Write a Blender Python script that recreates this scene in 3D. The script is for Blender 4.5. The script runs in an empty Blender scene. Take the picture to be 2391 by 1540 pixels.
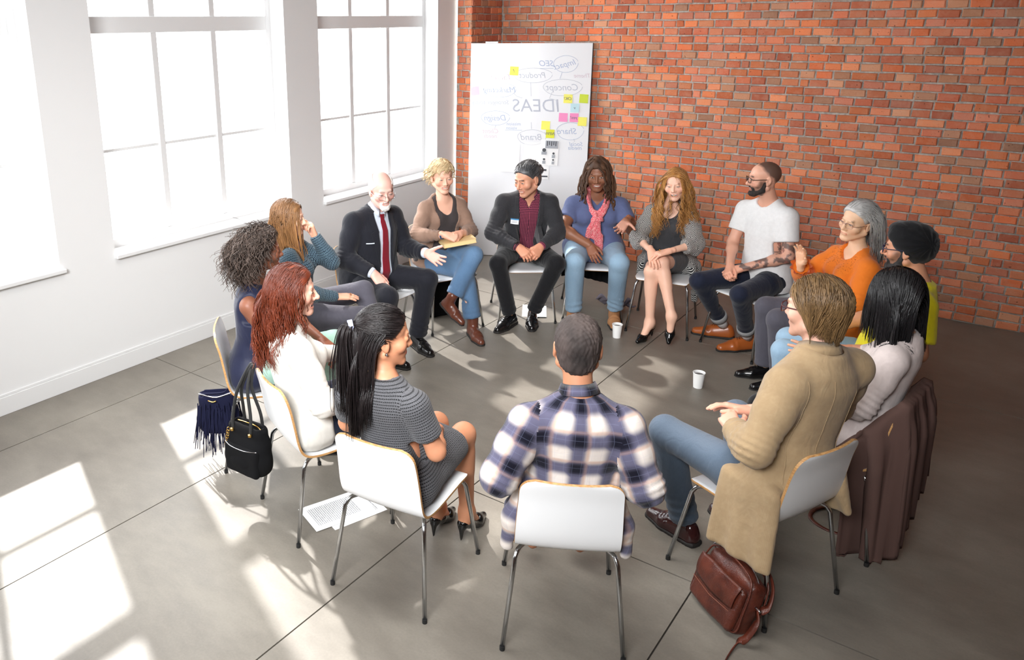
import bpy, bmesh, math, random
import numpy as np
from mathutils import Vector, Matrix
rng = random.Random(7)
nrg = np.random.default_rng(7)
SC = bpy.context.scene
COL = SC.collection
PI = math.pi

# ------------------------------------------------------------------ camera
def set_camera():
    cd = bpy.data.cameras.new('camera')
    cam = bpy.data.objects.new('camera', cd)
    COL.objects.link(cam)
    yaw, pitch, roll = map(math.radians, (38.71, 16.16, 0.46))
    f = Vector((-math.sin(yaw)*math.cos(pitch), math.cos(yaw)*math.cos(pitch), -math.sin(pitch)))
    r0 = Vector((math.cos(yaw), math.sin(yaw), 0))
    d0 = f.cross(r0)
    r = math.cos(roll)*r0 + math.sin(roll)*d0
    d = -math.sin(roll)*r0 + math.cos(roll)*d0
    m = Matrix((r, -d, -f)).transposed().to_4x4()
    m.translation = (0, 0, 2.5)
    cam.matrix_world = m
    cd.sensor_width = 36.0
    cd.sensor_fit = 'HORIZONTAL'
    cd.lens = 1853.0/2391.0*36.0
    cd.shift_x = (1195.5-929.9)/2391.0
    cd.shift_y = -(770.0-582.0)/2391.0
    cd.clip_start = 0.05
    SC.camera = cam
set_camera()

# ------------------------------------------------------------------ light
vs = SC.view_settings
SC.display_settings.display_device = 'sRGB'
vs.view_transform = 'Standard'
vs.look = 'None'
vs.gamma = 1.0
vs.use_curve_mapping = False
vs.exposure = -0.15
SC.cycles.use_denoising = True
SC.cycles.max_bounces = 7
SC.cycles.diffuse_bounces = 4
SC.cycles.glossy_bounces = 3
SC.cycles.transparent_max_bounces = 12
SC.cycles.caustics_reflective = False
SC.cycles.caustics_refractive = False
SC.cycles.sample_clamp_indirect = 6.0

world = bpy.data.worlds.new('world')
SC.world = world
world.use_nodes = True
bg = world.node_tree.nodes['Background']
bg.inputs['Color'].default_value = (0.95, 0.975, 1.0, 1)
bg.inputs['Strength'].default_value = 9.0

def add_sun():
    ld = bpy.data.lights.new('sun', 'SUN')
    ld.energy = 9.0
    ld.angle = math.radians(1.2)
    ld.color = (1.0, 0.965, 0.92)
    o = bpy.data.objects.new('sun', ld)
    COL.objects.link(o)
    o.rotation_euler = Vector((1.03, -0.41, -1.0)).to_track_quat('-Z', 'Y').to_euler()
add_sun()
def area(name, loc, target, sx, sy, watts, color=(1, 1, 1), spread=180):
    ld = bpy.data.lights.new(name, 'AREA')
    ld.shape = 'RECTANGLE'
    ld.size, ld.size_y = sx, sy
    ld.energy = watts
    ld.color = color
    ld.spread = math.radians(spread)
    o = bpy.data.objects.new(name, ld)
    COL.objects.link(o)
    o.location = loc
    o.rotation_euler = (Vector(target)-Vector(loc)).to_track_quat('-Z', 'Y').to_euler()
    return o
# added fill light, unseen behind the camera, brightens the circle and window wall
area('fill_behind_camera', (-0.8, -1.2, 3.6), (-4.4, 5.8, 0.7), 2.2, 1.4, 195, (0.97, 0.985, 1.0), 84)

# added overhead fill, no lamp of the room, brightens the window-side floor
area('overhead_fill', (-3.1, 2.6, 3.95), (-3.5, 2.6, 0), 1.2, 4.5, 95, (1.0, 0.99, 0.97), 100)

# ------------------------------------------------------------------ helpers
def linear(c):
    return tuple((x/12.92 if x <= 0.04045 else ((x+0.055)/1.055)**2.4) for x in c)
def srgb(r, g, b):
    return linear((r/255.0, g/255.0, b/255.0)) + (1.0,)

def material(name, color=(0.8, 0.8, 0.8, 1), rough=0.6, metal=0.0, spec=0.5, **kw):
    m = bpy.data.materials.new(name)
    m.use_nodes = True
    b = m.node_tree.nodes['Principled BSDF']
    b.inputs['Base Color'].default_value = color
    b.inputs['Roughness'].default_value = rough
    b.inputs['Metallic'].default_value = metal
    b.inputs['Specular IOR Level'].default_value = spec
    for k, v in kw.items():
        b.inputs[k].default_value = v
    return m
class NT:
    """small node-tree writer"""
    def __init__(s, m):
        s.t = m.node_tree
        s.b = s.t.nodes['Principled BSDF']
    def n(s, typ, **kw):
        x = s.t.nodes.new(typ)
        for k, v in kw.items():
            setattr(x, k, v)
        return x
    def l(s, a, b):
        s.t.links.new(a, b)
    def val(s, sock, v):
        if hasattr(v, 'links'):
            s.l(v, sock)
        else:
            sock.default_value = v
    def math(s, op, a, b=0.0, c=None, clamp=False):
        x = s.n('ShaderNodeMath', operation=op, use_clamp=clamp)
        s.val(x.inputs[0], a)
        s.val(x.inputs[1], b)
        if c is not None:
            s.val(x.inputs[2], c)
        return x.outputs[0]
    def mix(s, f, a, b, mode='MIX'):
        x = s.n('ShaderNodeMix', data_type='RGBA', blend_type=mode)
        s.val(x.inputs['Factor'], f)
        s.val(x.inputs[6], a)
        s.val(x.inputs[7], b)
        return x.outputs[2]
    def coord(s, which='Object'):
        return s.n('ShaderNodeTexCoord').outputs[which]
    def attr(s, name, out='Vector'):
        return s.n('ShaderNodeAttribute', attribute_name=name).outputs[out]
    def mapping(s, v, scale=(1, 1, 1), rot=(0, 0, 0), loc=(0, 0, 0)):
        x = s.n('ShaderNodeMapping')
        s.l(v, x.inputs['Vector'])
        x.inputs['Scale'].default_value = scale
        x.inputs['Rotation'].default_value = rot
        x.inputs['Location'].default_value = loc
        return x.outputs[0]
    def noise(s, v=None, scale=5.0, detail=3.0, rough=0.5, out='Fac'):
        x = s.n('ShaderNodeTexNoise')
        if v is not None:
            s.l(v, x.inputs['Vector'])
        x.inputs['Scale'].default_value = scale
        x.inputs['Detail'].default_value = detail
        x.inputs['Roughness'].default_value = rough
        return x.outputs[out]
    def ramp(s, f, pts):
        x = s.n('ShaderNodeValToRGB')
        s.l(f, x.inputs[0])
        e = x.color_ramp.elements
        while len(e) < len(pts):
            e.new(0.5)
        for i, (p, c) in enumerate(pts):
            e[i].position = p
            e[i].color = c if len(c) == 4 else tuple(c)+(1,)
        return x.outputs[0]
    def sep(s, v):
        x = s.n('ShaderNodeSeparateXYZ')
        s.l(v, x.inputs[0])
        return x.outputs
    def bump(s, h, strength=0.3, dist=0.01):
        x = s.n('ShaderNodeBump')
        x.inputs['Strength'].default_value = strength
        x.inputs['Distance'].default_value = dist
        s.l(h, x.inputs['Height'])
        s.l(x.outputs[0], s.b.inputs['Normal'])
    def base(s, c):
        s.val(s.b.inputs['Base Color'], c)

def tag(o, label=None, cat=None, group=None, kind=None):
    if label:
        o['label'] = label
    if cat:
        o['category'] = cat
    if group:
        o['group'] = group
    if kind:
        o['kind'] = kind
    return o
def empty(name, loc=(0, 0, 0), rz=0.0):
    o = bpy.data.objects.new(name, None)
    COL.objects.link(o)
    o.location = loc
    o.rotation_euler = (0, 0, rz)
    o.empty_display_size = 0.1
    return o
def link(name, me, mat=None, parent=None, smooth=False):
    o = bpy.data.objects.new(name, me)
    COL.objects.link(o)
    if mat is not None:
        for x in (mat if isinstance(mat, (list, tuple)) else [mat]):
            me.materials.append(x)
    if parent is not None:
        o.parent = parent
    if smooth and len(me.polygons):
        me.polygons.foreach_set('use_smooth', [True]*len(me.polygons))
    return o
def copy_tree(o, parent=None):
    c = o.copy()
    COL.objects.link(c)
    c.parent = parent
    for ch in list(o.children):
        copy_tree(ch, c)
    return c
class MB:
    """collects simple shapes into one mesh"""
    def __init__(s):
        s.v, s.f, s.mi = [], [], []
    def add(s, vs_, fs, mi=0):
        k = len(s.v)
        s.v += [tuple(map(float, p)) for p in vs_]
        s.f += [tuple(k+i for i in f) for f in fs]
        s.mi += [mi]*len(fs)
        return s
    def box(s, lo, hi, mi=0, bev=0.0):
        x0, y0, z0 = lo
        x1, y1, z1 = hi
        if bev <= 0:
            v = [(x0, y0, z0), (x1, y0, z0), (x1, y1, z0), (x0, y1, z0), (x0, y0, z1), (x1, y0, z1), (x1, y1, z1), (x0, y1, z1)]
            f = [(3, 2, 1, 0), (4, 5, 6, 7), (0, 1, 5, 4), (1, 2, 6, 5), (2, 3, 7, 6), (3, 0, 4, 7)]
            return s.add(v, f, mi)
        bm = bmesh.new()
        bmesh.ops.create_cube(bm, size=1.0)
        for p in bm.verts:
            p.co = Vector(((x0+x1)/2+p.co.x*(x1-x0), (y0+y1)/2+p.co.y*(y1-y0), (z0+z1)/2+p.co.z*(z1-z0)))
        bmesh.ops.bevel(bm, geom=bm.edges[:], offset=bev, segments=2, affect='EDGES', profile=0.5)
        return s.bm(bm, mi)
    def bm(s, bm, mi=0):
        bm.verts.index_update()
        s.add([p.co for p in bm.verts], [[q.index for q in f.verts] for f in bm.faces], mi)
        bm.free()
        return s
    def tube(s, pts, r, n=8, mi=0, cap=True, closed=False):
        P = np.array(pts, float)
        m = len(P)
        rr = np.full(m, r, float) if np.isscalar(r) else np.array(r, float)
        T = np.gradient(P, axis=0) if not closed else (np.roll(P, -1, 0)-np.roll(P, 1, 0))
        T /= np.linalg.norm(T, axis=1)[:, None]+1e-12
        ref = np.array([0, 0, 1.0]) if abs(T[0][2]) < 0.9 else np.array([1.0, 0, 0])
        N = np.cross(T[0], ref)
        N /= np.linalg.norm(N)
        rings = []
        for i in range(m):
            N = N-T[i]*(N@T[i])
            N /= np.linalg.norm(N)+1e-12
            B = np.cross(T[i], N)
            rings.append([P[i]+rr[i]*(math.cos(2*PI*k/n)*N+math.sin(2*PI*k/n)*B) for k in range(n)])
        v = [p for ring in rings for p in ring]
        f = []
        for i in range(m if closed else m-1):
            j = (i+1) % m
            for k in range(n):
                l = (k+1) % n
                f.append((i*n+k, i*n+l, j*n+l, j*n+k))
        if cap and not closed:
            f.append(tuple(range(n))[::-1])
            f.append(tuple((m-1)*n+k for k in range(n)))
        return s.add(v, f, mi)
    def lathe(s, prof, n=24, mi=0, c=(0, 0, 0)):
        v, f = [], []
        for r, z in prof:
            for k in range(n):
                a = 2*PI*k/n
                v.append((c[0]+r*math.cos(a), c[1]+r*math.sin(a), c[2]+z))
        for i in range(len(prof)-1):
            for k in range(n):
                l = (k+1) % n
                f.append((i*n+k, i*n+l, (i+1)*n+l, (i+1)*n+k))
        return s.add(v, f, mi)
    def grid(s, P, mi=0, flip=False):
        P = np.array(P, float)
        a, b = P.shape[:2]
        f = []
        for i in range(a-1):
            for j in range(b-1):
                q = (i*b+j, i*b+j+1, (i+1)*b+j+1, (i+1)*b+j)
                f.append(q[::-1] if flip else q)
        return s.add(P.reshape(-1, 3), f, mi)
    def build(s, name, mat, parent=None, smooth=False, angle=None):
        me = bpy.data.meshes.new(name)
        me.from_pydata(s.v, [], s.f)
        o = link(name, me, mat, parent)
        if any(s.mi):
            me.polygons.foreach_set('material_index', s.mi)
        if smooth:
            me.polygons.foreach_set('use_smooth', [True]*len(me.polygons))
            if angle:
                me.set_sharp_from_angle(angle=math.radians(angle))
        me.update()
        return o
def spline(pts, n):
    """Catmull-Rom through pts, n samples"""
    P = np.array(pts, float)
    if len(P) < 3:
        t = np.linspace(0, 1, n)[:, None]
        return P[0]*(1-t)+P[-1]*t
    Q = np.vstack([2*P[0]-P[1], P, 2*P[-1]-P[-2]])
    t = np.linspace(0, len(P)-1-1e-9, n)
    i = t.astype(int)
    u = (t-i)[:, None]
    a, b, c, d = Q[i], Q[i+1], Q[i+2], Q[i+3]
    return 0.5*((2*b)+(-a+c)*u+(2*a-5*b+4*c-d)*u*u+(-a+3*b-3*c+d)*u**3)
# ------------------------------------------------------------------ room materials
def mat_wall():
    m = material('white_wall_paint', srgb(224, 224, 224), 0.75)
    t = NT(m)
    c = t.coord()
    t.bump(t.noise(c, 60, 3), 0.05, 0.002)
    return m
def mat_concrete():
    m = material('polished_concrete', rough=0.42)
    t = NT(m)
    c = t.coord()
    big = t.noise(c, 0.9, 4, 0.6)
    mid = t.noise(t.mapping(c, (1, 2.2, 1), (0, 0, 0.6)), 3.5, 6, 0.65)
    fine = t.noise(c, 90, 2)
    k = t.math('ADD', t.math('MULTIPLY', big, 0.55), t.math('ADD', t.math('MULTIPLY', mid, 0.35), t.math('MULTIPLY', fine, 0.10)))
    col = t.ramp(k, [(0.36, srgb(103, 97, 89)), (0.5, srgb(119, 113, 104)), (0.64, srgb(135, 129, 119))])
    t.base(col)
    t.val(t.b.inputs['Roughness'], t.math('ADD', 0.30, t.math('MULTIPLY', mid, 0.28)))
    t.bump(fine, 0.08, 0.002)
    return m
def mat_brick(source):
    """brick tint per object (Object Info colour) or per brick of a joined mesh (attribute)"""
    m = material('old_red_brick_'+source, rough=0.85, spec=0.25)
    t = NT(m)
    if source == 'single':
        tint = t.n('ShaderNodeObjectInfo').outputs['Color']
    else:
        tint = t.attr('tint', 'Color')
    geo = t.n('ShaderNodeNewGeometry').outputs['Position']
    n1 = t.noise(geo, 14, 5, 0.7)
    n2 = t.noise(geo, 75, 4, 0.7)
    c = t.mix(t.math('MULTIPLY', t.math('SUBTRACT', n1, 0.46, clamp=True), 0.9, clamp=True), tint, srgb(204, 166, 140))
    c = t.mix(t.math('MULTIPLY', t.math('SUBTRACT', 0.42, n2, clamp=True), 2.2, clamp=True), c, srgb(112, 66, 46))
    pit = t.math('LESS_THAN', t.noise(geo, 42, 1), 0.27)
    c = t.mix(t.math('MULTIPLY', pit, 0.65), c, srgb(62, 38, 30))
    t.base(c)
    t.bump(t.math('ADD', n2, t.math('MULTIPLY', n1, 0.8)), 0.55, 0.006)
    return m
def mat_mortar():
    m = material('grey_mortar', rough=0.95, spec=0.1)
    t = NT(m)
    g = t.n('ShaderNodeNewGeometry').outputs['Position']
    n = t.noise(g, 22, 5, 0.7)
    t.base(t.ramp(n, [(0.3, srgb(128, 121, 114)), (0.7, srgb(190, 182, 172))]))
    t.bump(t.noise(g, 120, 3), 0.5, 0.004)
    return m
M_WALL, M_CONC, M_MORT = mat_wall(), mat_concrete(), mat_mortar()
M_BR1, M_BRN = mat_brick('single'), mat_brick('joined')
M_TRIM = material('white_gloss_paint', srgb(222, 222, 222), 0.4)
M_GAP = material('dark_joint', srgb(52, 48, 44), 0.9)

XW, YB, HC = -5.03, 7.88, 4.0          # window wall, brick wall, ceiling height
XR, YF = 2.6, -2.6                     # right wall and the wall behind the photographer

# ------------------------------------------------------------------ floor: concrete bays between saw-cut joints
floor = tag(empty('floor'), kind='structure')
MB().box((XW-0.3, YF, -0.12), (XR, YB+0.1, -0.012)).build('joint_bed', M_GAP, floor)
xs = [XW-0.02, -4.58, -3.357, -2.113, -0.863, 0.38, 1.62, XR]
ys = [YF, 0.4, 3.245, 6.095, YB+0.05]
for i in range(len(xs)-1):
    for j in range(len(ys)-1):
        g = 0.0035
        MB().box((xs[i]+g, ys[j]+g, -0.1), (xs[i+1]-g, ys[j+1]-g, 0.0)).build('concrete_slab', M_CONC, floor)

# ------------------------------------------------------------------ window wall
WIN = [(0.83, 2.59), (3.01, 4.777), (5.18, 6.965)]
ZS, ZT = 0.885, 3.55
YP = 7.27                               # front face of the brick pier
wall = tag(empty('wall_left'), kind='structure')
TH = 0.34
mb = MB()
y_prev = YF
for a, b in [(-1.34, 0.42)]+WIN:
    mb.box((XW-TH, y_prev, 0), (XW, a, HC))
    mb.box((XW-TH, a, 0), (XW, b, ZS-0.03))
    mb.box((XW-TH, a, ZT), (XW, b, HC))
    y_prev = b
mb.box((XW-TH, y_prev, 0), (XW, YP+0.035, HC))
mb.build('plaster', M_WALL, wall)
tag(MB().box((XW, YF, 0), (XW+0.016, YP+0.03, 0.125), 0, 0.003).box((XW, YF, 0.125), (XW+0.010, YP+0.03, 0.145), 0, 0.004)
    .build('baseboard_left', M_TRIM), kind='structure')
M_GLASS = bpy.data.materials.new('window_glass')
M_GLASS.use_nodes = True
def glass_nodes(m, tint=(1, 1, 1, 1), fac=0.06):
    nt = m.node_tree
    nt.nodes.clear()
    out = nt.nodes.new('ShaderNodeOutputMaterial')
    tr = nt.nodes.new('ShaderNodeBsdfTransparent')
    gl = nt.nodes.new('ShaderNodeBsdfGlossy')
    mx = nt.nodes.new('ShaderNodeMixShader')
    tr.inputs[0].default_value = tint
    gl.inputs['Roughness'].default_value = 0.02
    mx.inputs[0].default_value = fac
    nt.links.new(tr.outputs[0], mx.inputs[1])
    nt.links.new(gl.outputs[0], mx.inputs[2])
    nt.links.new(mx.outputs[0], out.inputs[0])
glass_nodes(M_GLASS)
XF = -5.235                             # window frame plane
def window(name, a, b):
    w = tag(empty(name, (XF, (a+b)/2, ZS)), kind='structure')
    w2 = (b-a)/2
    H = ZT-ZS
    fr = MB()
    for s in (-1, 1):
        y0, y1 = sorted((s*w2, s*(w2-0.055)))
        fr.box((-0.04, y0, 0), (0.04, y1, H))
    fr.box((-0.04, -w2+0.055, 0), (0.04, w2-0.055, 0.06)).box((-0.04, -w2+0.055, H-0.06), (0.04, w2-0.055, H))
    fr.build('window_frame', M_TRIM, w)
    third = (2*w2-0.11)/3
    ym = [-w2+0.055+third, -w2+0.055+2*third]
    for y in ym:
        MB().box((-0.035, y-0.026, 0.06), (0.035, y+0.026, H-0.06), 0, 0.004).build('mullion', M_TRIM, w)
    zb0, zb1 = 2.42-ZS, 2.535-ZS
    MB().box((-0.045, -w2+0.055, zb0), (0.045, w2-0.055, zb1), 0, 0.004).build('transom', M_TRIM, w)
    zt = 1.60-ZS
    MB().box((-0.022, -w2+0.055, zt-0.011), (0.022, w2-0.055, zt+0.011)).build('glazing_bar', M_TRIM, w)
    yy = [-w2+0.055]+ym+[w2-0.055]
    zz = [(0.06, zt-0.011), (zt+0.011, zb0), (zb1, H-0.06)]
    for i in range(3):
        p0 = yy[i]+(0.026 if i else 0)
        p1 = yy[i+1]-(0.026 if i < 2 else 0)
        for z0, z1 in zz:
            MB().box((-0.003, p0, z0), (0.003, p1, z1)).build('pane', M_GLASS, w)
    MB().box((XW-0.2-XF, -w2-0.005, -0.03), (XW+0.035-XF, w2+0.03, 0.0), 0, 0.006).build('window_sill', M_TRIM, w)
    return w
for i, (a, b) in enumerate([(-1.34, 0.42)]+WIN):
    window('window_%d' % i if i else 'window_4', a, b)

# ------------------------------------------------------------------ brickwork
BW, BH = 0.146, 0.0728
TINTS = [(200, 128, 98), (206, 136, 104), (194, 118, 92), (210, 142, 108), (190, 118, 96), (200, 132, 110), (188, 126, 108),
         (208, 130, 92), (182, 108, 86), (192, 146, 120), (202, 118, 82), (172, 134, 114), (198, 126, 100), (204, 134, 106)]
def tint_of(z, x):
    r, g, b = TINTS[rng.randrange(len(TINTS))]
    k = rng.uniform(0.88, 1.10)
    return linear((min(1, 1.02*r*k/255), min(1, .945*g*k/255), min(1, .88*b*k/255)))+(1,)
def brick_shape(w, h, d, jit):
    """front face towards -y, bevelled and slightly irregular; 20 verts"""
    be = 0.006
    v = []
    for (yy, ins) in ((d, 0.0), (be, 0.0), (0.0, be)):
        for sx, sz in ((-1, -1), (1, -1), (1, 1), (-1, 1)):
            j = jit if yy < d else 0
            v.append((sx*(w/2-ins)+rng.uniform(-j, j), yy+(rng.uniform(-j, j)*0.5 if yy < d else 0), sz*(h/2-ins)+rng.uniform(-j, j)))
    f = []
    for k in (0, 4):
        for i in range(4):
            j = (i+1) % 4
            f.append((k+i, k+j, k+4+j, k+4+i))
    f.append((8, 9, 10, 11))
    return v, f
BRICK_LIB = {}
def brick_mesh(w):
    key = round(w/0.01)
    if key not in BRICK_LIB:
        BRICK_LIB[key] = []
        for _ in range(4):
            v, f = brick_shape(key*0.01-0.0125, BH-0.0125, 0.03, 0.0032)
            me = bpy.data.meshes.new('brick')
            me.from_pydata(v, [], f)
            me.materials.append(M_BR1)
            BRICK_LIB[key].append(me)
    return BRICK_LIB[key][rng.randrange(4)], key*0.01
def brick_wall(parent, L, z0, z1, to_world, singles, rot, start=0.0, widths=(0.13, 0.14, 0.15, 0.16), name='brick'):
    """courses of bricks along a face of length L; to_world(s, out, z) -> xyz"""
    sv, sf, sc = [], [], []
    n = int(round((z1-z0)/BH))
    for c in range(n):
        z = z0+(c+0.5)*BH
        s = start-rng.uniform(0, 0.13)
        off = 0.0
        while s < L-0.02:
            w = rng.choice(widths)
            r = rng.random()
            if r < 0.05:
                w = 0.08
            elif r < 0.075:
                w = 0.20
            lo, hi = max(s, 0.0), min(s+w, L)
            s += w
            if hi-lo < 0.035:
                continue
            w2 = hi-lo
            pr = rng.gauss(0.0, 0.0022)
            dz = rng.uniform(-0.0018, 0.0018)
            tilt = rng.uniform(-0.012, 0.012)
            col = tint_of(z, lo)
            mid = (lo+hi)/2
            if singles(mid, z):
                me, wk = brick_mesh(w2)
                o = bpy.data.objects.new(name, me)
                COL.objects.link(o)
                o.parent = parent
                o.location = to_world(mid, pr, z+dz)
                o.rotation_euler = (0, tilt, rot)
                o.color = col
            else:
                v, f = brick_shape(w2-0.0125, BH-0.0125, 0.03, 0.0032)
                k = len(sv)
                for x, y, zz in v:
                    sv.append(to_world(mid+x+zz*tilt, pr-y, z+dz+zz-x*tilt))
                sf += [tuple(k+i for i in q) for q in f]
                sc += [col]*len(v)
    if sv:
        me = bpy.data.meshes.new('brickwork')
        me.from_pydata(sv, [], sf)
        a = me.attributes.new('tint', 'FLOAT_COLOR', 'POINT')
        a.data.foreach_set('color', np.array(sc, np.float32).ravel())
        tag(link('brickwork', me, M_BRN, parent), kind='stuff')
XC = -4.81                              # inner corner where pier and brick wall meet
wb = tag(empty('wall_back', (XC, YB, 0)), kind='structure')
MB().box((-0.4, 0.011, 0), (XR-XC, 0.3, HC)).build('mortar', M_MORT, wb)
count = [0]
def pick(s, z):
    x = s+XC
    ok = x < 0.27+0.02*z and z < 2.72 and ((x > -0.62 and z > 0.95) or (x > -0.3 and z > 0.12) or (x > -1.26 and z > 1.56))
    if ok and count[0] < 299:
        count[0] += 1
        return True
    return False
brick_wall(wb, XR-XC, 0, 3.35, lambda s, o, z: (s, -o, z), pick, 0.0)
MB().box((0, -0.002, 3.35), (XR-XC, 0.02, HC)).build('upper_wall', material('dull_brown_plaster', srgb(120, 84, 66), 0.9), wb)
# pier in the corner: a narrow face towards the room and a deep return to the brick wall
pier = tag(empty('wall_pier', (XW+0.03, YP, 0)), kind='structure')
PW = XC-(XW+0.03)
MB().box((0, 0.011, 0), (PW-0.011, YB-YP, HC)).build('mortar', M_MORT, pier)
brick_wall(pier, PW, 0, 3.35, lambda s, o, z: (s, -o, z), lambda s, z: 0.55 < z < 2.72, 0.0, widths=(0.10, 0.12))
brick_wall(pier, YB-YP, 0, 3.35, lambda s, o, z: (PW+o, s, z), lambda s, z: 2.25 < z < 2.75, PI/2)
# right wall, front wall, ceiling (outside the picture, they close the room)
M_DARK = material('brown_brick_paint', srgb(104, 76, 62), 0.9)
tag(MB().box((XR, YF, 0), (XR+0.2, YB+0.3, HC)).build('wall_right', M_DARK), kind='structure')
tag(MB().box((XW-TH, YF-0.2, 0), (XR+0.2, YF, HC)).build('wall_front', M_DARK), kind='structure')
tag(MB().box((XW-TH, YF-0.2, HC), (XR+0.2, YB+0.3, HC+0.2)).build('ceiling', material('dark_ceiling_boards', srgb(112, 100, 90), 0.9)), kind='structure')
# ------------------------------------------------------------------ chairs
M_SHELL = material('white_laminate', srgb(240, 241, 242), 0.32)
M_PLY = material('birch_plywood_edge', rough=0.55)
t = NT(M_PLY)
cc = t.coord()
wv = t.noise(t.mapping(cc, (9, 9, 90)), 6, 2)
t.base(t.ramp(wv, [(0.35, srgb(168, 120, 70)), (0.65, srgb(206, 162, 108))]))
M_CHROME = material('chrome_tube', srgb(198, 200, 202), 0.16, 1.0)
M_RUB = material('black_rubber', srgb(28, 28, 28), 0.7)

PROF = spline([(0.222, 0.440), (0.205, 0.4535), (0.13, 0.4570), (0.02, 0.4520), (-0.09, 0.4460), (-0.165, 0.4520), (-0.205, 0.4800),
               (-0.226, 0.5350), (-0.240, 0.62), (-0.258, 0.72), (-0.284, 0.812)], 120)
PROF = PROF[sorted(set(list(range(0, 10, 2))+list(range(10, 104, 4))+[104, 106, 108, 110, 112, 114, 115, 116, 117, 118, 119]))]
def shell_grids():
    n, m = len(PROF), 15
    T = np.gradient(PROF, axis=0)
    T /= np.linalg.norm(T, axis=1)[:, None]
    Nn = np.stack([-T[:, 1], T[:, 0]], 1)          # points up / forward (the sitting side)
    Nn *= -1 if Nn[8][1] < 0 else 1
    L = np.concatenate([[0], np.cumsum(np.linalg.norm(np.diff(PROF, axis=0), axis=1))])
    tot = L[-1]
    top, bot = [], []
    for i in range(n):
        s = L[i]
        w = 0.212-0.018*max(0, (s-0.42)/(tot-0.42)) - 0.004*math.exp(-((s-0.42)/0.08)**2)
        e = tot-s
        rc = 0.055
        if e < rc:
            w -= rc-math.sqrt(max(0, rc*rc-(rc-e)**2))
        rf = 0.045
        if s < rf:
            w -= (rf-math.sqrt(max(0, rf*rf-(rf-s)**2)))*0.8
        back = max(0.0, min(1.0, (s-0.46)/0.12))
        rt, rb = [], []
        for j in range(m):
            u = -1+2*j/(m-1)
            y = u*w
            p = PROF[i].copy()
            hollow = (1-u*u)
            p = p-Nn[i]*(0.012*back*hollow+0.007*(1-back)*hollow*min(1, s/0.1))
            a = p+Nn[i]*0.0055
            b = p-Nn[i]*0.0055
            rt.append((a[0], y, a[1]))
            rb.append((b[0], y, b[1]))
        top.append(rt)
        bot.append(rb)
    return np.array(top), np.array(bot)
def build_chair():
    root = empty('chair')
    top, bot = shell_grids()
    sh = MB().grid(top, 0, False).grid(bot, 0, True).build('seat_shell', M_SHELL, root, smooth=True)
    n, m = top.shape[:2]
    ring = [(i, 0) for i in range(n)]+[(n-1, j) for j in range(1, m)]+[(i, m-1) for i in range(n-2, -1, -1)]+[(0, j) for j in range(m-2, 0, -1)]
    ctr = top.reshape(-1, 3).mean(0)
    A, B, Cc = [], [], []
    for (i, j) in ring:
        a, b = top[i, j], bot[i, j]
        mid = (a+b)/2
        if j in (0, m-1) and 0 < i < n-1:
            o = np.array([0, -1.0 if j == 0 else 1.0, 0])
        else:
            k = 1 if i == 0 else n-2
            o = mid-(top[k, j]+bot[k, j])/2
            if j in (0, m-1):
                o = o/np.linalg.norm(o)+np.array([0, -1.0 if j == 0 else 1.0, 0])
            o = o/np.linalg.norm(o)
        A.append(a+(a-mid)*0.06+o*0.0004)
        Cc.append(mid+o*0.0022)
        B.append(b+(b-mid)*0.06+o*0.0004)
    g = np.array([A+[A[0]], Cc+[Cc[0]], B+[B[0]]])
    MB().grid(g).build('plywood_edge', M_PLY, root, smooth=True)
    for sx in (1, -1):
        for sy in (1, -1):
            if sx > 0:
                pts = [(0.10, sy*0.10, 0.431), (0.155, sy*0.158, 0.431), (0.188, sy*0.188, 0.424), (0.2045, sy*0.2015, 0.395), (0.2675, sy*0.2425, 0.014)]
            else:
                pts = [(-0.05, sy*0.10, 0.428), (-0.125, sy*0.155, 0.429), (-0.178, sy*0.190, 0.426), (-0.203, sy*0.203, 0.398), (-0.2675, sy*0.2425, 0.014)]
            sp = np.vstack([spline(pts[:4], 14), [pts[4]]])
            lg = MB().tube(sp, 0.0098, 10).build('leg', M_CHROME, root, smooth=True)
            e = np.array(pts[4])
            MB().tube([e+(0, 0, 0.006), e-(0, 0, 0.014)], 0.0112, 10).build('glide', M_RUB, lg, smooth=True, angle=40)
    mb = MB()
    for sy in (1, -1):
        mb.tube([(0.10, sy*0.10, 0.431), (-0.05, sy*0.10, 0.428)], 0.0095, 8)
    mb.box((0.0, -0.11, 0.427), (0.03, 0.11, 0.439)).box((-0.10, -0.012, 0.418), (-0.06, 0.012, 0.440))
    mb.build('under_frame', M_CHROME, root)
    return root
CHAIRS = {
 1: (-3.70, 3.67, 45, 'white chair under the woman in the teal ring-print blouse'),
 2: (-3.80, 4.47, 0, 'white chair under the bald bearded man in the dark suit and red tie'),
 3: (-3.712, 5.236, -25.7, 'white chair under the short-haired blonde woman with the book'),
 4: (-3.269, 5.823, -51.2, 'white chair in front of the whiteboard under the man in the grey blazer'),
 5: (-2.816, 6.236, -62, 'white chair under the woman with the pink scarf, a black coat hanging behind'),
 6: (-2.19, 6.284, -78.1, 'white chair under the laughing woman with long curly hair'),
 7: (-1.473, 6.256, -113.7, 'white chair under the man in the white t-shirt with the tattooed arm'),
 8: (-0.86, 5.68, 212, 'white chair under the grey-haired woman in the orange blouse'),
 9: (-0.58, 5.0, 187, 'white chair under the man with the black turban'),
 10: (-0.505, 4.14, 172, 'white chair with the brown cardigan hung over its back'),
 11: (-0.687, 3.453, 156.7, 'white chair under the man in the tan jacket, leather bag at its foot'),
 12: (-1.282, 2.709, 120.4, 'white chair seen from behind under the man in the plaid shirt'),
 13: (-1.974, 2.512, 97.8, 'white chair with its back to us under the woman in the grey tweed dress'),
 14: (-2.626, 2.642, 69.2, 'white plywood chair with the black handbag hung from its back'),
 15: (-3.30, 2.885, 47, 'white plywood chair by the window wall under the woman in the navy top'),
}
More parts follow.
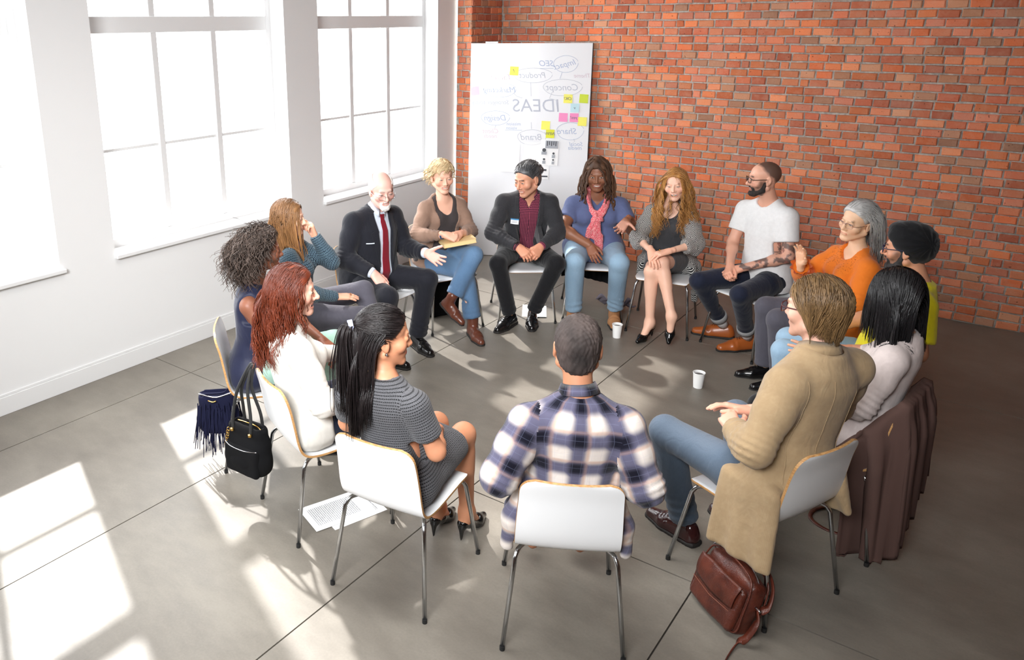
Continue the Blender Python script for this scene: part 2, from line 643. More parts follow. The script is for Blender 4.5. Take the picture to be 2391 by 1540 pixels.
proto = build_chair()
CHAIR_OBJ = {}
for i, (k, (x, y, a, lab)) in enumerate(CHAIRS.items()):
    o = proto if i == 0 else copy_tree(proto)
    o.location = (x, y, 0)
    o.rotation_euler = (0, 0, math.radians(a))
    tag(o, lab, 'chair', 'ring of white stacking chairs')
    CHAIR_OBJ[k] = o
# ------------------------------------------------------------------ whiteboard in the corner
def cloth_mat(name, c, rough=.95):
    m = material(name, c, rough, spec=.2)
    t = NT(m)
    g = t.n('ShaderNodeNewGeometry').outputs['Position']
    t.bump(t.noise(g, 700, 2), .3, .002)
    return m
M_BOARD = material('whiteboard_enamel', srgb(240, 241, 244), .14, 0, .5)
M_INK = [material('faded_grey_marker', srgb(186, 190, 202), .6), material('faded_blue_marker', srgb(170, 182, 208), .6), material('faded_red_marker', srgb(212, 194, 204), .6)]
bd_d = Vector((.862, .507, 0)).normalized()
bd_u = Vector((-.115, .19, 2.25)).normalized()
bd_n = bd_u.cross(bd_d)
board = empty('whiteboard', (0, 0, 0))
board.matrix_world = Matrix((bd_d, bd_n, bd_u)).transposed().to_4x4()
board.location = (-4.66, 7.02, 0.0)
tag(board, 'tall white board leaning in the brick corner, covered in mirrored marker notes', 'whiteboard')
BWd, BHt = 1.25, 2.262
MB().box((0, 0, .004), (BWd, .03, BHt), 0, .002).build('board_panel', M_BOARD, board)
MB().box((BWd-.001, .004, .004), (BWd+.006, .034, BHt)).build('dark_edge', material('dark_board_edge', srgb(50, 48, 50), .6), board)
def text_mesh(cu):
    tmp = bpy.data.objects.new('writing', cu)
    COL.objects.link(tmp)
    bpy.context.view_layer.update()
    me = bpy.data.meshes.new_from_object(tmp.evaluated_get(bpy.context.evaluated_depsgraph_get()))
    bpy.data.objects.remove(tmp)
    me.name = 'writing'
    o = bpy.data.objects.new('writing', me)
    COL.objects.link(o)
    return o
def write(txt, x, z, size, ink=0, shear=.25, rot=0.0):
    cu = bpy.data.curves.new('writing', 'FONT')
    cu.body = txt
    cu.size = size
    cu.shear = shear
    cu.align_x, cu.align_y = 'CENTER', 'CENTER'
    cu.extrude = .0004
    cu.offset = -.0035*size
    cu.resolution_u = 3
    cu.materials.append(M_INK[ink])
    o = text_mesh(cu)
    o.parent = board
    o.location = (x, -.0008, z)
    o.rotation_euler = (PI/2, rot, 0)
    o.scale = (-1, 1, 1)                 # the photograph shows the notes mirrored
    return o
for a in [('Impact', .977, 2.045, .085, 1, .3, -.25), ('SEO', .79, 2.054, .085, 1), ('Product', .651, 1.934, .085, 0), ('Concept', .963, 1.81, .095, 0), ('Target', .325, 1.912, .085, 2), ('Marketing', .311, 1.783, .085, 1),
          ('IDEAS', .70, 1.617, .19, 0, .1), ('Stronger today!', .209, 1.655, .065, 0), ('Design', .274, 1.491, .085, 1), ('Share', 1.031, 1.358, .09, 1), ('Brand', .663, 1.292, .095, 0), ('Social', 1.13, 1.225, .06, 1),
          ('media', 1.12, 1.185, .06, 1), ('Client', .229, 1.352, .07, 2), ('needs', .229, 1.30, .06, 2), ('mission', .47, 1.43, .05, 1), ('vision', .45, 1.388, .05, 1), ('Theme', 1.16, 1.93, .06, 2)]:
    write(*a)
def ink_loop(cx, cz, rx, rz, ink=0):
    pts = [(cx+rx*math.cos(a)*(1+.04*math.sin(3*a)), -.0012, cz+rz*math.sin(a)) for a in np.linspace(.3, 2*PI+.1, 30)]
    MB().tube(pts, .0016, 4).build('writing', M_INK[ink], board)
def ink_line(pts, ink=0):
    MB().tube([(x, -.0012, z) for x, z in pts], .0016, 4).build('writing', M_INK[ink], board)
for a in [(.985, 2.05, .125, .085, 1), (.651, 1.934, .20, .075, 0), (.963, 1.81, .20, .085, 0), (.311, 1.783, .17, .075, 1), (.274, 1.491, .15, .075, 1), (1.06, 1.36, .14, .09, 1), (.663, 1.292, .15, .08, 0)]:
    ink_loop(*a)
for a in [([(.95, 1.965), (.93, 1.90)], 1), ([(.63, 1.86), (.64, 1.72)], 0), ([(.86, 1.77), (.83, 1.70), (.90, 1.68), (.92, 1.56)], 0), ([(.72, 2.005), (.86, 2.005)], 1), ([(.38, 1.365), (.56, 1.365)], 1), ([(.65, 1.45), (.655, 1.38)], 0),
          ([(.55, 1.70), (.49, 1.72), (.46, 1.75)], 0), ([(1.10, 1.28), (1.11, 1.25)], 0), ([(.28, 1.415), (.27, 1.385)], 0), ([(.18, 1.97), (.16, 2.0), (.20, 2.0), (.15, 2.04)], 0)]:
    ink_line(*a)
# paper notes: every note is a thing of its own, slightly lifted at its lower edge
def on_board(x, z, y=-.002):
    return board.matrix_world @ Vector((x, y, z))
bpy.context.view_layer.update()
def note(name, label, cat, x, z, w, h, mat, rot=0.0, lift=.006, group=None, txt=None, y=-.002):
    root = empty(name, (0, 0, 0))
    m = Matrix((bd_d, bd_n, bd_u)).transposed().to_4x4()
    m.translation = Vector((-4.66, 7.02, 0))+bd_d*x+bd_u*z+bd_n*y
    root.matrix_world = m @ Matrix.Rotation(rot, 4, 'Y')
    n = 5
    top, bot = [], []
    for i in range(n):
        t = i/(n-1)
        k = -lift*(1-t)**2
        top.append([(-w/2, k, -h/2+h*t), (w/2, k, -h/2+h*t)])
        bot.append([(-w/2, k+.0012, -h/2+h*t), (w/2, k+.0012, -h/2+h*t)])
    MB().grid(np.array(top), 0, True).grid(np.array(bot)).build('sheet', mat, root, True)
    tag(root, label, cat, group)
    if txt:
        cu = bpy.data.curves.new('writing', 'FONT')
        cu.body, cu.size, cu.shear = txt, h*.5, .25
        cu.align_x, cu.align_y = 'CENTER', 'CENTER'
        cu.materials.append(material('pencil_ink', srgb(110, 110, 120), .7))
        o = text_mesh(cu)
        o.parent = root
        o.location = (0, -lift*.5-.001, 0)
        o.rotation_euler = (PI/2, 0, 0)
        o.scale = (-1, 1, 1)
    return root
PAPER = {'yellow': material('yellow_note_paper', srgb(246, 240, 112), .8), 'lime': material('lime_note_paper', srgb(206, 222, 72), .8), 'pink': material('pink_note_paper', srgb(244, 150, 196), .8),
         'pale pink': material('pale_pink_note_paper', srgb(250, 204, 226), .8), 'blue': material('pale_blue_note_paper', srgb(196, 228, 236), .8), 'white': material('white_paper', srgb(244, 244, 244), .8), 'acid': material('yellow_green_note_paper', srgb(224, 226, 64), .8)}
G_ = 'sticky notes on the whiteboard'
note('sticky_note', 'yellow sticky note with a question mark, high on the board', 'sticky note', .457, 1.98, .09, .09, PAPER['yellow'], .05, .008, G_, '?')
note('sticky_note', 'pale pink sticky note alone at the left edge of the whiteboard', 'sticky note', .052, 1.773, .09, .09, PAPER['pale pink'], -.12, .006, G_)
note('sticky_note', 'yellow sticky note marked OK, beside the lime one on the board', 'sticky note', 1.024, 1.697, .09, .09, PAPER['yellow'], .03, .008, G_, 'OK!')
note('sticky_note', 'lime green sticky note at the right edge of the whiteboard', 'sticky note', 1.185, 1.698, .09, .09, PAPER['lime'], .06, .008, G_)
note('sticky_note', 'pale blue sticky note between the yellow and lime ones', 'sticky note', 1.098, 1.603, .09, .09, PAPER['blue'], .02, .006, G_, 'v', -.0035)
note('sticky_note', 'plain pink sticky note, left of the pink one with writing', 'sticky note', .982, 1.504, .09, .09, PAPER['pink'], .04, .008, G_)
note('sticky_note', 'pink sticky note with writing, overlapped by a yellow one', 'sticky note', 1.094, 1.502, .09, .09, PAPER['pink'], .02, .006, G_, 'yes!')
note('sticky_note', 'yellow sticky note below the blue one at the right board edge', 'sticky note', 1.18, 1.463, .09, .09, PAPER['yellow'], .05, .009, G_, None, -.0045)
note('sticky_note', 'yellow sticky note just above the yellow-green one', 'sticky note', .804, 1.419, .09, .09, PAPER['yellow'], .05, .006, G_)
note('sticky_note', 'yellow-green sticky note touching the sheet of photographs', 'sticky note', .853, 1.332, .088, .088, PAPER['acid'], .02, .008, G_, 'NEW', -.0045)
note('paper_sheet', 'white sheet with faint print, the wider one left on the board', 'paper', .441, 1.073, .20, .30, PAPER['white'], .02, .008)
note('paper_sheet', 'white sheet with faint print tucked beside the photo sheet', 'paper', .672, 1.12, .17, .24, PAPER['white'], .02, .006)
ph = note('photo_sheet', 'white sheet with small black and white portrait photographs', 'photo sheet', .852, 1.135, .19, .27, PAPER['white'], .03, .008, None, None, -.003)
PH_D, PH_M = material('photo_print_dark', srgb(62, 64, 70), .5), material('photo_print_grey', srgb(160, 163, 170), .5)
mb = MB().box((-.045, -.0105, .045), (.085, -.0095, .125))
mb.build('printed_photo', PH_M, ph)
for k in range(5):
    MB().box((-.03+.022*k, -.0115, .07+.01*(k % 2)), (-.02+.022*k, -.0106, .12)).build('printed_photo', PH_D, ph)
for cx, cz, r in ((-.055, .012, .020), (.045, -.02, .012), (-.05, -.085, .012), (.045, -.088, .010)):
    o = MB().lathe([(0, .0), (r, .0), (r, .001), (0, .001)], 14).build('printed_portrait', PH_D, ph)
    o.rotation_euler = (PI/2, 0, 0)
    o.location = (cx, -.0105, cz+.012)
    MB().box((cx-r*1.3, -.0112, cz-.035), (cx+r*1.3, -.0104, cz-.004)).build('printed_portrait', PH_M, ph)
pg = note('paper_sheet', 'white sheet with a dark bar, behind the blazer man', 'paper', .77, .96, .17, .22, PAPER['white'], .02, .006)
MB().box((-.02, -.008, -.085), (.075, -.007, -.070)).box((-.015, -.007, -.02), (.06, -.006, 0.0)).build('printed_bar', PH_D, pg)
o = MB().tube([(-.07, 0, 0), (.06, 0, 0)], .009, 10).build('marker_pen', PAPER['white'])
o.location = on_board(.22, BHt+.010, .012)
o.rotation_euler = (0, 0, math.atan2(.507, .862))
tag(o, 'white marker pen lying on the top edge of the whiteboard', 'marker pen')

# ------------------------------------------------------------------ things on the floor and on the chairs
M_CUP = material('white_paper_cup', srgb(244, 244, 242), .6)
M_COF = material('black_coffee', srgb(34, 22, 16), .08)
for x, y, lab in ((-2.375, 5.80, 'white paper coffee cup on the floor near the curly-haired woman\'s chair'), (-1.545, 5.285, 'white paper coffee cup standing alone in the middle of the circle')):
    c = empty('paper_cup', (x, y, 0))
    MB().lathe([(0, .004), (.029, .004), (.0295, 0), (.031, 0), (.040, .108), (.0425, .109), (.0428, .112), (.041, .1135), (.0385, .112), (.0375, .10), (.028, .012), (0, .012)], 32).build('cup_wall', M_CUP, c, True, 50)
    MB().lathe([(0, .094), (.0368, .094), (.0368, .0925), (0, .0925)], 28).build('coffee', M_COF, c, True, 40)
    tag(c, lab, 'cup', 'paper coffee cups')
# printed pages under the chairs in front
M_PRINT = material('page_print', rough=.8)
t = NT(M_PRINT)
cc = t.sep(t.coord())
ln = t.math('LESS_THAN', t.math('FRACT', t.math('MULTIPLY', cc[1], 95.0)), .42)
wd = t.math('GREATER_THAN', t.noise(t.mapping(t.coord(), (300, 95, 1)), 1.0, 1), .42)
inx = t.math('MULTIPLY', t.math('LESS_THAN', t.math('ABSOLUTE', cc[0]), .078), t.math('LESS_THAN', t.math('ABSOLUTE', cc[1]), .125))
t.base(t.mix(t.math('MULTIPLY', t.math('MULTIPLY', ln, wd), inx), srgb(246, 246, 246), srgb(150, 152, 158)))
for k, (x, y, a, lab) in enumerate([(-2.50, 2.70, -18, 'printed page lying lowest of the loose stack by the chair legs'), (-2.545, 2.665, -21, 'printed page in the middle of the loose stack on the floor'), (-2.555, 2.63, -20, 'printed page lying uppermost in the loose stack on the floor')]):
    o = MB().box((-.112, -.158, 0), (.112, .158, .0016)).build('printed_page', M_PRINT)
    o.location = (x, y, .0012+.0022*k)
    o.rotation_euler = (0, 0, math.radians(a))
    tag(o, lab, 'paper', 'loose printed pages')
o = MB().box((-.105, -.15, 0), (.105, .15, .0016)).build('blank_page', PAPER['white'])
o.location = (-3.20, 5.92, .001)
o.rotation_euler = (0, 0, .5)
tag(o, 'white page on the floor behind the blazer man\'s shoes', 'paper')
o = MB().tube([(-.07, 0, 0), (.055, 0, 0), (.07, 0, 0)], [.0045, .0045, .0015], 8).build('pen', M_RUB)
o.location = (-3.09, 5.80, .005)
o.rotation_euler = (0, 0, .62)
tag(o, 'dark pen on the floor beside the blazer man\'s shoe', 'pen')
# ------------------------------------------------------------------ signed-distance modelling: shapes are blended on a grid, then meshed
A3 = lambda *p: np.array(p, dtype=np.float64)
def unit(v):
    v = np.asarray(v, float)
    return v/(np.linalg.norm(v)+1e-12)
class RC:
    """tapered round limb between two points"""
    def __init__(s, a, b, ra, rb):
        s.a, s.b, s.ra, s.rb = np.asarray(a, float), np.asarray(b, float), ra, rb
        m = max(ra, rb)
        s.lo, s.hi = np.minimum(s.a, s.b)-m, np.maximum(s.a, s.b)+m
    def d(s, x, y, z):
        ba = s.b-s.a
        L = ba@ba+1e-12
        t = np.clip(((x-s.a[0])*ba[0]+(y-s.a[1])*ba[1]+(z-s.a[2])*ba[2])/L, 0, 1)
        return np.sqrt((x-s.a[0]-t*ba[0])**2+(y-s.a[1]-t*ba[1])**2+(z-s.a[2]-t*ba[2])**2)-(s.ra+(s.rb-s.ra)*t)
class RCC(RC):
    """limb that ends in a flat cut at b"""
    def d(s, x, y, z):
        n = unit(s.b-s.a)
        return np.maximum(RC.d(s, x, y, z), (x-s.b[0])*n[0]+(y-s.b[1])*n[1]+(z-s.b[2])*n[2])
def SP(c, r):
    return RC(c, c, r, r)
class EL:
    """ellipsoid, optional frame (rows are its axes)"""
    def __init__(s, c, r, fr=None):
        s.c, s.r = np.asarray(c, float), np.asarray(r, float)
        s.fr = np.eye(3) if fr is None else np.asarray(fr, float)
        e = np.abs(s.fr.T)@s.r
        s.lo, s.hi = s.c-e, s.c+e
    def d(s, x, y, z):
        x, y, z = x-s.c[0], y-s.c[1], z-s.c[2]
        q = [(x*f[0]+y*f[1]+z*f[2])/r for f, r in zip(s.fr, s.r)]
        k0 = np.sqrt(q[0]**2+q[1]**2+q[2]**2)+1e-9
        k1 = np.sqrt((q[0]/s.r[0])**2+(q[1]/s.r[1])**2+(q[2]/s.r[2])**2)+1e-9
        return k0*(k0-1)/k1
class BX:
    """rounded box in a frame"""
    def __init__(s, c, h, r, fr=None):
        s.c, s.h, s.r = np.asarray(c, float), np.asarray(h, float), r
        s.fr = np.eye(3) if fr is None else np.asarray(fr, float)
        e = np.abs(s.fr.T)@s.h
        s.lo, s.hi = s.c-e, s.c+e
    def d(s, x, y, z):
        x, y, z = x-s.c[0], y-s.c[1], z-s.c[2]
        q = [np.abs(x*f[0]+y*f[1]+z*f[2])-h+s.r for f, h in zip(s.fr, s.h)]
        return np.sqrt(sum(np.maximum(a, 0)**2 for a in q))+np.minimum(np.maximum(q[0], np.maximum(q[1], q[2])), 0)-s.r
class LOFT:
    """trunk: elliptical sections (t, half width, half depth, forward shift) along a spine"""
    def __init__(s, H, N, R, sec, grow=0.0, t0=None, t1=None, expo=2.3):
        s.H, s.N = np.asarray(H, float), np.asarray(N, float)
        s.L = np.linalg.norm(s.N-s.H)
        s.U = unit(s.N-s.H)
        s.R = unit(R-s.U*(R@s.U))
        s.F = np.cross(s.U, s.R)
        s.sec = np.array(sec, float)
        s.g, s.p = grow, expo
        s.t0 = s.sec[0, 0] if t0 is None else t0
        s.t1 = s.sec[-1, 0] if t1 is None else t1
        w = s.sec[:, 1].max()+grow+0.02
        a, b = s.H+s.U*s.L*s.t0, s.H+s.U*s.L*s.t1
        s.lo, s.hi = np.minimum(a, b)-w, np.maximum(a, b)+w
    def local(s, x, y, z):
        x, y, z = x-s.H[0], y-s.H[1], z-s.H[2]
        u = (x*s.U[0]+y*s.U[1]+z*s.U[2])/s.L
        X = x*s.R[0]+y*s.R[1]+z*s.R[2]
        Y = x*s.F[0]+y*s.F[1]+z*s.F[2]
        return X, Y, u
    def d(s, x, y, z):
        X, Y, u = s.local(x, y, z)
        w = np.interp(u, s.sec[:, 0], s.sec[:, 1])+s.g
        dp = np.interp(u, s.sec[:, 0], s.sec[:, 2])+s.g
        Y = Y-np.interp(u, s.sec[:, 0], s.sec[:, 3])
        k = (np.abs(X/w)**s.p+np.abs(Y/dp)**s.p)**(1/s.p)
        d = (k-1)*np.minimum(w, dp)*(0.75+0.25*np.minimum(k, 1.5))
        e = np.maximum(s.t0-u, u-s.t1)*s.L
        return np.where(e > 0, np.hypot(np.maximum(d, 0), e), np.maximum(d, e))
    def pt(s, X, Y, u):
        return s.H+s.U*(u*s.L)+s.R*X+s.F*Y
class PLANE:
    """half space in front of a plane (negative where (p-o).n > 0)"""
    def __init__(s, o, n, R=9.0):
        s.o, s.n = np.asarray(o, float), unit(n)
        s.lo, s.hi = s.o-R, s.o+R
    def d(s, x, y, z):
        return -((x-s.o[0])*s.n[0]+(y-s.o[1])*s.n[1]+(z-s.o[2])*s.n[2])
class FN:
    def __init__(s, fn, lo, hi):
        s.d, s.lo, s.hi = fn, np.asarray(lo, float), np.asarray(hi, float)
class Field:
    def __init__(s, lo, hi, h):
        s.h = h
        s.lo = np.asarray(lo, float)-2*h
        n = np.ceil((np.asarray(hi, float)+2*h-s.lo)/h).astype(int)+1
        s.d = np.full(tuple(n), 0.25, np.float32)
        s.ax = [s.lo[i]+h*np.arange(n[i]) for i in range(3)]
    def blk(s, lo, hi):
        sl = []
        for i in range(3):
            a = max(0, int(math.floor((lo[i]-s.lo[i])/s.h)))
            b = min(s.d.shape[i], int(math.ceil((hi[i]-s.lo[i])/s.h))+1)
            if a >= b:
                return None, None
            sl.append(slice(a, b))
        g = (s.ax[0][sl[0]][:, None, None], s.ax[1][sl[1]][None, :, None], s.ax[2][sl[2]][None, None, :])
        return tuple(sl), g
    def add(s, p, k=0.02, pad=None):
        m = k+3*s.h if pad is None else pad
        sl, g = s.blk(p.lo-m, p.hi+m)
        if sl is None:
            return s
        b = p.d(*g).astype(np.float32)
        a = s.d[sl]
        if k > 0:
            h = np.clip(0.5+0.5*(a-b)/k, 0, 1)
            s.d[sl] = a+(b-a)*h-k*h*(1-h)
        else:
            s.d[sl] = np.minimum(a, b)
        return s
    def cut(s, p, k=0.0):
        m = k+3*s.h
        sl, g = s.blk(p.lo-m, p.hi+m)
        if sl is None:
            return s
        b = -p.d(*g).astype(np.float32)
        a = s.d[sl]
        if k > 0:
            h = np.clip(0.5-0.5*(a-b)/k, 0, 1)
            s.d[sl] = a+(b-a)*h+k*h*(1-h)
        else:
            s.d[sl] = np.maximum(a, b)
        return s
    def sample(s, P):
        q = (np.asarray(P)-s.lo)/s.h
        n = np.array(s.d.shape)
        q = np.clip(q, 0, n-1.001)
        i = q.astype(int)
        f = q-i
        r = 0
        for dx in (0, 1):
            for dy in (0, 1):
                for dz in (0, 1):
                    w = (f[:, 0] if dx else 1-f[:, 0])*(f[:, 1] if dy else 1-f[:, 1])*(f[:, 2] if dz else 1-f[:, 2])
                    r = r+w*s.d[i[:, 0]+dx, i[:, 1]+dy, i[:, 2]+dz]
        return r
    def shoot(s, P, D, far=0.4, step=0.004):
        """first surface point from P going along D"""
        P = np.asarray(P, float).copy()
        D = np.asarray(D, float)
        done = np.zeros(len(P), bool)
        for _ in range(int(far/step)):
            d = s.sample(P)
            done |= d < 0.0015
            if done.all():
                break
            P = P+D*np.where(done, 0, np.clip(d, 0.0012, step*3))[:, None]
        return P
    def mesh(s):
        return surface_nets(s.d, s.lo, s.h)
def surface_nets(d, lo, h):
    neg = d < 0
    nx, ny, nz = d.shape
    cnt = np.zeros((nx-1, ny-1, nz-1), np.int8)
    for a in (0, 1):
        for b in (0, 1):
            for c in (0, 1):
                cnt += neg[a:nx-1+a, b:ny-1+b, c:nz-1+c]
    mask = (cnt > 0) & (cnt < 8)
    I = np.argwhere(mask)
    n = len(I)
    pos = np.zeros((n, 3))
    w = np.zeros(n)
    for ax in range(3):
        o1, o2 = [q for q in range(3) if q != ax]
        for a in (0, 1):
            for b in (0, 1):
                A = I.copy()
                A[:, o1] += a
                A[:, o2] += b
                B = A.copy()
                B[:, ax] += 1
                va = d[A[:, 0], A[:, 1], A[:, 2]]
                vb = d[B[:, 0], B[:, 1], B[:, 2]]
                m = (va < 0) != (vb < 0)
                t = np.where(m, va/(va-vb+1e-20), 0)
                q = A.astype(float)
                q[:, ax] += t
                pos += np.where(m[:, None], q, 0)
                w += m
    V = lo+h*(pos/w[:, None])
    vid = np.full(mask.shape, -1, np.int32)
    vid[mask] = np.arange(n)
    F = []
    for ax in range(3):
        o1, o2 = (ax+1) % 3, (ax+2) % 3
        s0 = [slice(None)]*3
        s1 = [slice(None)]*3
        s0[ax] = slice(0, -1)
        s1[ax] = slice(1, None)
        for o in (o1, o2):
            s0[o] = slice(1, -1)
            s1[o] = slice(1, -1)
        a, b = neg[tuple(s0)], neg[tuple(s1)]
        E = np.argwhere(a != b)
        if not len(E):
            continue
        sgn = a[E[:, 0], E[:, 1], E[:, 2]]
        E[:, o1] += 1
        E[:, o2] += 1
        def at(p, q):
            C = E.copy()
            C[:, o1] += p
            C[:, o2] += q
            return vid[C[:, 0], C[:, 1], C[:, 2]]
        Q = np.stack([at(-1, -1), at(0, -1), at(0, 0), at(-1, 0)], 1)
        Q[~sgn] = Q[~sgn][:, ::-1]
        F.append(Q)
    F = np.vstack(F) if F else np.zeros((0, 4), int)
    F = F[(F >= 0).all(1)]
    return V, F
def vnormals(V, F):
    n = np.cross(V[F[:, 2]]-V[F[:, 0]], V[F[:, 3]]-V[F[:, 1]])
    N = np.zeros_like(V)
    for k in range(4):
        np.add.at(N, F[:, k], n)
    return N/(np.linalg.norm(N, axis=1)[:, None]+1e-12)
def relax(V, F, it=1, w=0.5):
    n = len(V)
    for _ in range(it):
        S = np.zeros_like(V)
        c = np.zeros(n)
        for k in range(4):
            np.add.at(S, F[:, k], V[F[:, (k+1) % 4]]+V[F[:, (k+3) % 4]])
            np.add.at(c, F[:, k], 2)
        V = V*(1-w)+w*S/np.maximum(c, 1)[:, None]
    return V
def quad_mesh(name, V, F, mat, parent=None, col=None, pat=None, smooth=True):
    me = bpy.data.meshes.new(name)
    F = np.asarray(F, np.int32)
    k = F.shape[1] if len(F) else 4
    me.vertices.add(len(V))
    me.vertices.foreach_set('co', np.asarray(V, np.float32).ravel())
    me.loops.add(F.size)
    me.loops.foreach_set('vertex_index', F.ravel())
    me.polygons.add(len(F))
    me.polygons.foreach_set('loop_start', np.arange(0, F.size, k, dtype=np.int32))
    me.update(calc_edges=True)
    me.validate()
    o = link(name, me, mat, parent)
    if smooth:
        me.polygons.foreach_set('use_smooth', np.ones(len(me.polygons), bool))
    if col is not None:
        c = np.ones((len(V), 4), np.float32)
        c[:, :3] = col
        a = me.attributes.new('tint', 'FLOAT_COLOR', 'POINT')
        a.data.foreach_set('color', c.ravel())
    if pat is not None:
        a = me.attributes.new('pat', 'FLOAT_VECTOR', 'CORNER' if np.ndim(pat) == 3 else 'POINT')
        a.data.foreach_set('vector', np.asarray(pat, np.float32).ravel())
    return o
def bounds(prims, pad=0.03):
    return np.min([p.lo for p in prims], 0)-pad, np.max([p.hi for p in prims], 0)+pad
def vdist(p, V):
    return p.d(V[:, 0], V[:, 1], V[:, 2])
def chain_dist(pts, V):
    return np.min([vdist(RC(a, b, 0, 0), V) for a, b in zip(pts[:-1], pts[1:])], 0)
def wob(P, s, seed=0):
    """cheap smooth 3-D noise in about [-1, 1]"""
    r = np.random.default_rng(seed)
    out = 0
    for i in range(5):
        k = r.normal(size=3)
        k *= s*(0.7+0.5*i*0.5)/np.linalg.norm(k)
        out = out+np.sin(P@k+r.uniform(0, 6.28)+1.3*np.sin(P@(r.normal(size=3)*s*0.5)+r.uniform(0, 6)))/(1+0.35*i)
    return out/2.6
# ------------------------------------------------------------------ people: materials
def mat_skin():
    m = material('skin', rough=0.48, spec=0.4)
    t = NT(m)
    c = t.attr('tint', 'Color')
    g = t.n('ShaderNodeNewGeometry').outputs['Position']
    n = t.noise(g, 60, 3)
    t.base(t.mix(t.math('MULTIPLY', n, 0.16), c, (0.55, 0.22, 0.16, 1), 'SOFT_LIGHT'))
    t.bump(t.noise(g, 420, 2), 0.06, 0.001)
    t.b.inputs['Subsurface Weight'].default_value = 0.08
    t.b.inputs['Subsurface Radius'].default_value = (0.012, 0.005, 0.003)
    return m
M_SKIN = mat_skin()
M_EYE = [material('eye_white', srgb(206, 198, 192), 0.25), material('iris_brown', srgb(62, 40, 26), 0.15), material('lash', srgb(30, 22, 18), 0.6)]
M_EYEB = [M_EYE[0], material('iris_blue', srgb(84, 116, 140), 0.15), M_EYE[2]]
M_TEETH = material('teeth', srgb(240, 236, 226), 0.25)

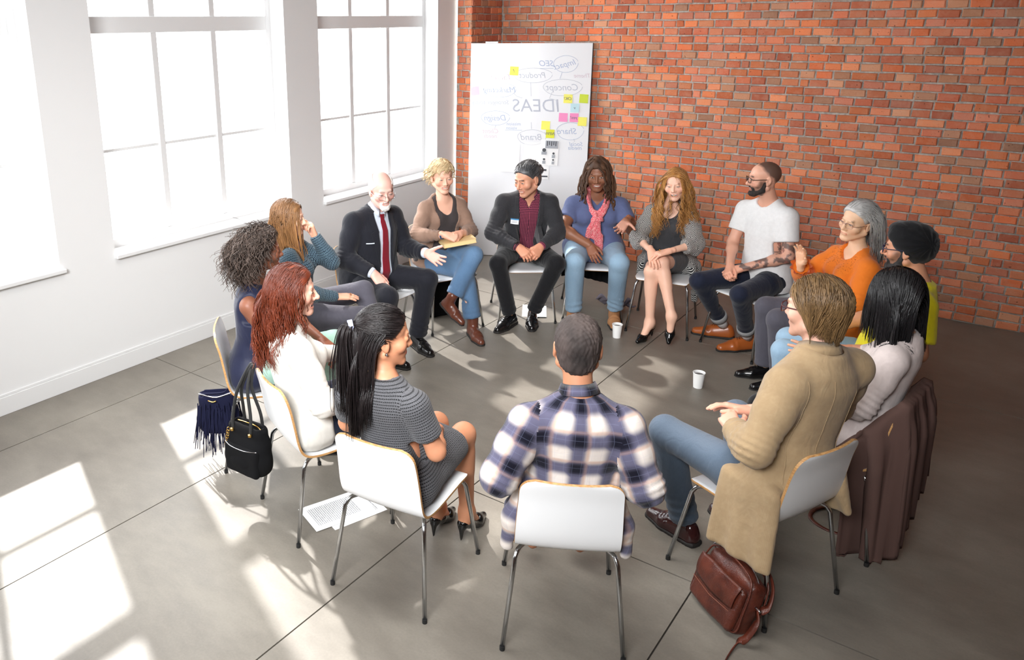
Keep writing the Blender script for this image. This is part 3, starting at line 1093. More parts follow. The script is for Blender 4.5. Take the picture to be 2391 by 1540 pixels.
def cloth(name, color, color2=None, kind='plain', scale=1.0, rough=0.85, weave=900, bump=0.25, tinted=False):
    m = material(name, color, rough, spec=0.2)
    t = NT(m)
    geo = t.n('ShaderNodeNewGeometry').outputs['Position']
    P = t.attr('pat')
    n = t.noise(geo, 38, 4, 0.6)
    fine = t.noise(geo, weave, 2)
    base = t.mix(t.math('MULTIPLY', n, 0.18), color, (0.0, 0.0, 0.0, 1))
    X, Y, Z = t.sep(P)
    def stripe(v, period, duty, off=0.0, soft=0.0):
        f = t.math('FRACT', t.math('ADD', t.math('DIVIDE', v, period), off+50.0))
        d = t.math('ABSOLUTE', t.math('SUBTRACT', f, 0.5))
        if soft <= 0:
            return t.math('LESS_THAN', d, duty/2)
        x = t.n('ShaderNodeMapRange', interpolation_type='SMOOTHSTEP')
        t.l(d, x.inputs['Value'])
        x.inputs['From Min'].default_value = duty/2+soft
        x.inputs['From Max'].default_value = duty/2-soft
        return x.outputs[0]
    if kind == 'denim':
        w = t.noise(t.mapping(geo, (1, 1, 0.25)), 260, 2)
        base = t.mix(t.math('MULTIPLY', w, 0.35), color, color2)
    elif kind == 'plaid':               # wide navy blocks on cream with tan and white lines
        p = 0.124*scale
        a, b = stripe(X, p, 0.46, 0.5, 0.13), stripe(Y, p, 0.46, 0.15, 0.13)
        k = t.math('MULTIPLY', t.math('ADD', a, b), 0.5)
        base = t.ramp(k, [(0.0, srgb(222, 212, 204)), (0.5, srgb(92, 90, 112)), (1.0, srgb(8, 8, 26))])
        tan = t.math('MAXIMUM', t.math('MULTIPLY', stripe(X, p, 0.10, 0.24, 0.04), 0.55), t.math('MULTIPLY', stripe(Y, p, 0.10, 0.88, 0.04), 0.55))
        base = t.mix(t.math('MULTIPLY', tan, t.math('SUBTRACT', 1.0, k)), base, srgb(196, 150, 118))
        thin = t.math('MAXIMUM', stripe(X, p/4, 0.06), stripe(Y, p/4, 0.06))
        base = t.mix(t.math('MULTIPLY', thin, 0.13), base, srgb(150, 156, 190))
    elif kind == 'gingham':
        p = 0.0125*scale
        a, b = stripe(X, p, 0.5), stripe(Y, p, 0.5)
        k = t.math('MULTIPLY', t.math('ADD', a, b), 0.5)
        base = t.ramp(k, [(0.0, srgb(176, 84, 104)), (0.5, srgb(96, 40, 60)), (1.0, srgb(34, 16, 30))])
    elif kind == 'tweed':               # rows of black dashes on grey weave
        row = stripe(Y, 0.0125*scale, 0.30)
        row2 = t.math('FLOOR', t.math('DIVIDE', Y, 0.0125*scale))
        sh = t.math('MULTIPLY', t.math('FRACT', t.math('MULTIPLY', row2, 0.5)), 0.5)
        f = t.math('FRACT', t.math('ADD', t.math('ADD', t.math('DIVIDE', X, 0.0095*scale), 50.0), sh))
        dash = t.math('LESS_THAN', t.math('ABSOLUTE', t.math('SUBTRACT', f, 0.5)), 0.36)
        grain = t.noise(P, 420, 2, 0.8)
        base = t.ramp(grain, [(0.35, srgb(40, 40, 44)), (0.65, srgb(122, 122, 126))])
        base = t.mix(t.math('MULTIPLY', row, dash), base, srgb(10, 10, 12))
    elif kind == 'rings':
        x = t.n('ShaderNodeTexVoronoi', feature='F1')
        hexp = t.n('ShaderNodeCombineXYZ')
        r2 = t.math('FLOOR', t.math('DIVIDE', Y, 0.0155*scale))
        t.l(t.math('ADD', t.math('DIVIDE', X, 0.018*scale), t.math('MULTIPLY', t.math('FRACT', t.math('MULTIPLY', r2, 0.5)), 1.0)), hexp.inputs[0])
        fx = t.math('SUBTRACT', t.math('FRACT', t.math('ADD', t.math('ADD', t.math('DIVIDE', X, 0.018*scale), 50.0), t.math('FRACT', t.math('MULTIPLY', r2, 0.5)))), 0.5)
        fy = t.math('SUBTRACT', t.math('FRACT', t.math('ADD', t.math('DIVIDE', Y, 0.0155*scale), 50.0)), 0.5)
        d = t.math('SQRT', t.math('ADD', t.math('MULTIPLY', fx, fx), t.math('MULTIPLY', fy, fy)))
        ring = t.math('MULTIPLY', t.math('LESS_THAN', d, 0.40), t.math('GREATER_THAN', d, 0.25))
        base = t.mix(ring, color, color2)
    elif kind == 'diamond':             # concentric white diamonds on black
        p = 0.085*scale
        fx = t.math('ABSOLUTE', t.math('SUBTRACT', t.math('FRACT', t.math('ADD', t.math('DIVIDE', X, p), 50.0)), 0.5))
        fy = t.math('ABSOLUTE', t.math('SUBTRACT', t.math('FRACT', t.math('ADD', t.math('DIVIDE', Y, p*1.35), 50.0)), 0.5))
        s = t.math('ADD', fx, fy)
        line = t.math('LESS_THAN', t.math('FRACT', t.math('MULTIPLY', s, 8.0)), 0.42)
        br = t.noise(P, 300, 2)
        base = t.mix(t.math('MULTIPLY', line, t.math('GREATER_THAN', br, 0.36)), color, color2)
    elif kind == 'cord':
        st = stripe(X, 0.004*scale, 0.5, 0, 0.2)
        base = t.mix(t.math('MULTIPLY', st, 0.12), base, color2)
        base = t.mix(t.math('MULTIPLY', t.math('SUBTRACT', n, 0.4, clamp=True), 1.2), base, color2)
    elif kind == 'pinstripe':
        base = t.mix(t.math('MULTIPLY', stripe(X, 0.012*scale, 0.12), 0.35), base, color2)
    elif kind == 'speckle':
        v = t.noise(geo, 150*scale, 2, 0.7)
        v2 = t.noise(geo, 60*scale, 3, 0.6)
        base = t.mix(t.math('GREATER_THAN', v, 0.54), color, color2)
        base = t.mix(t.math('MULTIPLY', v2, 0.3), base, color)
    elif kind == 'eyelet':              # cut-out flowers around the neckline (pat.z marks the band)
        base = t.mix(t.math('MULTIPLY', n, 0.15), color, color2)
        vor = t.n('ShaderNodeTexVoronoi', feature='F1')
        t.l(P, vor.inputs['Vector'])
        vor.inputs['Scale'].default_value = 125
        vor.inputs['Randomness'].default_value = 0.75
        hole = t.math('MULTIPLY', t.math('LESS_THAN', vor.outputs['Distance'], 0.30), Z)
        base = t.mix(t.math('MULTIPLY', hole, 0.75), base, srgb(110, 44, 8))
    if tinted:
        base = t.mix(1.0, base, t.attr('tint', 'Color'), 'MULTIPLY')
    t.base(base)
    wr = t.n('ShaderNodeTexNoise')
    t.l(t.mapping(geo, (1, 1, 0.55)), wr.inputs['Vector'])
    wr.inputs['Scale'].default_value, wr.inputs['Detail'].default_value, wr.inputs['Distortion'].default_value = 11, 2, 1.4
    t.bump(t.math('ADD', t.math('MULTIPLY', fine, .45), t.math('ADD', t.math('MULTIPLY', n, 0.6), t.math('MULTIPLY', wr.outputs['Fac'], 6.0))), bump+.1, 0.0032)
    t.b.inputs['Sheen Weight'].default_value = 0.15
    return m
def hair_mat(name, c1, c2, rough=0.38):
    m = material(name, c1, rough, spec=0.45)
    t = NT(m)
    g = t.n('ShaderNodeNewGeometry').outputs['Position']
    a = t.attr('tint', 'Color')
    r, _, _ = t.sep(a)
    n = t.noise(g, 90, 3, 0.7)
    t.base(t.mix(t.math('ADD', t.math('MULTIPLY', r, 0.8), t.math('MULTIPLY', n, 0.2)), c1, c2))
    t.bump(t.noise(t.mapping(g, (1, 1, 0.12)), 900, 2), 0.35, 0.002)
    return m
M_BUTTON = material('dark_button', srgb(30, 28, 28), 0.4)
M_METAL = material('silver_metal', srgb(200, 200, 205), 0.2, 1.0)
M_GOLD = material('gold_metal', srgb(200, 160, 90), 0.25, 1.0)
M_LENS = bpy.data.materials.new('spectacle_lens')
M_LENS.use_nodes = True
glass_nodes(M_LENS, (0.96, 0.97, 0.98, 1), 0.05)

# ------------------------------------------------------------------ people: builder
SEC_M = [(-.17, .155, .10, -.01), (-.08, .178, .122, -.005), (.05, .176, .122, 0), (.2, .164, .116, .01), (.38, .158, .108, .012), (.58, .172, .116, .008),
         (.76, .176, .112, -.008), (.87, .140, .088, -.02), (.95, .085, .066, -.022), (1.02, .06, .05, -.02)]
SEC_F = [(-.17, .16, .105, -.01), (-.08, .184, .125, -.005), (.05, .178, .122, 0), (.2, .150, .106, .008), (.36, .134, .094, .01), (.56, .142, .102, .010),
         (.74, .148, .10, -.004), (.86, .118, .078, -.018), (.94, .075, .060, -.022), (1.02, .052, .046, -.02)]
DEF = dict(Le=(.05, -.24, .77), Re=(.05, .24, .77), Lw=(.28, -.08, .68), Rw=(.28, .08, .68), Lk=(.44, -.12, .56), Rk=(.44, .12, .56), La=(.43, -.11, .09), Ra=(.43, .11, .09))
class CYL:
    def __init__(s, o, n, r, L):
        s.o, s.n, s.r, s.Ln = np.asarray(o, float), unit(n), r, L
        e = s.o+s.n*L
        s.lo, s.hi = np.minimum(s.o, e)-r, np.maximum(s.o, e)+r
    def d(s, x, y, z):
        x, y, z = x-s.o[0], y-s.o[1], z-s.o[2]
        h = x*s.n[0]+y*s.n[1]+z*s.n[2]
        q = np.sqrt(np.maximum(x*x+y*y+z*z-h*h, 0))
        return np.maximum(np.maximum(-h, h-s.Ln), q-s.r)

class Person:
    def __init__(s, key, sex='f', build=1.0, arm=1.0, fat=0.0, head=(0, 0, 0), skin=(226, 178, 152), joints=None, hs=None, bust=0.0, seam='front'):
        cx, cy, a, _ = CHAIRS[key]
        a = math.radians(a)
        s.key, s.sex, s.build, s.seam = key, sex, build, seam
        s.f = A3(math.cos(a), math.sin(a), 0)
        s.r = A3(s.f[1], -s.f[0], 0)
        s.base = A3(cx, cy, 0)-0.10*s.f
        J = dict(DEF)
        J.update(joints)
        s.j = {k: s.loc(*v) for k, v in J.items()}
        for q in ('Ls', 'Rs'):
            s.j[q] = s.j[q]+(s.j['neck']-s.j[q])*A3(.07, .07, 0)-A3(0, 0, .034)
        hw = 0.095 if sex == 'm' else 0.10
        s.hip = s.loc(0, 0, 0.555)
        s.j['Lh'], s.j['Rh'] = s.loc(0, -hw*build, 0.553), s.loc(0, hw*build, 0.553)
        N = s.j['neck']
        lat = unit(unit(s.j['Rs']-s.j['Ls'])+0.6*s.r)
        sec = np.array(SEC_M if sex == 'm' else SEC_F)
        sec[:, 1:3] *= build
        sec[:, 2] += fat*np.exp(-((sec[:, 0]-0.22)/0.22)**2)
        sec[:, 1] += 0.8*fat*np.exp(-((sec[:, 0]-0.15)/0.25)**2)
        sec[:, 3] += 0.6*fat*np.exp(-((sec[:, 0]-0.22)/0.22)**2)
        s.sec, s.lat, s.bust = sec, lat, bust
        s.T = LOFT(s.hip, N+unit(N-s.hip)*0.005, lat, sec)
        s.arm = arm
        hs = hs or (1.06 if sex == 'm' else 1.01)
        s.hs = hs
        yaw, pitch, roll = [math.radians(v) for v in head]
        F = A3(math.cos(yaw)*math.cos(pitch), math.sin(yaw)*math.cos(pitch), -math.sin(pitch))
        R = A3(math.sin(yaw), -math.cos(yaw), 0)
        U = np.cross(R, F)
        R, U = math.cos(roll)*R-math.sin(roll)*U, math.cos(roll)*U+math.sin(roll)*R
        s.hR, s.hF, s.hU = R, F, U
        s.hc = s.j['head']
        s.M = np.stack([R, F, U], 0)*hs           # head local row vectors -> world
        s.skin = np.array(linear([c/255 for c in skin]))
        s.root = empty('person', s.loc(0.05, 0, 0), a)
        s.inv = Matrix.Translation(s.root.location) @ Matrix.Rotation(a, 4, 'Z')
        s.inv = s.inv.inverted()
    def chair_cut(s):
        b, f, r = s.base, s.f, s.r
        def d(x, y, z):
            X, Y = x-b[0], y-b[1]
            F = X*f[0]+Y*f[1]
            R = np.abs(X*r[0]+Y*r[1])
            seat = np.maximum(np.maximum(z-.4605, .30-z), np.maximum(F-.285, R-.213))
            bk = np.interp(z, [.30, .47, .52, .62, .72, .83], [-.06, -.085, -.110, -.128, -.146, -.168])
            back = np.maximum(np.maximum(F-bk, z-.815), np.maximum(R-.200, .40-z))
            return np.minimum(seat, back)+0*(x+y)
        return FN(d, s.base+A3(-.5, -.5, .25), s.base+A3(.5, .5, .9))
    def loc(s, f, r, z):
        return s.base+s.f*f+s.r*r+A3(0, 0, z)
    def part(s, o):
        """world-space mesh -> child of the person"""
        o.data.transform(s.inv)
        o.parent = s.root
        return o
    def hw(s, P):
        return s.hc+np.asarray(P, float)@s.M
    def hl(s, P):
        return (np.asarray(P, float)-s.hc)@s.M.T/s.hs**2
    # ---- limb shapes -------------------------------------------------
    def arm_pr(s, sd, grow=0.0, g_el=None, g_wr=None, upto=1.0, upper=1.0):
        j, k = s.j, s.arm*(1.0 if s.sex == 'm' else 0.86)
        ge = grow if g_el is None else g_el
        gw = ge if g_wr is None else g_wr
        sh, el, wr = j[sd+'s'], j[sd+'e'], j[sd+'w']
        out = []
        if upper >= 1:
            out.append(RC(sh, el, .052*k+grow, .042*k+ge))
            out.append(SP(sh+(el-sh)*0.42, .049*k+(grow+ge)/2))
            if upto > 0:
                e = el+(wr-el)*upto
                out.append(RC(el, e, .042*k+ge, (.042+(.029-.042)*upto)*k+gw))
                if upto > 0.5:
                    out.append(SP(el+(wr-el)*0.28, .0425*k+ge))
        else:
            e = sh+(el-sh)*upper
            out.append(RC(sh, e, .056*k+grow, (.056+(.042-.056)*upper)*k+ge))
        return out
    def shoulders(s, grow=0.0):
        j, b = s.j, s.build
        r = (.050 if s.sex == 'm' else .043)*b
        N = j['neck']-s.T.U*0.03
        out = []
        for sd in 'LR':
            sh = j[sd+'s']
            out.append(RC(N+s.T.U*.012, sh+s.T.U*.006, .046*b+grow, r*.92+grow))
            out.append(RC(s.T.pt(0, 0, .72), sh, .075*b+grow, r+grow))
        return out
    def bust_pr(s, grow=0.0):
        if not s.bust:
            return []
        b = s.bust
        return [SP(s.T.pt(x, .062+.02*b, .66), .058*b+grow*0.9) for x in (-.066*b, .066*b)]
    def leg_pr(s, sd, grow=0.0, gk=None, ga=None, upto=1.0, calf=True):
        j, b = s.j, s.build
        gk = grow if gk is None else gk
        ga = gk if ga is None else ga
        h, k, a = j[sd+'h'], j[sd+'k'], j[sd+'a']
        out = [RC(h, k, .088*b+grow, .058*b+gk), SP(h+(k-h)*.3, .086*b+grow)]
        if upto > 0:
            e = k+(a-k)*upto
            out.append(RC(k, e, .056*b+gk, (.056+(.036-.056)*upto)*b+ga))
            if calf:
                back = unit(np.cross(np.cross(k-h, a-k), a-k))
                back = back if back@(h-k) > 0 else -back
                out.append(RC(k+(a-k)*.22+back*.012, k+(a-k)*.42+back*.012, .050*b+gk*.6, .044*b+gk*.6))
        return out
    # ---- skin --------------------------------------------------------
    def build_body(s, h=0.0145, bare_legs=False, hands=None, face=None, tattoo=False, toes=None):
        j = s.j
        T = LOFT(s.hip, s.T.N, s.lat, s.sec, grow=-0.012)
        pr = [T]+s.shoulders(-0.006)+s.bust_pr(-.008)
        for sd in 'LR':
            pr += s.arm_pr(sd)+s.leg_pr(sd, 0.0 if bare_legs else -.008)
        hb = s.hw((0, -.022, -.055))
        nr = .056 if s.sex == 'm' else .047
        pr.append(RC(j['neck']+s.T.U*-.02, hb, nr*1.08, nr*0.98))
        if toes:
            for sd in 'LR':
                pr += [RC(j[sd+'a'], toes[sd][0], .036, .030), RC(j[sd+'a'], toes[sd][1], .036, .026)]
        lo, hi = bounds(pr)
        fl = Field(lo, hi, h)
        for p in pr:
            fl.add(p, .028)
        fl.cut(s.chair_cut())
        Vs, Fs, Cs = [], [], []
        V, F = fl.mesh()
        V = relax(V, F, 1)
        C = np.repeat(s.skin[None], len(V), 0)
        if tattoo:
            d = np.min([vdist(RC(j['Ls']+(j['Le']-j['Ls'])*.55, j['Le'], 0, 0), V), vdist(RC(j['Le'], j['Le']+(j['Lw']-j['Le'])*.8, 0, 0), V)], 0)
            n1, n2, n3 = wob(V, 60, 3), wob(V, 95, 4), wob(V, 40, 8)
            ink = np.where((n1 > .05) | (n2 > .35), .8, .12)*(d < .075)
            inkc = np.where((n3 > .45)[:, None], np.array([[.22, .07, .06]]), np.array([[.045, .05, .055]]))
            C = C*(1-ink[:, None])+inkc*ink[:, None]
        Vs.append(V); Fs.append(F); Cs.append(C)
        V, F, C = s.build_head(**(face or {}))
        Vs.append(V); Fs.append(F); Cs.append(C)
        for sd in 'LR':
            V, F = s.build_hand(sd, **((hands or {}).get(sd, {})))
            Vs.append(V); Fs.append(F)
            c = np.repeat(s.skin[None], len(V), 0)*np.array([[1.02, .93, .90]])
            if s.skin.mean() < .2:
                pm = (np.clip(-s.hand_z/.006, 0, 1)*s.hand_y)[:, None]
                c = c*(1-pm)+np.array([linear((.80, .60, .52))])*pm
            Cs.append(c)
        off = 0
        FF = []
        for V, F in zip(Vs, Fs):
            FF.append(F+off)
            off += len(V)
        o = quad_mesh('body', np.vstack(Vs), np.vstack(FF), M_SKIN, None, np.vstack(Cs))
        return s.part(o)
    def build_hand(s, sd, d=None, up=None, curl=(12, 14, 8), spread=6, thumb=40, thumb_in=10, k=None, at=None, fing=None):
        """d: pointing direction, up: back of the hand, both in the person's (forward, right, up)"""
        j = s.j
        el, wr = j[sd+'e'], j[sd+'w'].copy()
        y = unit(wr-el) if d is None else unit(s.f*d[0]+s.r*d[1]+A3(0, 0, d[2]))
        z = A3(0, 0, 1) if up is None else s.f*up[0]+s.r*up[1]+A3(0, 0, up[2])
        z = unit(z-y*(z@y))
        x = np.cross(y, z)
        k = k or (1.07 if s.sex == 'm' else 0.98)
        m = -1 if sd == 'R' else 1
        g = 0.0033
        pr = []
        kn = [(.029, .086, 0), (.0095, .091, .003), (-.010, .088, .002), (-.028, .079, -.002)]
        ln = (.072, .080, .074, .058)
        for i, (p, L) in enumerate(zip(kn, ln)):
            p = A3(m*p[0], p[1], p[2])
            pr.append((RC((m*p[0]*m*.55, .0, 0), p, .0165, .0125), .014))
            cl = curl if fing is None else fing[i]
            a = 0.0
            q = p
            sp = math.radians(spread)*(1.5-i)*m*0.8
            for seg, (fr, c) in enumerate(zip((.46, .30, .24), cl)):
                a += math.radians(c)
                dr = A3(math.sin(sp)*math.cos(a), math.cos(sp)*math.cos(a), -math.sin(a))
                q2 = q+dr*L*fr
                r0 = (.0100, .0090, .0082, .0072)[seg]-(.0012 if i == 3 else 0)
                pr.append((RC(q, q2, r0, r0-.0009), .004))
                q = q2
        th = math.radians(thumb)
        b = A3(m*.022, .018, -.008)
        d1 = A3(m*math.sin(th), math.cos(th), -.25)
        p1 = b+unit(d1)*.044
        d2 = A3(m*math.sin(th*.8-math.radians(thumb_in)), math.cos(th*.8-math.radians(thumb_in)), -.30)
        p2 = p1+unit(d2)*.034
        d3 = A3(m*math.sin(th*.6-math.radians(2*thumb_in)), math.cos(th*.6-math.radians(2*thumb_in)), -.30)
        p3 = p2+unit(d3)*.027
        pr += [(RC(b, p1, .0165, .0125), .012), (RC(p1, p2, .0118, .0105), .005), (RC(p2, p3, .0105, .0085), .004)]
        pr += [(RC((0, -.035, 0), (0, .012, 0), .024, .022), .012)]
        lo, hi = bounds([p for p, _ in pr], .01)
        fl = Field(lo, hi, g)
        for p, kk in pr:
            fl.add(p, kk)
        V, F = fl.mesh()
        s.hand_z = vnormals(V, F)[:, 2]*.008
        s.hand_y = np.clip((V[:, 1]-.012)/.03, 0, 1)
        V = V*k
        o = wr-y*0.005
        return o+V[:, :1]*x+V[:, 1:2]*y+V[:, 2:3]*z, F
    def build_head(s, h=.0036, smile=0.0, open_=0.0, eyes=1.0, jaw=1.0, cheek=1.0, nose=1.0, brow=(60, 42, 30), lip=(186, 104, 96), stubble=None, stub_k=.6, flush=.25,
                   buzz=None, hairline=.012, detail=True, iris='brown', nosew=1.0):
        nr = .056 if s.sex == 'm' else .047
        nose = 1+(nose-1)*.35
        f = s.sex == 'f'
        e = .001
        m = .006*smile
        P = []
        A = lambda p, k=.02: P.append((p, k))
        A(EL((0, -.020, .032), (.0745, .094, .083)))
        A(EL((0, .028, .036), (.062, .053, .054)), .02)
        A(EL((0, .022, -.032), (.057*jaw, .066, .075)), .02)
        for q in (-1, 1):
            A(SP((q*.043*cheek, .051+m*.3, -.027+m*.7), (.026+m*.6)*cheek), .018)
            A(RC((q*.055*jaw, -.010, -.056), (q*.016*jaw, .066, -.100), .020, .0165), .02)
        A(SP((0, .071, -.101), .018), .014)
        A(EL((0, .058, -.066), (.033, .0295, .027)), .014)
        A(RC((-.032, .0795, .021), (.032, .0795, .021), .0105 if not f else .0085, .0105 if not f else .0085), .014)
        A(RC((0, .083, .012), (0, .102*nose+.0, -.029), .0068, .0098), .009)
        A(SP((0, .1035*nose, -.033), .0104), .007)
        for q in (-1, 1):
            A(SP((q*.0125*nosew, .0915, -.0375), .0083), .006)
        A(RC((0, -.020, -.055), s.hl(s.j['neck']-s.T.U*.01), nr/s.hs*.98, nr/s.hs*1.05), .02)
        A(RC((0, -.015, -.050), (0, .03, -.085), .045, .02), .02)
        for q in (-1, 1):
            A(EL((q*.0775, -.014, -.008), (.0085, .0185, .031), [[1, 0, 0], [0, math.cos(.25), math.sin(.25)], [0, -math.sin(.25), math.cos(.25)]]), .006)
            A(SP((q*.0745, -.006, -.033), .0085), .006)
        lo, hi = bounds([p for p, _ in P], .01)
        lo[2] = max(lo[2], -.185)
        fl = Field(lo, hi, h)
        for p, k in P:
            fl.add(p, k)
        for q in (-1, 1):
            fl.cut(SP((q*.032, .1035, .0010), .0160), .012)
            fl.cut(EL((q*.0865, -.010, -.004), (.0065, .0105, .018)), .004)
            fl.add(EL((q*.032, .0755, .000), (.0150, .0125, .0115)), .005)
            fl.cut(RC((q*.024, .1005, -.040), (q*.0385, .0800, -.068), .0018, .0012), .007) if smile > .3 else None
        cx = .0240+.0065*smile
        hz = .0011+.0078*open_
        z0 = -.0665-.0025*open_
        zc = lambda x: z0+.0065*smile*np.minimum((x/cx)**2, 1.6)
        ys = lambda x: .0880-.0105*(x/.03)**2
        def mouth(x, y, z):
            d = (np.sqrt((x/cx)**2+((z-zc(x))/hz)**2)-1)*hz
            return np.maximum(d, ys(x)-(.015 if open_ > 0 else .0035)-y)
        fl.cut(FN(mouth, (-cx-.004, .05, z0-.02), (cx+.004, .115, z0+.02)), .002)
        up, lw = [], []
        for u in np.linspace(-1, 1, 9):
            x, e = u*cx, math.sqrt(max(0, 1-u*u))
            up.append(A3(x, ys(x)-.0012, zc(x)+hz*e+.0026*e-.0012*max(0, 1-abs(u)*5)))
            lw.append(A3(x, ys(x)-.0022, zc(x)-hz*e-.0034*e))
        for c, r0 in ((up, .0030), (lw, .0037)):
            for i, (a, b) in enumerate(zip(c[:-1], c[1:])):
                r = r0*(.45 if i in (0, 7) else .8 if i in (1, 6) else 1.0)
                fl.add(RC(a, b, r, r), .005)
        V, F = fl.mesh()
        V = relax(V, F, 1, .4)
        C = np.repeat(s.skin[None], len(V), 0).astype(float)
        def paint(mask, col, k=1.0):
            kk = (np.clip(mask, 0, 1)*k)[:, None]
            C[:] = C*(1-kk)+np.array(linear([c/255 for c in col]))[None]*kk
        fl_ = np.clip(1-np.min([vdist(SP((q*.043, .07, -.03), .0), V) for q in (-1, 1)], 0)/.036, 0, 1)
        red = np.clip(s.skin*np.array([1.05, .62, .58]), 0, 1)
        kk = (fl_*flush)[:, None]
        C[:] = C*(1-kk)+red[None]*kk
        kk = (np.clip(1-vdist(SP((0, .104, -.034), 0), V)/.018, 0, 1)*flush*.7)[:, None]
        C[:] = C*(1-kk)+red[None]*kk
        if buzz is not None:
            lim = V[:, 1]*.75-V[:, 2]*.66
            k = np.clip((hairline-lim+.006*wob(V, 150, 4))/.018, 0, 1)*np.clip((V[:, 2]+.085)/.015, 0, 1)
            ear = np.min([vdist(EL((q*.078, -.012, -.010), (.012, .023, .036)), V) for q in (-1, 1)], 0)
            paint(k*(ear > .0), buzz, .86)
        if stubble is not None:
            n = wob(V, 160, 2)
            k = np.clip((-.040-V[:, 2])/.012, 0, 1)*np.clip((V[:, 1]+.002)/.01, 0, 1)*np.clip((V[:, 2]+.135)/.02, 0, 1)
            k = np.maximum(k, np.clip(1-chain_dist([A3(-.03, .082, -.068), A3(-.015, .096, -.052), A3(.015, .096, -.052), A3(.03, .082, -.068)], V)/.010, 0, 1))
            side = np.clip((.012-V[:, 2])/.03, 0, 1)*np.clip((.034-.45*(-.0-V[:, 2])*-1-np.abs(V[:, 1]-.012))/.018, 0, 1)*np.clip((np.abs(V[:, 0])-.048)/.008, 0, 1)*np.clip((V[:, 2]+.12)/.02, 0, 1)*np.clip((V[:, 1]+.0)/.008, 0, 1)
            k = np.maximum(k, side*.9)
            paint(k*(.8+.2*n), stubble, stub_k)
        ld = np.minimum(chain_dist(up, V), chain_dist(lw, V))
        paint(np.clip((.0056-ld)/.0022, 0, 1)*np.clip((cx*1.02-np.abs(V[:, 0]))/.004, 0, 1)*(V[:, 1] > .06), lip, .75)
        if open_ > 0:
            inn = (mouth(V[:, 0], V[:, 1], V[:, 2]) < .0012) & (V[:, 1] < ys(V[:, 0])-.0025) & (V[:, 1] > .05)
            paint(inn.astype(float), (84, 30, 30), .92)
        for q in (-1, 1):
            b = [A3(q*.012, .0935, .0195+.002*smile), A3(q*.028, .0925, .0265+.002*smile), A3(q*.049, .076, .0195)]
            d = chain_dist(b, V)
            paint(np.clip((.0058 if not f else .0046)-d, 0, .002)/.002, brow, .82 if not f else .65)
            paint(np.clip(.0042-vdist(SP((q*.0075, .0965, -.0430), 0), V), 0, .002)/.002, tuple(int(c*255*.35) for c in (s.skin**(1/2.2))), .9)  # nostrils: dark shade painted into the skin colour, not carved
        W = s.hw(V)
        if detail:
            s.eyes(eyes, iris)
            if open_ > 0:
                s.teeth(cx, hz, zc, ys)
        return W, F, C
    def eyes(s, op, iris):
        hgt = .0040*op+.0006
        for q in (-1, 1):
            mb = MB()
            c = A3(q*.032, .0752, 0)
            n = 11
            top, bot = [], []
            rows = []
            for i in range(n):
                u = -1+2*i/(n-1)
                x = u*.0148
                sh = (1-abs(u)**2.2)
                zt, zb = hgt*sh+.0008-.0012*u*q*-1, -hgt*.75*sh-.0002-.0012*u*q*-1
                col = []
                for t in np.linspace(0, 1, 5):
                    z = zb+(zt-zb)*t
                    y = .0132*math.sqrt(max(0.02, 1-(x/.0185)**2-(z/.0160)**2))
                    col.append(c+A3(x, y, z))
                rows.append(col)
            mb.grid(s.hw(np.array(rows).reshape(-1, 3)).reshape(n, 5, 3), 0)
            ir = [c+A3(0, .01345, 0)]
            rr = min(.0060, hgt*1.15)
            ring = []
            for k in range(12):
                a = 2*PI*k/12
                ring.append(c+A3(.0063*math.cos(a), .0128, max(-hgt*.72, min(hgt*.98, .0063*math.sin(a)))))
            mb.add(s.hw(np.array(ir+ring)), [(0, 1+k, 1+(k+1) % 12) for k in range(12)], 1)
            lid = [r[4]+A3(0, .0006, .0004) for r in rows]
            mb.tube(s.hw(np.array(lid)), .0011*s.hs, 5, 2)
            o = mb.build('eye', M_EYE if iris == 'brown' else M_EYEB, None, True)
            s.part(o)
    def teeth(s, cx, hz, zc, ys):
        mb = MB()
        n = 15
        rows = []
        for i in range(n):
            u = -1+2*i/(n-1)
            x = u*cx*.93
            e = math.sqrt(max(.02, 1-(u*.93)**2))
            y = ys(x)-.0045
            t, b = zc(x)+hz*e+.002, zc(x)+hz*e-min(.0098, hz*1.55)*e
            rows.append([(x, y, t), (x, y+.0008, (t+b)/2), (x, y, b)])
        mb.grid(s.hw(np.array(rows).reshape(-1, 3)).reshape(n, 3, 3))
        o = mb.build('teeth', M_TEETH, None, True)
        s.part(o)
    # ---- clothes -----------------------------------------------------
    def pat(s, V, F, limbs, z=None):
        """cloth coordinates per face corner: trunk and each limb are separate pieces of cloth, sewn where they meet"""
        X, Y, u = s.T.local(V[:, 0], V[:, 1], V[:, 2])
        ang = np.arctan2(X, -Y*1.2) if s.seam == 'front' else np.arctan2(X, Y*1.2)
        UV = [np.stack([ang*.15, u*s.T.L], 1)]
        per = [2*PI*.15]
        D = [vdist(s.T, V)-.012]
        for a, b, r in limbs:
            D.append(vdist(RC(a, b, r, r), V))
            ax = unit(b-a)
            e1 = unit(np.cross(ax, A3(0.31, 0.2, 0.93) if abs(ax[2]) < .9 else s.f))
            e2 = np.cross(ax, e1)
            q = V-a
            an = np.arctan2(q@e2, q@e1)
            UV.append(np.stack([an*(r+.01), q@ax], 1))
            per.append(2*PI*(r+.01))
        D = np.stack(D, 1)
        UV = np.stack(UV, 0)
        reg = np.argmin(D[F].mean(1), 1)
        C = UV[reg[:, None], F]
        P = np.array(per)[reg][:, None]
        c0 = C[:, :1, 0]
        C[:, :, 0] += P*np.round((c0-C[:, :, 0])/P)
        out = np.zeros((len(F), 4, 3))
        out[:, :, :2] = C
        if z is not None:
            out[:, :, 2] = z[F]
        return out
    def arm_limbs(s):
        j = s.j
        return [(j[q+'s'], j[q+'e'], .055) for q in 'LR']+[(j[q+'e'], j[q+'w'], .046) for q in 'LR']
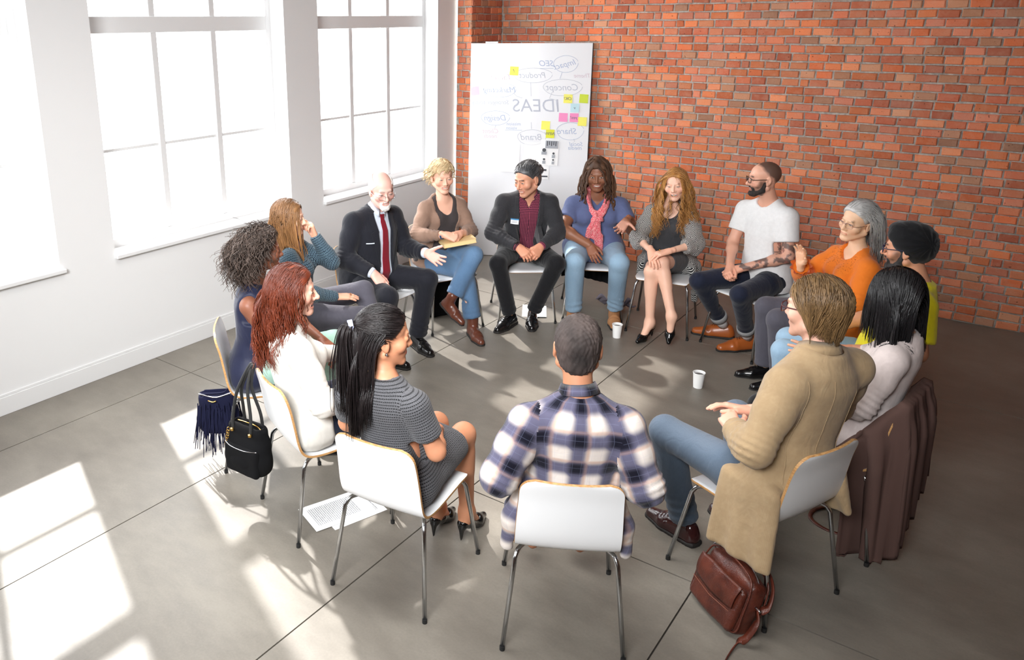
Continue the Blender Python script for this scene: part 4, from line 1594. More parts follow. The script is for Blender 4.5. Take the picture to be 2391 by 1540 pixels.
    def leg_limbs(s):
        j = s.j
        return [(j[q+'h'], j[q+'k'], .085) for q in 'LR']+[(j[q+'k'], j[q+'a'], .06) for q in 'LR']
    def garment(s, name, mat, prims, cuts=(), h=.0105, k=.03, fold=.004, joints=(), limbs=None, tint=None, seed=0, label=None, foldscale=14, zmark=None, keep=False, part=True):
        lo, hi = bounds(prims)
        fl = Field(lo, hi, h)
        for p in prims:
            fl.add(p, k if not isinstance(p, tuple) else p[1])
        for c in cuts:
            if isinstance(c, tuple):
                fl.cut(c[0], c[1])
            else:
                fl.cut(c, .005)
        fl.cut(s.chair_cut())
        V, F = fl.mesh()
        if not len(V):
            return None
        V = relax(V, F, 1, .5)
        N = vnormals(V, F)
        ax = A3(.5, .5, 1.0)
        disp = wob(V*ax, foldscale, seed+s.key)*fold*.55
        for J, a, A, rad, per in joints:
            q = V-J
            w = np.exp(-(np.linalg.norm(q, axis=1)/rad)**2)
            ph = q@unit(a)*2*PI/per+3.6*wob(V, 16, seed+3)
            sn = np.sin(ph)
            disp += w*A*(np.abs(sn)**1.5*np.sign(sn))*np.clip(.55+.75*wob(V, 18, seed+11), 0, 1.2)
        V2 = V+N*disp[:, None]
        P = s.pat(V, F, limbs if limbs is not None else s.arm_limbs(), zmark(V) if zmark is not None else None)
        col = tint(V, N) if tint is not None else None
        o = quad_mesh(name, V2, F, mat, None, col, P)
        if label:
            o['label'] = label
        if keep:
            s.keep = fl
        return s.part(o) if part else (V2, F, fl)
    def elbow_folds(s, A=.006, sides='LR'):
        j = s.j
        return [(j[q+'e'], j[q+'e']-j[q+'s'], A, .085, .030) for q in sides]+[(j[q+'e']+(j[q+'w']-j[q+'e'])*.5, j[q+'w']-j[q+'e'], A*.6, .09, .034) for q in sides]
    def knee_folds(s, A=.006):
        j = s.j
        return [(j[q+'k']-A3(0, 0, .05)-unit(j[q+'k']-j[q+'h'])*.05, j[q+'k']-j[q+'h'], A*.9, .07, .034) for q in 'LR']+[(j[q+'k']+(j[q+'a']-j[q+'k'])*.85, j[q+'a']-j[q+'k'], A, .10, .05) for q in 'LR']+[(j[q+'h']+A3(0, 0, .06), j[q+'k']-j[q+'h'], A, .12, .045) for q in 'LR']
    def trunk(s, grow, t0=-.16, t1=1.02, flare=0.0):
        sec = s.sec.copy()
        k = np.clip((.34-sec[:, 0])/.3, 0, 1)*flare
        sec[:, 1] += k
        sec[:, 2] += k
        return LOFT(s.hip, s.T.N, s.lat, sec, grow, t0, t1)
    def cuff_cut(s, sd, frac, r=.085):
        j = s.j
        return CYL(j[sd+'e']+(j[sd+'w']-j[sd+'e'])*frac, j[sd+'w']-j[sd+'e'], r, .16)
    def sleeve_cut(s, sd, frac, r=.10):
        j = s.j
        return CYL(j[sd+'s']+(j[sd+'e']-j[sd+'s'])*frac, j[sd+'e']-j[sd+'s'], r, .13)
    def neck_cut(s, r=.07, drop=.0, fwd=.0, depth=.06):
        c = s.j['neck']+s.T.U*(.030-drop*.5)+s.T.F*(.01+fwd)
        return EL(c, (r, r+fwd*.6, depth+drop*.5), [s.T.R, s.T.F, s.T.U])
    def front_cut(s, pts, back=0.0):
        """opening whose half width varies with height: pts = (u, half width)"""
        us, ws = [p[0] for p in pts], [p[1] for p in pts]
        T = s.T
        def d(x, y, z):
            X, Y, u = T.local(x, y, z)
            w = np.interp(u, us, ws)
            return np.maximum(np.maximum(np.abs(X)-w, back-Y), np.maximum(us[0]-u, u-us[-1])*T.L)
        return FN(d, T.lo-.1, T.hi+.1)
    def patch(s, fl, outline, lift=.004, thick=.003, name='patch', mat=None, n=(10, 14), depth=.45, front=1.0):
        """thin piece of cloth laid on the garment: outline(a, b) -> (X, u) with a, b in 0..1"""
        T = s.T
        a, b = np.meshgrid(np.linspace(0, 1, n[0]), np.linspace(0, 1, n[1]), indexing='ij')
        XU = np.array([outline(p, q) for p, q in zip(a.ravel(), b.ravel())])
        st = np.array([T.pt(x, front*depth*.75, u) for x, u in XU])
        P = fl.shoot(st, -T.F*front, far=depth)
        P0 = P+T.F*front*lift
        P1 = P+T.F*front*(lift+thick)
        mb = MB()
        sh = (n[0], n[1], 3)
        mb.grid(P1.reshape(sh), 0, front < 0)
        mb.grid(P0.reshape(sh), 0, front > 0)
        ring = [(i, 0) for i in range(n[0])]+[(n[0]-1, k) for k in range(1, n[1])]+[(i, n[1]-1) for i in range(n[0]-2, -1, -1)]+[(0, k) for k in range(n[1]-2, -1, -1)]
        A, B = P1.reshape(sh), P0.reshape(sh)
        mb.grid(np.array([[A[i, k] for i, k in ring], [B[i, k] for i, k in ring]]))
        o = mb.build(name, mat, None, True, 50)
        at = o.data.attributes.new('pat', 'FLOAT_VECTOR', 'POINT')
        V = np.array(mb.v)
        X, Y, u = T.local(V[:, 0], V[:, 1], V[:, 2])
        at.data.foreach_set('vector', np.stack([np.arctan2(X, Y*1.2)*.15, u*T.L, X*0], 1).astype(np.float32).ravel())
        return s.part(o)
    def collar(s, mat, r=.062, hgt=.04, flare=.018, tilt=.25, gap=.3, name='collar', drop=.0, lean=.0):
        """folded shirt collar around the neck, open in front by gap radians either side"""
        T = s.T
        ax = unit(s.hw((0, -.022, -.055))-s.j['neck'])
        R = unit(T.R-ax*(T.R@ax))
        F = np.cross(ax, R)
        c = s.j['neck']+ax*(.012-drop)
        n = 33
        rows = [[], [], []]
        for i in range(n):
            a = PI/2+gap+(2*PI-2*gap)*i/(n-1)
            di = R*math.cos(a)+F*math.sin(a)
            fr = max(0, math.sin(a))
            top = hgt*(1-.25*fr)
            rows[0].append(c+di*(r+.004)+ax*(0-.012*fr))
            rows[1].append(c+di*(r*.96+.002)+ax*(top-.014*fr))
            rows[2].append(c+di*(r+flare+.010*fr)+ax*(top-hgt*.95-.03*fr**2))
        V = np.array(rows)
        mb = MB()
        mb.grid(V)
        o = mb.build(name, mat, None, True)
        md = o.modifiers.new('thick', 'SOLIDIFY')
        md.thickness = .004
        md.offset = 0
        P = np.stack([np.tile(np.linspace(0, .4, n), 3), np.repeat([0, .03, .06], n), np.zeros(3*n)], 1)
        at = o.data.attributes.new('pat', 'FLOAT_VECTOR', 'POINT')
        at.data.foreach_set('vector', P.astype(np.float32).ravel())
        return s.part(o)
    # ---- hair --------------------------------------------------------
    def cap(s, mat, thick=.008, line=.012, h=.0045, extra=(), name='hair', rough=.0025, scale=90, cuts=(), top=0.0, tint=None, ear=True):
        P = [EL((0, -.020, .032), (.0745+thick, .094+thick, .083+thick+top)), EL((0, .028, .036), (.062+thick*.9, .053+thick, .054+thick+top)),
             EL((0, -.03, -.03), (.062+thick, .066+thick, .06+thick))]
        P += list(extra)
        lo, hi = bounds(P, .015)
        fl = Field(lo, hi, h)
        for p in P:
            fl.add(p, .02)
        fl.cut(FN(lambda x, y, z: line-(.75*y-.66*z)+0*x, (-.2, -.2, -.2), (.2, .2, .2)), .012)
        fl.cut(FN(lambda x, y, z: z+.088+0*x+0*y, (-.2, -.2, -.2), (.2, .2, .2)), .01)
        if ear:
            for q in (-1, 1):
                fl.cut(EL((q*.085, -.006, -.014), (.03, .024, .036)), .006)
        for c in cuts:
            fl.cut(c, .01)
        V, F = fl.mesh()
        V = relax(V, F, 2, .5)
        N = vnormals(V, F)
        V = V+N*(wob(V, scale, s.key)*rough)[:, None]
        r = np.clip(.5+.5*wob(V*A3(1, .35, .35), 120, 5), 0, 1)
        if tint is not None:
            r = tint(V, r)
        o = quad_mesh(name, s.hw(V), F, mat, None, np.repeat(r[:, None], 3, 1))
        s.cap_off = thick+top*.8
        return s.part(o)
    def beard(s, mat, full=False, rough=.0022, name='beard', h=.0038, k=1.0):
        P = [EL((0, .0705, -.100), (.031*k, .0255, .026*k))]
        for q in (-1, 1):
            P += [RC((q*.030, .070, -.066), (q*.022, .066, -.098), .0095, .013), RC((q*.028, .0745, -.064), (q*.004, .0875, -.0505), .0062, .0068)]
            if full:
                P += [RC((q*.060, .004, -.030), (q*.054, .018, -.075), .014, .017), RC((q*.054, .018, -.075), (q*.022, .062, -.102), .018, .020)]
        lo, hi = bounds(P, .01)
        fl = Field(lo, hi, h)
        for p in P:
            fl.add(p, .01)
        fl.cut(EL((0, .095, -.0695), (.019, .03, .0115)), .004)
        V, F = fl.mesh()
        V = relax(V, F, 1)
        V = V+vnormals(V, F)*(wob(V, 330, 4)*rough)[:, None]
        r = np.clip(.5+.5*wob(V*A3(1, 1, .4), 260, 5), 0, 1)
        return s.part(quad_mesh(name, s.hw(V), F, mat, None, np.repeat(r[:, None], 3, 1)))
    def strands(s, mat, n=260, length=.35, r0=.0045, steps=16, line=.016, part_x=0.0, curl=0.0, freq=60, out=.35, back=.35, seed=1, name='hair', lift=.010, wave=.0,
                zlim=-.07, spread=.0, tip=.35, flow=None, vary=.25, tintfn=None, sides=4, grav=1.0, target=None, tgt_k=.0, band=None, rootsel=None, fwd=0.0, shoulder=.012, fray=.0, goal=None, clump=.45, lock=16):
        rg = np.random.default_rng(seed+s.key*17)
        lift = max(lift, getattr(s, 'cap_off', 0)+.0035)
        if sides == 4:
            n, r0, sides, steps = int(n*1.55), r0*.64, 3, max(8, int(steps*.88))
        M = n*6
        q = rg.normal(size=(M, 3))
        q /= np.linalg.norm(q, axis=1)[:, None]
        ec, er = A3(0, -.018, .032), A3(.0765, .096, .086)
        P = ec+q*er
        ok = (P[:, 1]*.75-P[:, 2]*.66 < line) & (P[:, 2] > zlim)
        if rootsel is not None:
            ok &= rootsel(P)
        P = P[ok][:n]
        n = len(P)
        nrm = (P-ec)/er**2
        nrm /= np.linalg.norm(nrm, axis=1)[:, None]
        sgn = np.where(P[:, 0] > part_x, 1.0, -1.0)
        D = np.stack([sgn*out, np.full(n, -back)+fwd*np.ones(n), -.25*np.ones(n)], 1)
        if flow is not None:
            D = flow(P, D)
        D = D-nrm*(D*nrm).sum(1)[:, None]*.8
        D /= np.linalg.norm(D, axis=1)[:, None]+1e-9
        p = s.hw(P+nrm*lift)
        d = (D@s.M)/s.hs
        L = length*(1+vary*rg.uniform(-1, 1, n))
        ds = (L/(steps-1))[:, None]
        cw, rw = s.hw(ec), np.array(er)*s.hs+lift*.9
        Rm = s.M/s.hs
        caps = [RC(s.j['Ls'], s.j['Rs'], .058+shoulder, .058+shoulder), RC(s.j['neck'], s.T.pt(0, -.01, .55), .07, .125), RC(s.j['neck'], s.hw((0, -.02, -.05)), .06, .055)]
        fc = EL(s.hw((0, .085, -.052)), A3(.060, .075, .115)*s.hs, s.M/s.hs)
        paths = [p.copy()]
        g = A3(0, 0, -1.0)
        for i in range(steps-1):
            t = (i+1)/(steps-1)
            stiff = .62
            d = d*stiff+g*grav*(.28+.25*t)
            if target is not None:
                tv = s.loc(*target)-p
                tv /= np.linalg.norm(tv, axis=1)[:, None]+1e-6
                d = d+tv*tgt_k
            d /= np.linalg.norm(d, axis=1)[:, None]
            if goal is not None:
                gv = s.hw(goal(P) if callable(goal) else goal)-p
                d = gv/(np.linalg.norm(gv, axis=1)[:, None]+1e-6)
                ds = np.linalg.norm(gv, axis=1)[:, None]/(steps-1-i)*1.04
            p = p+d*ds
            for _ in range(2):
                ql = (p-cw)@Rm.T/rw
                k = np.linalg.norm(ql, axis=1)
                ins = k < 1
                if ins.any():
                    nn = (ql/rw)@Rm
                    nn /= np.linalg.norm(nn, axis=1)[:, None]
                    p = np.where(ins[:, None], p+nn*((1-k)*rw.min()*1.05)[:, None], p)
                for c in caps+[fc]:
                    dd = c.d(p[:, 0], p[:, 1], p[:, 2])
                    m = dd < .006
                    if m.any():
                        e = 1e-3
                        gr = np.stack([c.d(p[:, 0]+e, p[:, 1], p[:, 2])-dd, c.d(p[:, 0], p[:, 1]+e, p[:, 2])-dd, c.d(p[:, 0], p[:, 1], p[:, 2]+e)-dd], 1)/e
                        p = np.where(m[:, None], p+gr*(.006-dd)[:, None], p)
            d2 = p-paths[-1]
            d = d2/(np.linalg.norm(d2, axis=1)[:, None]+1e-9)
            paths.append(p.copy())
        Q = np.stack(paths, 1)
        # neighbouring strands gather into locks
        K = max(6, n//lock)
        ci = rg.choice(n, K, replace=False)
        cid = np.argmin(((Q[:, :1, :]-Q[ci][None, :, 0, :])**2).sum(-1), 1)
        tt = np.linspace(0, 1, steps)[None, :, None]
        jit = rg.normal(size=(n, 1, 3))*.004
        Q = Q+(Q[ci][cid]+jit*(1.4-tt)-Q)*(clump*tt**.7)
        if curl or wave:
            ph = rg.uniform(0, 6.28, K)[cid][:, None]+rg.uniform(-.35, .35, n)[:, None]
            fr = freq*(1+.2*rg.uniform(-1, 1, K)[cid])[:, None]
            sarc = np.linspace(0, 1, steps)[None]*L[:, None]
            amp = (curl+wave)*np.clip(np.linspace(-.1, 1.3, steps), 0, 1)[None]
            T = np.gradient(Q, axis=1)
            T /= np.linalg.norm(T, axis=2)[..., None]+1e-9
            e1 = np.cross(T, A3(.3, .2, .9))
            e1 /= np.linalg.norm(e1, axis=2)[..., None]+1e-9
            e2 = np.cross(T, e1)
            Q = Q+e1*(amp*np.sin(fr*sarc+ph))[..., None]
            if curl:
                Q = Q+e2*(amp*np.cos(fr*sarc+ph))[..., None]
        if fray:
            Q = Q+rg.normal(size=(n, 1, 3))*(fray*np.linspace(0, 1, steps)**2)[None, :, None]
        s.lock_t = rg.random(K)[cid]
        return s.tubes(Q, r0, tip, mat, name, rg, sides, tintfn)
    def tubes(s, Q, r0, tip, mat, name, rg, sides=4, tintfn=None):
        n, steps = Q.shape[:2]
        T = np.gradient(Q, axis=1)
        T /= np.linalg.norm(T, axis=2)[..., None]+1e-9
        e1 = np.cross(T, A3(.31, .22, .92))
        e1 /= np.linalg.norm(e1, axis=2)[..., None]+1e-9
        e2 = np.cross(T, e1)
        rr = r0*(.75+.5*rg.random(n))[:, None]*np.interp(np.linspace(0, 1, steps), [0, .12, .7, 1], [.55, 1, .9, tip])[None]
        ring = []
        for k in range(sides):
            a = 2*PI*k/sides
            ring.append(Q+(e1*math.cos(a)+e2*math.sin(a)*.75)*rr[..., None])
        V = np.stack(ring, 2)                       # n, steps, sides, 3
        idx = np.arange(n*steps*sides).reshape(n, steps, sides)
        a = idx[:, :-1, :]
        b = np.roll(idx, -1, 2)[:, :-1, :]
        c = np.roll(idx, -1, 2)[:, 1:, :]
        d = idx[:, 1:, :]
        F = np.stack([a, b, c, d], -1).reshape(-1, 4)
        tn = rg.random(n)
        if getattr(s, 'lock_t', None) is not None and len(s.lock_t) == n:
            tn = .62*s.lock_t+.38*tn
        tn = tn[:, None, None]*np.ones((1, steps, sides))
        if tintfn is not None:
            tn = tintfn(tn, np.linspace(0, 1, steps)[None, :, None], Q)
        o = quad_mesh(name, V.reshape(-1, 3), F, mat, None, np.repeat(tn.reshape(-1, 1), 3, 1))
        return s.part(o)
    # ---- shoes -------------------------------------------------------
    def foot_frame(s, sd, ang, pitch=0.0, hA=.09):
        a = math.radians(ang)
        d = s.f*math.cos(a)-s.r*math.sin(a)
        p = math.radians(pitch)
        y = unit(d*math.cos(p)-A3(0, 0, math.sin(p)))
        x = unit(np.cross(y, A3(0, 0, 1)))
        z = np.cross(x, y)
        o = s.j[sd+'a']-z*hA
        if abs(pitch) < 1e-6:
            o[2] = 0
        return o, np.stack([x, y, z])
    def shoe(s, sd, mats, ang=0.0, pitch=0.0, style='oxford', k=1.0, name='shoe'):
        pump = style == 'pump'
        o, fr = s.foot_frame(sd, ang, pitch, .125 if pump else .088)
        W = lambda p: o+(np.asarray(p, float)*k)@fr
        kk = .009
        P = []
        if pump:
            P += [RC(W((0, -.035, .088)), W((0, .02, .068)), .030*k, .030*k), RC(W((0, .02, .066)), W((0, .10, .03)), .030*k, .034*k), RC(W((-.008, .10, .028)), W((0, .175, .018)), .030*k, .012*k),
                  RC(W((.008, .10, .028)), W((0, .175, .018)), .030*k, .012*k)]
        else:
            P += [RC(W((-.006, -.04, .035)), W((-.010, .10, .028)), .034*k, .036*k), RC(W((.006, -.04, .035)), W((.012, .10, .028)), .034*k, .036*k),
                  RC(W((-.008, .10, .026)), W((-.004, .185, .020)), .036*k, .024*k), RC(W((.010, .10, .026)), W((.002, .185, .020)), .036*k, .024*k),
                  RC(W((0, -.03, .07)), W((0, .07, .055)), .034*k, .032*k)]
            if style == 'boot':
                P += [RC(W((0, -.015, .06)), W((0, -.02, .15)), .044*k, .046*k)]
        lo, hi = bounds(P, .02)
        hq = .0062 if s.key in (2, 3, 4, 5, 6, 7, 11, 13) else .010
        fl = Field(lo, hi, hq)
        for p in P:
            fl.add(p, .022*k)
        if pump:
            fl.cut(RC(W((0, -.02, .125)), W((0, .085, .080)), .036*k, .034*k), .006)
            fl.add(RC(W((0, -.048, .066)), W((0, -.052, .003)), .016*k, .0055*k), .014)
        else:
            fl.cut(PLANE(W((0, 0, .003)), -fr[2]), .003)
            if style != 'boot':
                fl.cut(RC(W((0, -.035, .15)), W((0, .02, .15)), .048*k, .045*k), .008)
        V, F = fl.mesh()
        V = relax(V, F, 1, .4)
        if not pump:
            ll = (V-o)@fr.T
            cr = np.exp(-((ll[:, 1]-.105*k)/.03)**2)*np.clip((ll[:, 2]-.03)/.02, 0, 1)
            V = V+vnormals(V, F)*(cr*.0018*np.sin(ll[:, 1]/.0065))[:, None]
        sh = s.part(quad_mesh(name, V, F, mats[0]))
        inv_par = sh
        if not pump:
            so = Field(lo-.01, hi+.01, hq)
            for x0 in (-.011, .011):
                so.add(RC(W((x0*.6, -.045, .004)), W((x0, .10, .004)), .036*k, .040*k), .01)
                so.add(RC(W((x0, .10, .004)), W((x0*.4, .188, .004)), .040*k, .029*k), .01)
            hi_ = .013*k if style != 'boot' else .015*k
            so.cut(PLANE(W((0, 0, hi_)), fr[2]))
            so.cut(PLANE(W((0, 0, 0.0005)), -fr[2]))
            so.add(BX(W((0, -.042, .010)), (.036*k, .036*k, .012*k), .01, fr), .004)
            V, F = so.mesh()
            q = s.part(quad_mesh('sole', V, F, mats[1]))
            q.parent = sh
            if style in ('oxford', 'derby'):
                mb = MB()
                pts = [W((x, y, z)) for x, y, z in ((-.016, .045, .082), (.016, .052, .080), (-.016, .062, .074), (.016, .069, .071), (-.015, .079, .065))]
                P2 = fl.shoot(np.array(pts)+fr[2]*.05, -fr[2], .09)+fr[2]*.003
                mb.tube(spline(P2, 24), .0022, 5)
                q2 = s.part(mb.build('lace', mats[2] if len(mats) > 2 else mats[0], None, True))
                q2.parent = sh
        return sh
    # ---- spectacles --------------------------------------------------
    def glasses(s, mat, w=.026, hgt=.018, r=.0016, half=False, round_=.55, y=.1035, z=-.003):
        root = None
        mb = MB()
        for q in (-1, 1):
            pts = []
            for k in range(28):
                a = 2*PI*k/28
                ca, sa = math.cos(a), math.sin(a)
                x = q*.034+w*math.copysign(abs(ca)**round_, ca)*.95
                zz = z+hgt*math.copysign(abs(sa)**round_, sa)
                pts.append((x, y-.22*abs(abs(x)-.012)**1.15-.02*(zz-z), zz))
            W = s.hw(np.array(pts))
            mb.tube(W, r*s.hs*(.6 if half else 1), 6, closed=True)
            if half:
                mb.tube(W[1:14], r*s.hs*1.2, 6)
            lens = MB().add(W, [tuple(range(28))] if q > 0 else [tuple(range(28))[::-1]])
            o = lens.build('lens', M_LENS)
            s.part(o)
            mb.tube(spline(s.hw(np.array([(q*(.034+w), y-.22*(.022+w)**1.15-.002, z+hgt*.45), (q*.073, .07, z+hgt*.4), (q*.079, .015, z+.008), (q*.078, -.018, z+.004), (q*.076, -.03, z-.012)])), 14), r*s.hs, 6)
        mb.tube(spline(s.hw(np.array([(-.034+w*.8, y-.003, z+.003), (0, y+.004, z+.006), (.034-w*.8, y-.003, z+.003)])), 7), r*s.hs, 6)
        g = mb.build('glasses', mat, None, True)
        return s.part(g)
    def done(s, label, group='people seated in the circle'):
        tag(s.root, label, 'person')
        return s.root
def ring_band(p, c, ax, r, w, t, mat, name):
    """bracelet or watch band as a child of the person p"""
    ax = unit(ax)
    e1 = unit(np.cross(ax, A3(.3, .5, .8)))
    e2 = np.cross(ax, e1)
    rows = []
    for dr, da in ((0, -w/2), (t, -w/2), (t, w/2), (0, w/2), (0, -w/2)):
        rows.append([c+ax*da+(e1*math.cos(2*PI*k/24)+e2*math.sin(2*PI*k/24))*(r+dr) for k in range(25)])
    return p.part(MB().grid(np.array(rows)).build(name, mat, None, True, 40))
# ------------------------------------------------------------------ people: wardrobe materials
C_ = srgb
DENIM_B = cloth('mid_blue_denim', C_(92, 122, 154), C_(46, 74, 112), 'denim', tinted=True)
DENIM_L = cloth('light_blue_denim', C_(150, 178, 200), C_(98, 132, 164), 'denim', tinted=True)
DENIM_G = cloth('grey_blue_denim', C_(98, 113, 130), C_(54, 70, 94), 'denim', tinted=True)
DENIM_D = cloth('dark_indigo_denim', C_(26, 32, 50), C_(12, 15, 26), 'denim', tinted=True)
SUIT = cloth('dark_navy_suit_wool', C_(26, 27, 35), C_(48, 50, 60), 'pinstripe', .4, 0.8)
BLAZER = cloth('charcoal_blazer_wool', C_(42, 42, 45), C_(64, 64, 68), 'speckle', 4, 0.85)
BLACKT = cloth('black_pinstripe_trouser', C_(20, 20, 23), C_(58, 58, 64), 'pinstripe', 1.0)
GREYT = cloth('grey_trouser_wool', C_(86, 84, 94), rough=.85)
BLACKC = cloth('black_cotton', C_(18, 18, 21))
SHIRT_B = cloth('pale_blue_shirt', C_(214, 224, 238), rough=.7, bump=.12)
SHIRT_G = cloth('burgundy_gingham_shirt', C_(150, 60, 80), kind='gingham')
TIE = cloth('crimson_tie_silk', C_(132, 18, 38), rough=.45, bump=.12)
CARDI = cloth('taupe_cardigan_knit', C_(146, 118, 102), rough=.95)
TEE_G = cloth('charcoal_tee', C_(66, 60, 60))
TEE_BL = cloth('slate_blue_jersey', C_(98, 108, 148), rough=.75)
TEE_W = cloth('white_cotton_tee', C_(238, 238, 238), bump=.15)
SCARF = cloth('pink_print_scarf', C_(222, 92, 104), C_(244, 190, 186), 'speckle', 1.0)
DRESS_G = cloth('charcoal_dress_jersey', C_(68, 68, 71))
KIMONO = cloth('black_white_diamond_knit', C_(24, 24, 26), C_(206, 204, 200), 'diamond')
ORANGE = cloth('orange_blouse', C_(222, 118, 34), C_(206, 98, 24), 'eyelet', rough=.8)
YELLOW = cloth('yellow_jersey', C_(240, 226, 30), rough=.75)
PINKSW = cloth('pale_pink_knit', C_(224, 210, 206), rough=.95)
TAN = cloth('tan_corduroy', C_(170, 144, 110), C_(192, 168, 132), 'cord')
PLAID = cloth('navy_cream_plaid_flannel', C_(230, 225, 220), kind='plaid')
TWEED = cloth('black_grey_tweed', C_(90, 90, 92), kind='tweed')
WHITEB = cloth('white_jersey_blouse', C_(222, 218, 210), bump=.12)
NAVY = cloth('navy_satin_top', C_(34, 38, 62), rough=.5, bump=.1)
MINT = cloth('mint_trouser', C_(184, 222, 206), rough=.75)
RINGS = cloth('teal_ring_print_blouse', C_(20, 32, 48), C_(126, 156, 172), 'rings')
TURB = cloth('black_turban_cotton', C_(14, 14, 17), bump=.3)
SOCK = cloth('white_sock', C_(225, 225, 225))
SH_BLK = material('black_shoe_leather', srgb(16, 15, 16), .16, 0, .6)
SH_PAT = material('black_patent_leather', srgb(10, 10, 11), .08, 0, .7)
SH_BRN = material('dark_brown_boot_leather', srgb(92, 50, 36), .3)
SH_TAN = material('tan_shoe_leather', srgb(160, 84, 36), .32)
SH_SUE = material('tan_suede_boot', srgb(166, 116, 74), .8)
SH_OXB = material('oxblood_loafer_leather', srgb(52, 24, 24), .14, 0, .6)
SOLE_D = material('dark_sole', srgb(26, 22, 20), .7)
LACE_D = material('dark_lace', srgb(70, 40, 24), .8)

def fade(base=(1, 1, 1), lo=.78, hi=1.22, p=None, axis_up=True, k=9):
    """denim wear: paler along the thigh fronts and knees"""
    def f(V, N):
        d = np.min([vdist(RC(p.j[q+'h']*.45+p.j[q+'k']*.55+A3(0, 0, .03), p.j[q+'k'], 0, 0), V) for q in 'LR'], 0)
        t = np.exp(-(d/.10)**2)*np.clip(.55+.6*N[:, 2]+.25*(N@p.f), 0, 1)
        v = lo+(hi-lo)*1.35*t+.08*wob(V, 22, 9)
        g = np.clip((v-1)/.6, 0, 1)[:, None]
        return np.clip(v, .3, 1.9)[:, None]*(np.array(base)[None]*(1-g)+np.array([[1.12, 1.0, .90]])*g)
    return f
def trousers(p, mat, grow=.012, gk=None, ga=.02, hem=.90, tint=None, name='trousers', waist=.20, fold=.005, A=.006, hemcut=True, h=.012):
    pr = [p.trunk(grow-.007, -.17, waist)]
    cuts = []
    for q in 'LR':
        pr += p.leg_pr(q, grow, grow if gk is None else gk, ga, 1.0)
        k, a = p.j[q+'k'], p.j[q+'a']
        cuts.append(CYL(k+(a-k)*hem, a-k, .13, .16))
    return p.garment(name, mat, pr, cuts if hemcut else (), h=h, k=.022, fold=fold, joints=p.knee_folds(A), limbs=p.leg_limbs(), tint=tint, seed=5)
def top(p, mat, grow=.012, sleeve='long', frac=1.0, neck=(), lap=0.0, name='top', g_arm=None, g_el=None, g_wr=None, fold=.004, A=.006, low=-.14, cuts=(), extra=(), h=.0105, bust=True, k=.03, zmark=None, keep=False, tint=None, side='LR', seed=1, foldscale=14, flare=.010):
    pr = [p.trunk(grow, low, 1.0, flare)]+p.shoulders(grow*.8)+list(extra)
    if bust:
        pr += p.bust_pr(grow)
    ga = grow if g_arm is None else g_arm
    cc = list(neck)
    for q in 'LR':
        fr = frac[q] if isinstance(frac, dict) else frac
        if sleeve == 'long':
            pr += p.arm_pr(q, ga, ga if g_el is None else g_el, ga if g_wr is None else g_wr, upto=min(1.0, fr+.05))
            cc.append(p.cuff_cut(q, fr))
        elif sleeve == 'short':
            pr += p.arm_pr(q, ga, g_el, upper=min(.98, fr+.1))
            cc.append(p.sleeve_cut(q, fr))
        if sleeve == 'none':
            sg = -1 if q == 'L' else 1
            cc.append(CYL(p.j[q+'s']-p.lat*sg*.012, p.lat*sg, .11, .2))
        if lap:
            h0, k0 = p.j[q+'h'], p.j[q+'k']
            pr.append(RCC(h0, h0+(k0-h0)*lap, .094*p.build+grow, .090*p.build+grow))
    cc += list(cuts)
    return p.garment(name, mat, pr, cc, h=h, k=k, fold=fold, joints=p.elbow_folds(A) if sleeve == 'long' else (), zmark=zmark, keep=keep, tint=tint, seed=seed, foldscale=foldscale)
def skirt(p, mat, grow=.014, upto=.86, name='skirt', h=.0105):
    pr = [p.trunk(grow, -.17, .2)]
    cuts = []
    for t in np.linspace(0, 1, 5):
        a = p.j['Lh']*(1-t)+p.j['Rh']*t
        b = p.j['Lk']*(1-t)+p.j['Rk']*t
        pr.append(RC(a, a+(b-a)*upto, .090*p.build+grow, .066*p.build+grow))
    c = (p.j['Lh']+p.j['Rh'])/2
    d = (p.j['Lk']+p.j['Rk'])/2
    cuts.append(CYL(c+(d-c)*upto, d-c, .4, .3))
    return p.garment(name, mat, pr, cuts, h=h, k=.03, fold=.004, limbs=[(c, d, .13)], joints=[(c+(d-c)*.2, d-c, .004, .15, .05)], seed=4)
def lapels(p, mat, top_=.97, notch=.72, low=.40, w=.075, inner=None):
    """two notched lapels along the opening inner(u) -> half width"""
    for sg, nm in ((-1, 'lapel'), (1, 'lapel')):
        def out(a, b, sg=sg):
            u = low+(top_-low)*b
            x0 = inner(u)-.004
            wd = w*np.interp(u, [low, low+.05, notch, notch+.001, notch+.05, top_], [.05, .3, 1.0, .62, .75, .55])
            return sg*(x0+a*wd), u
        p.patch(p.keep, out, .002, .004, nm, mat, (6, 26))

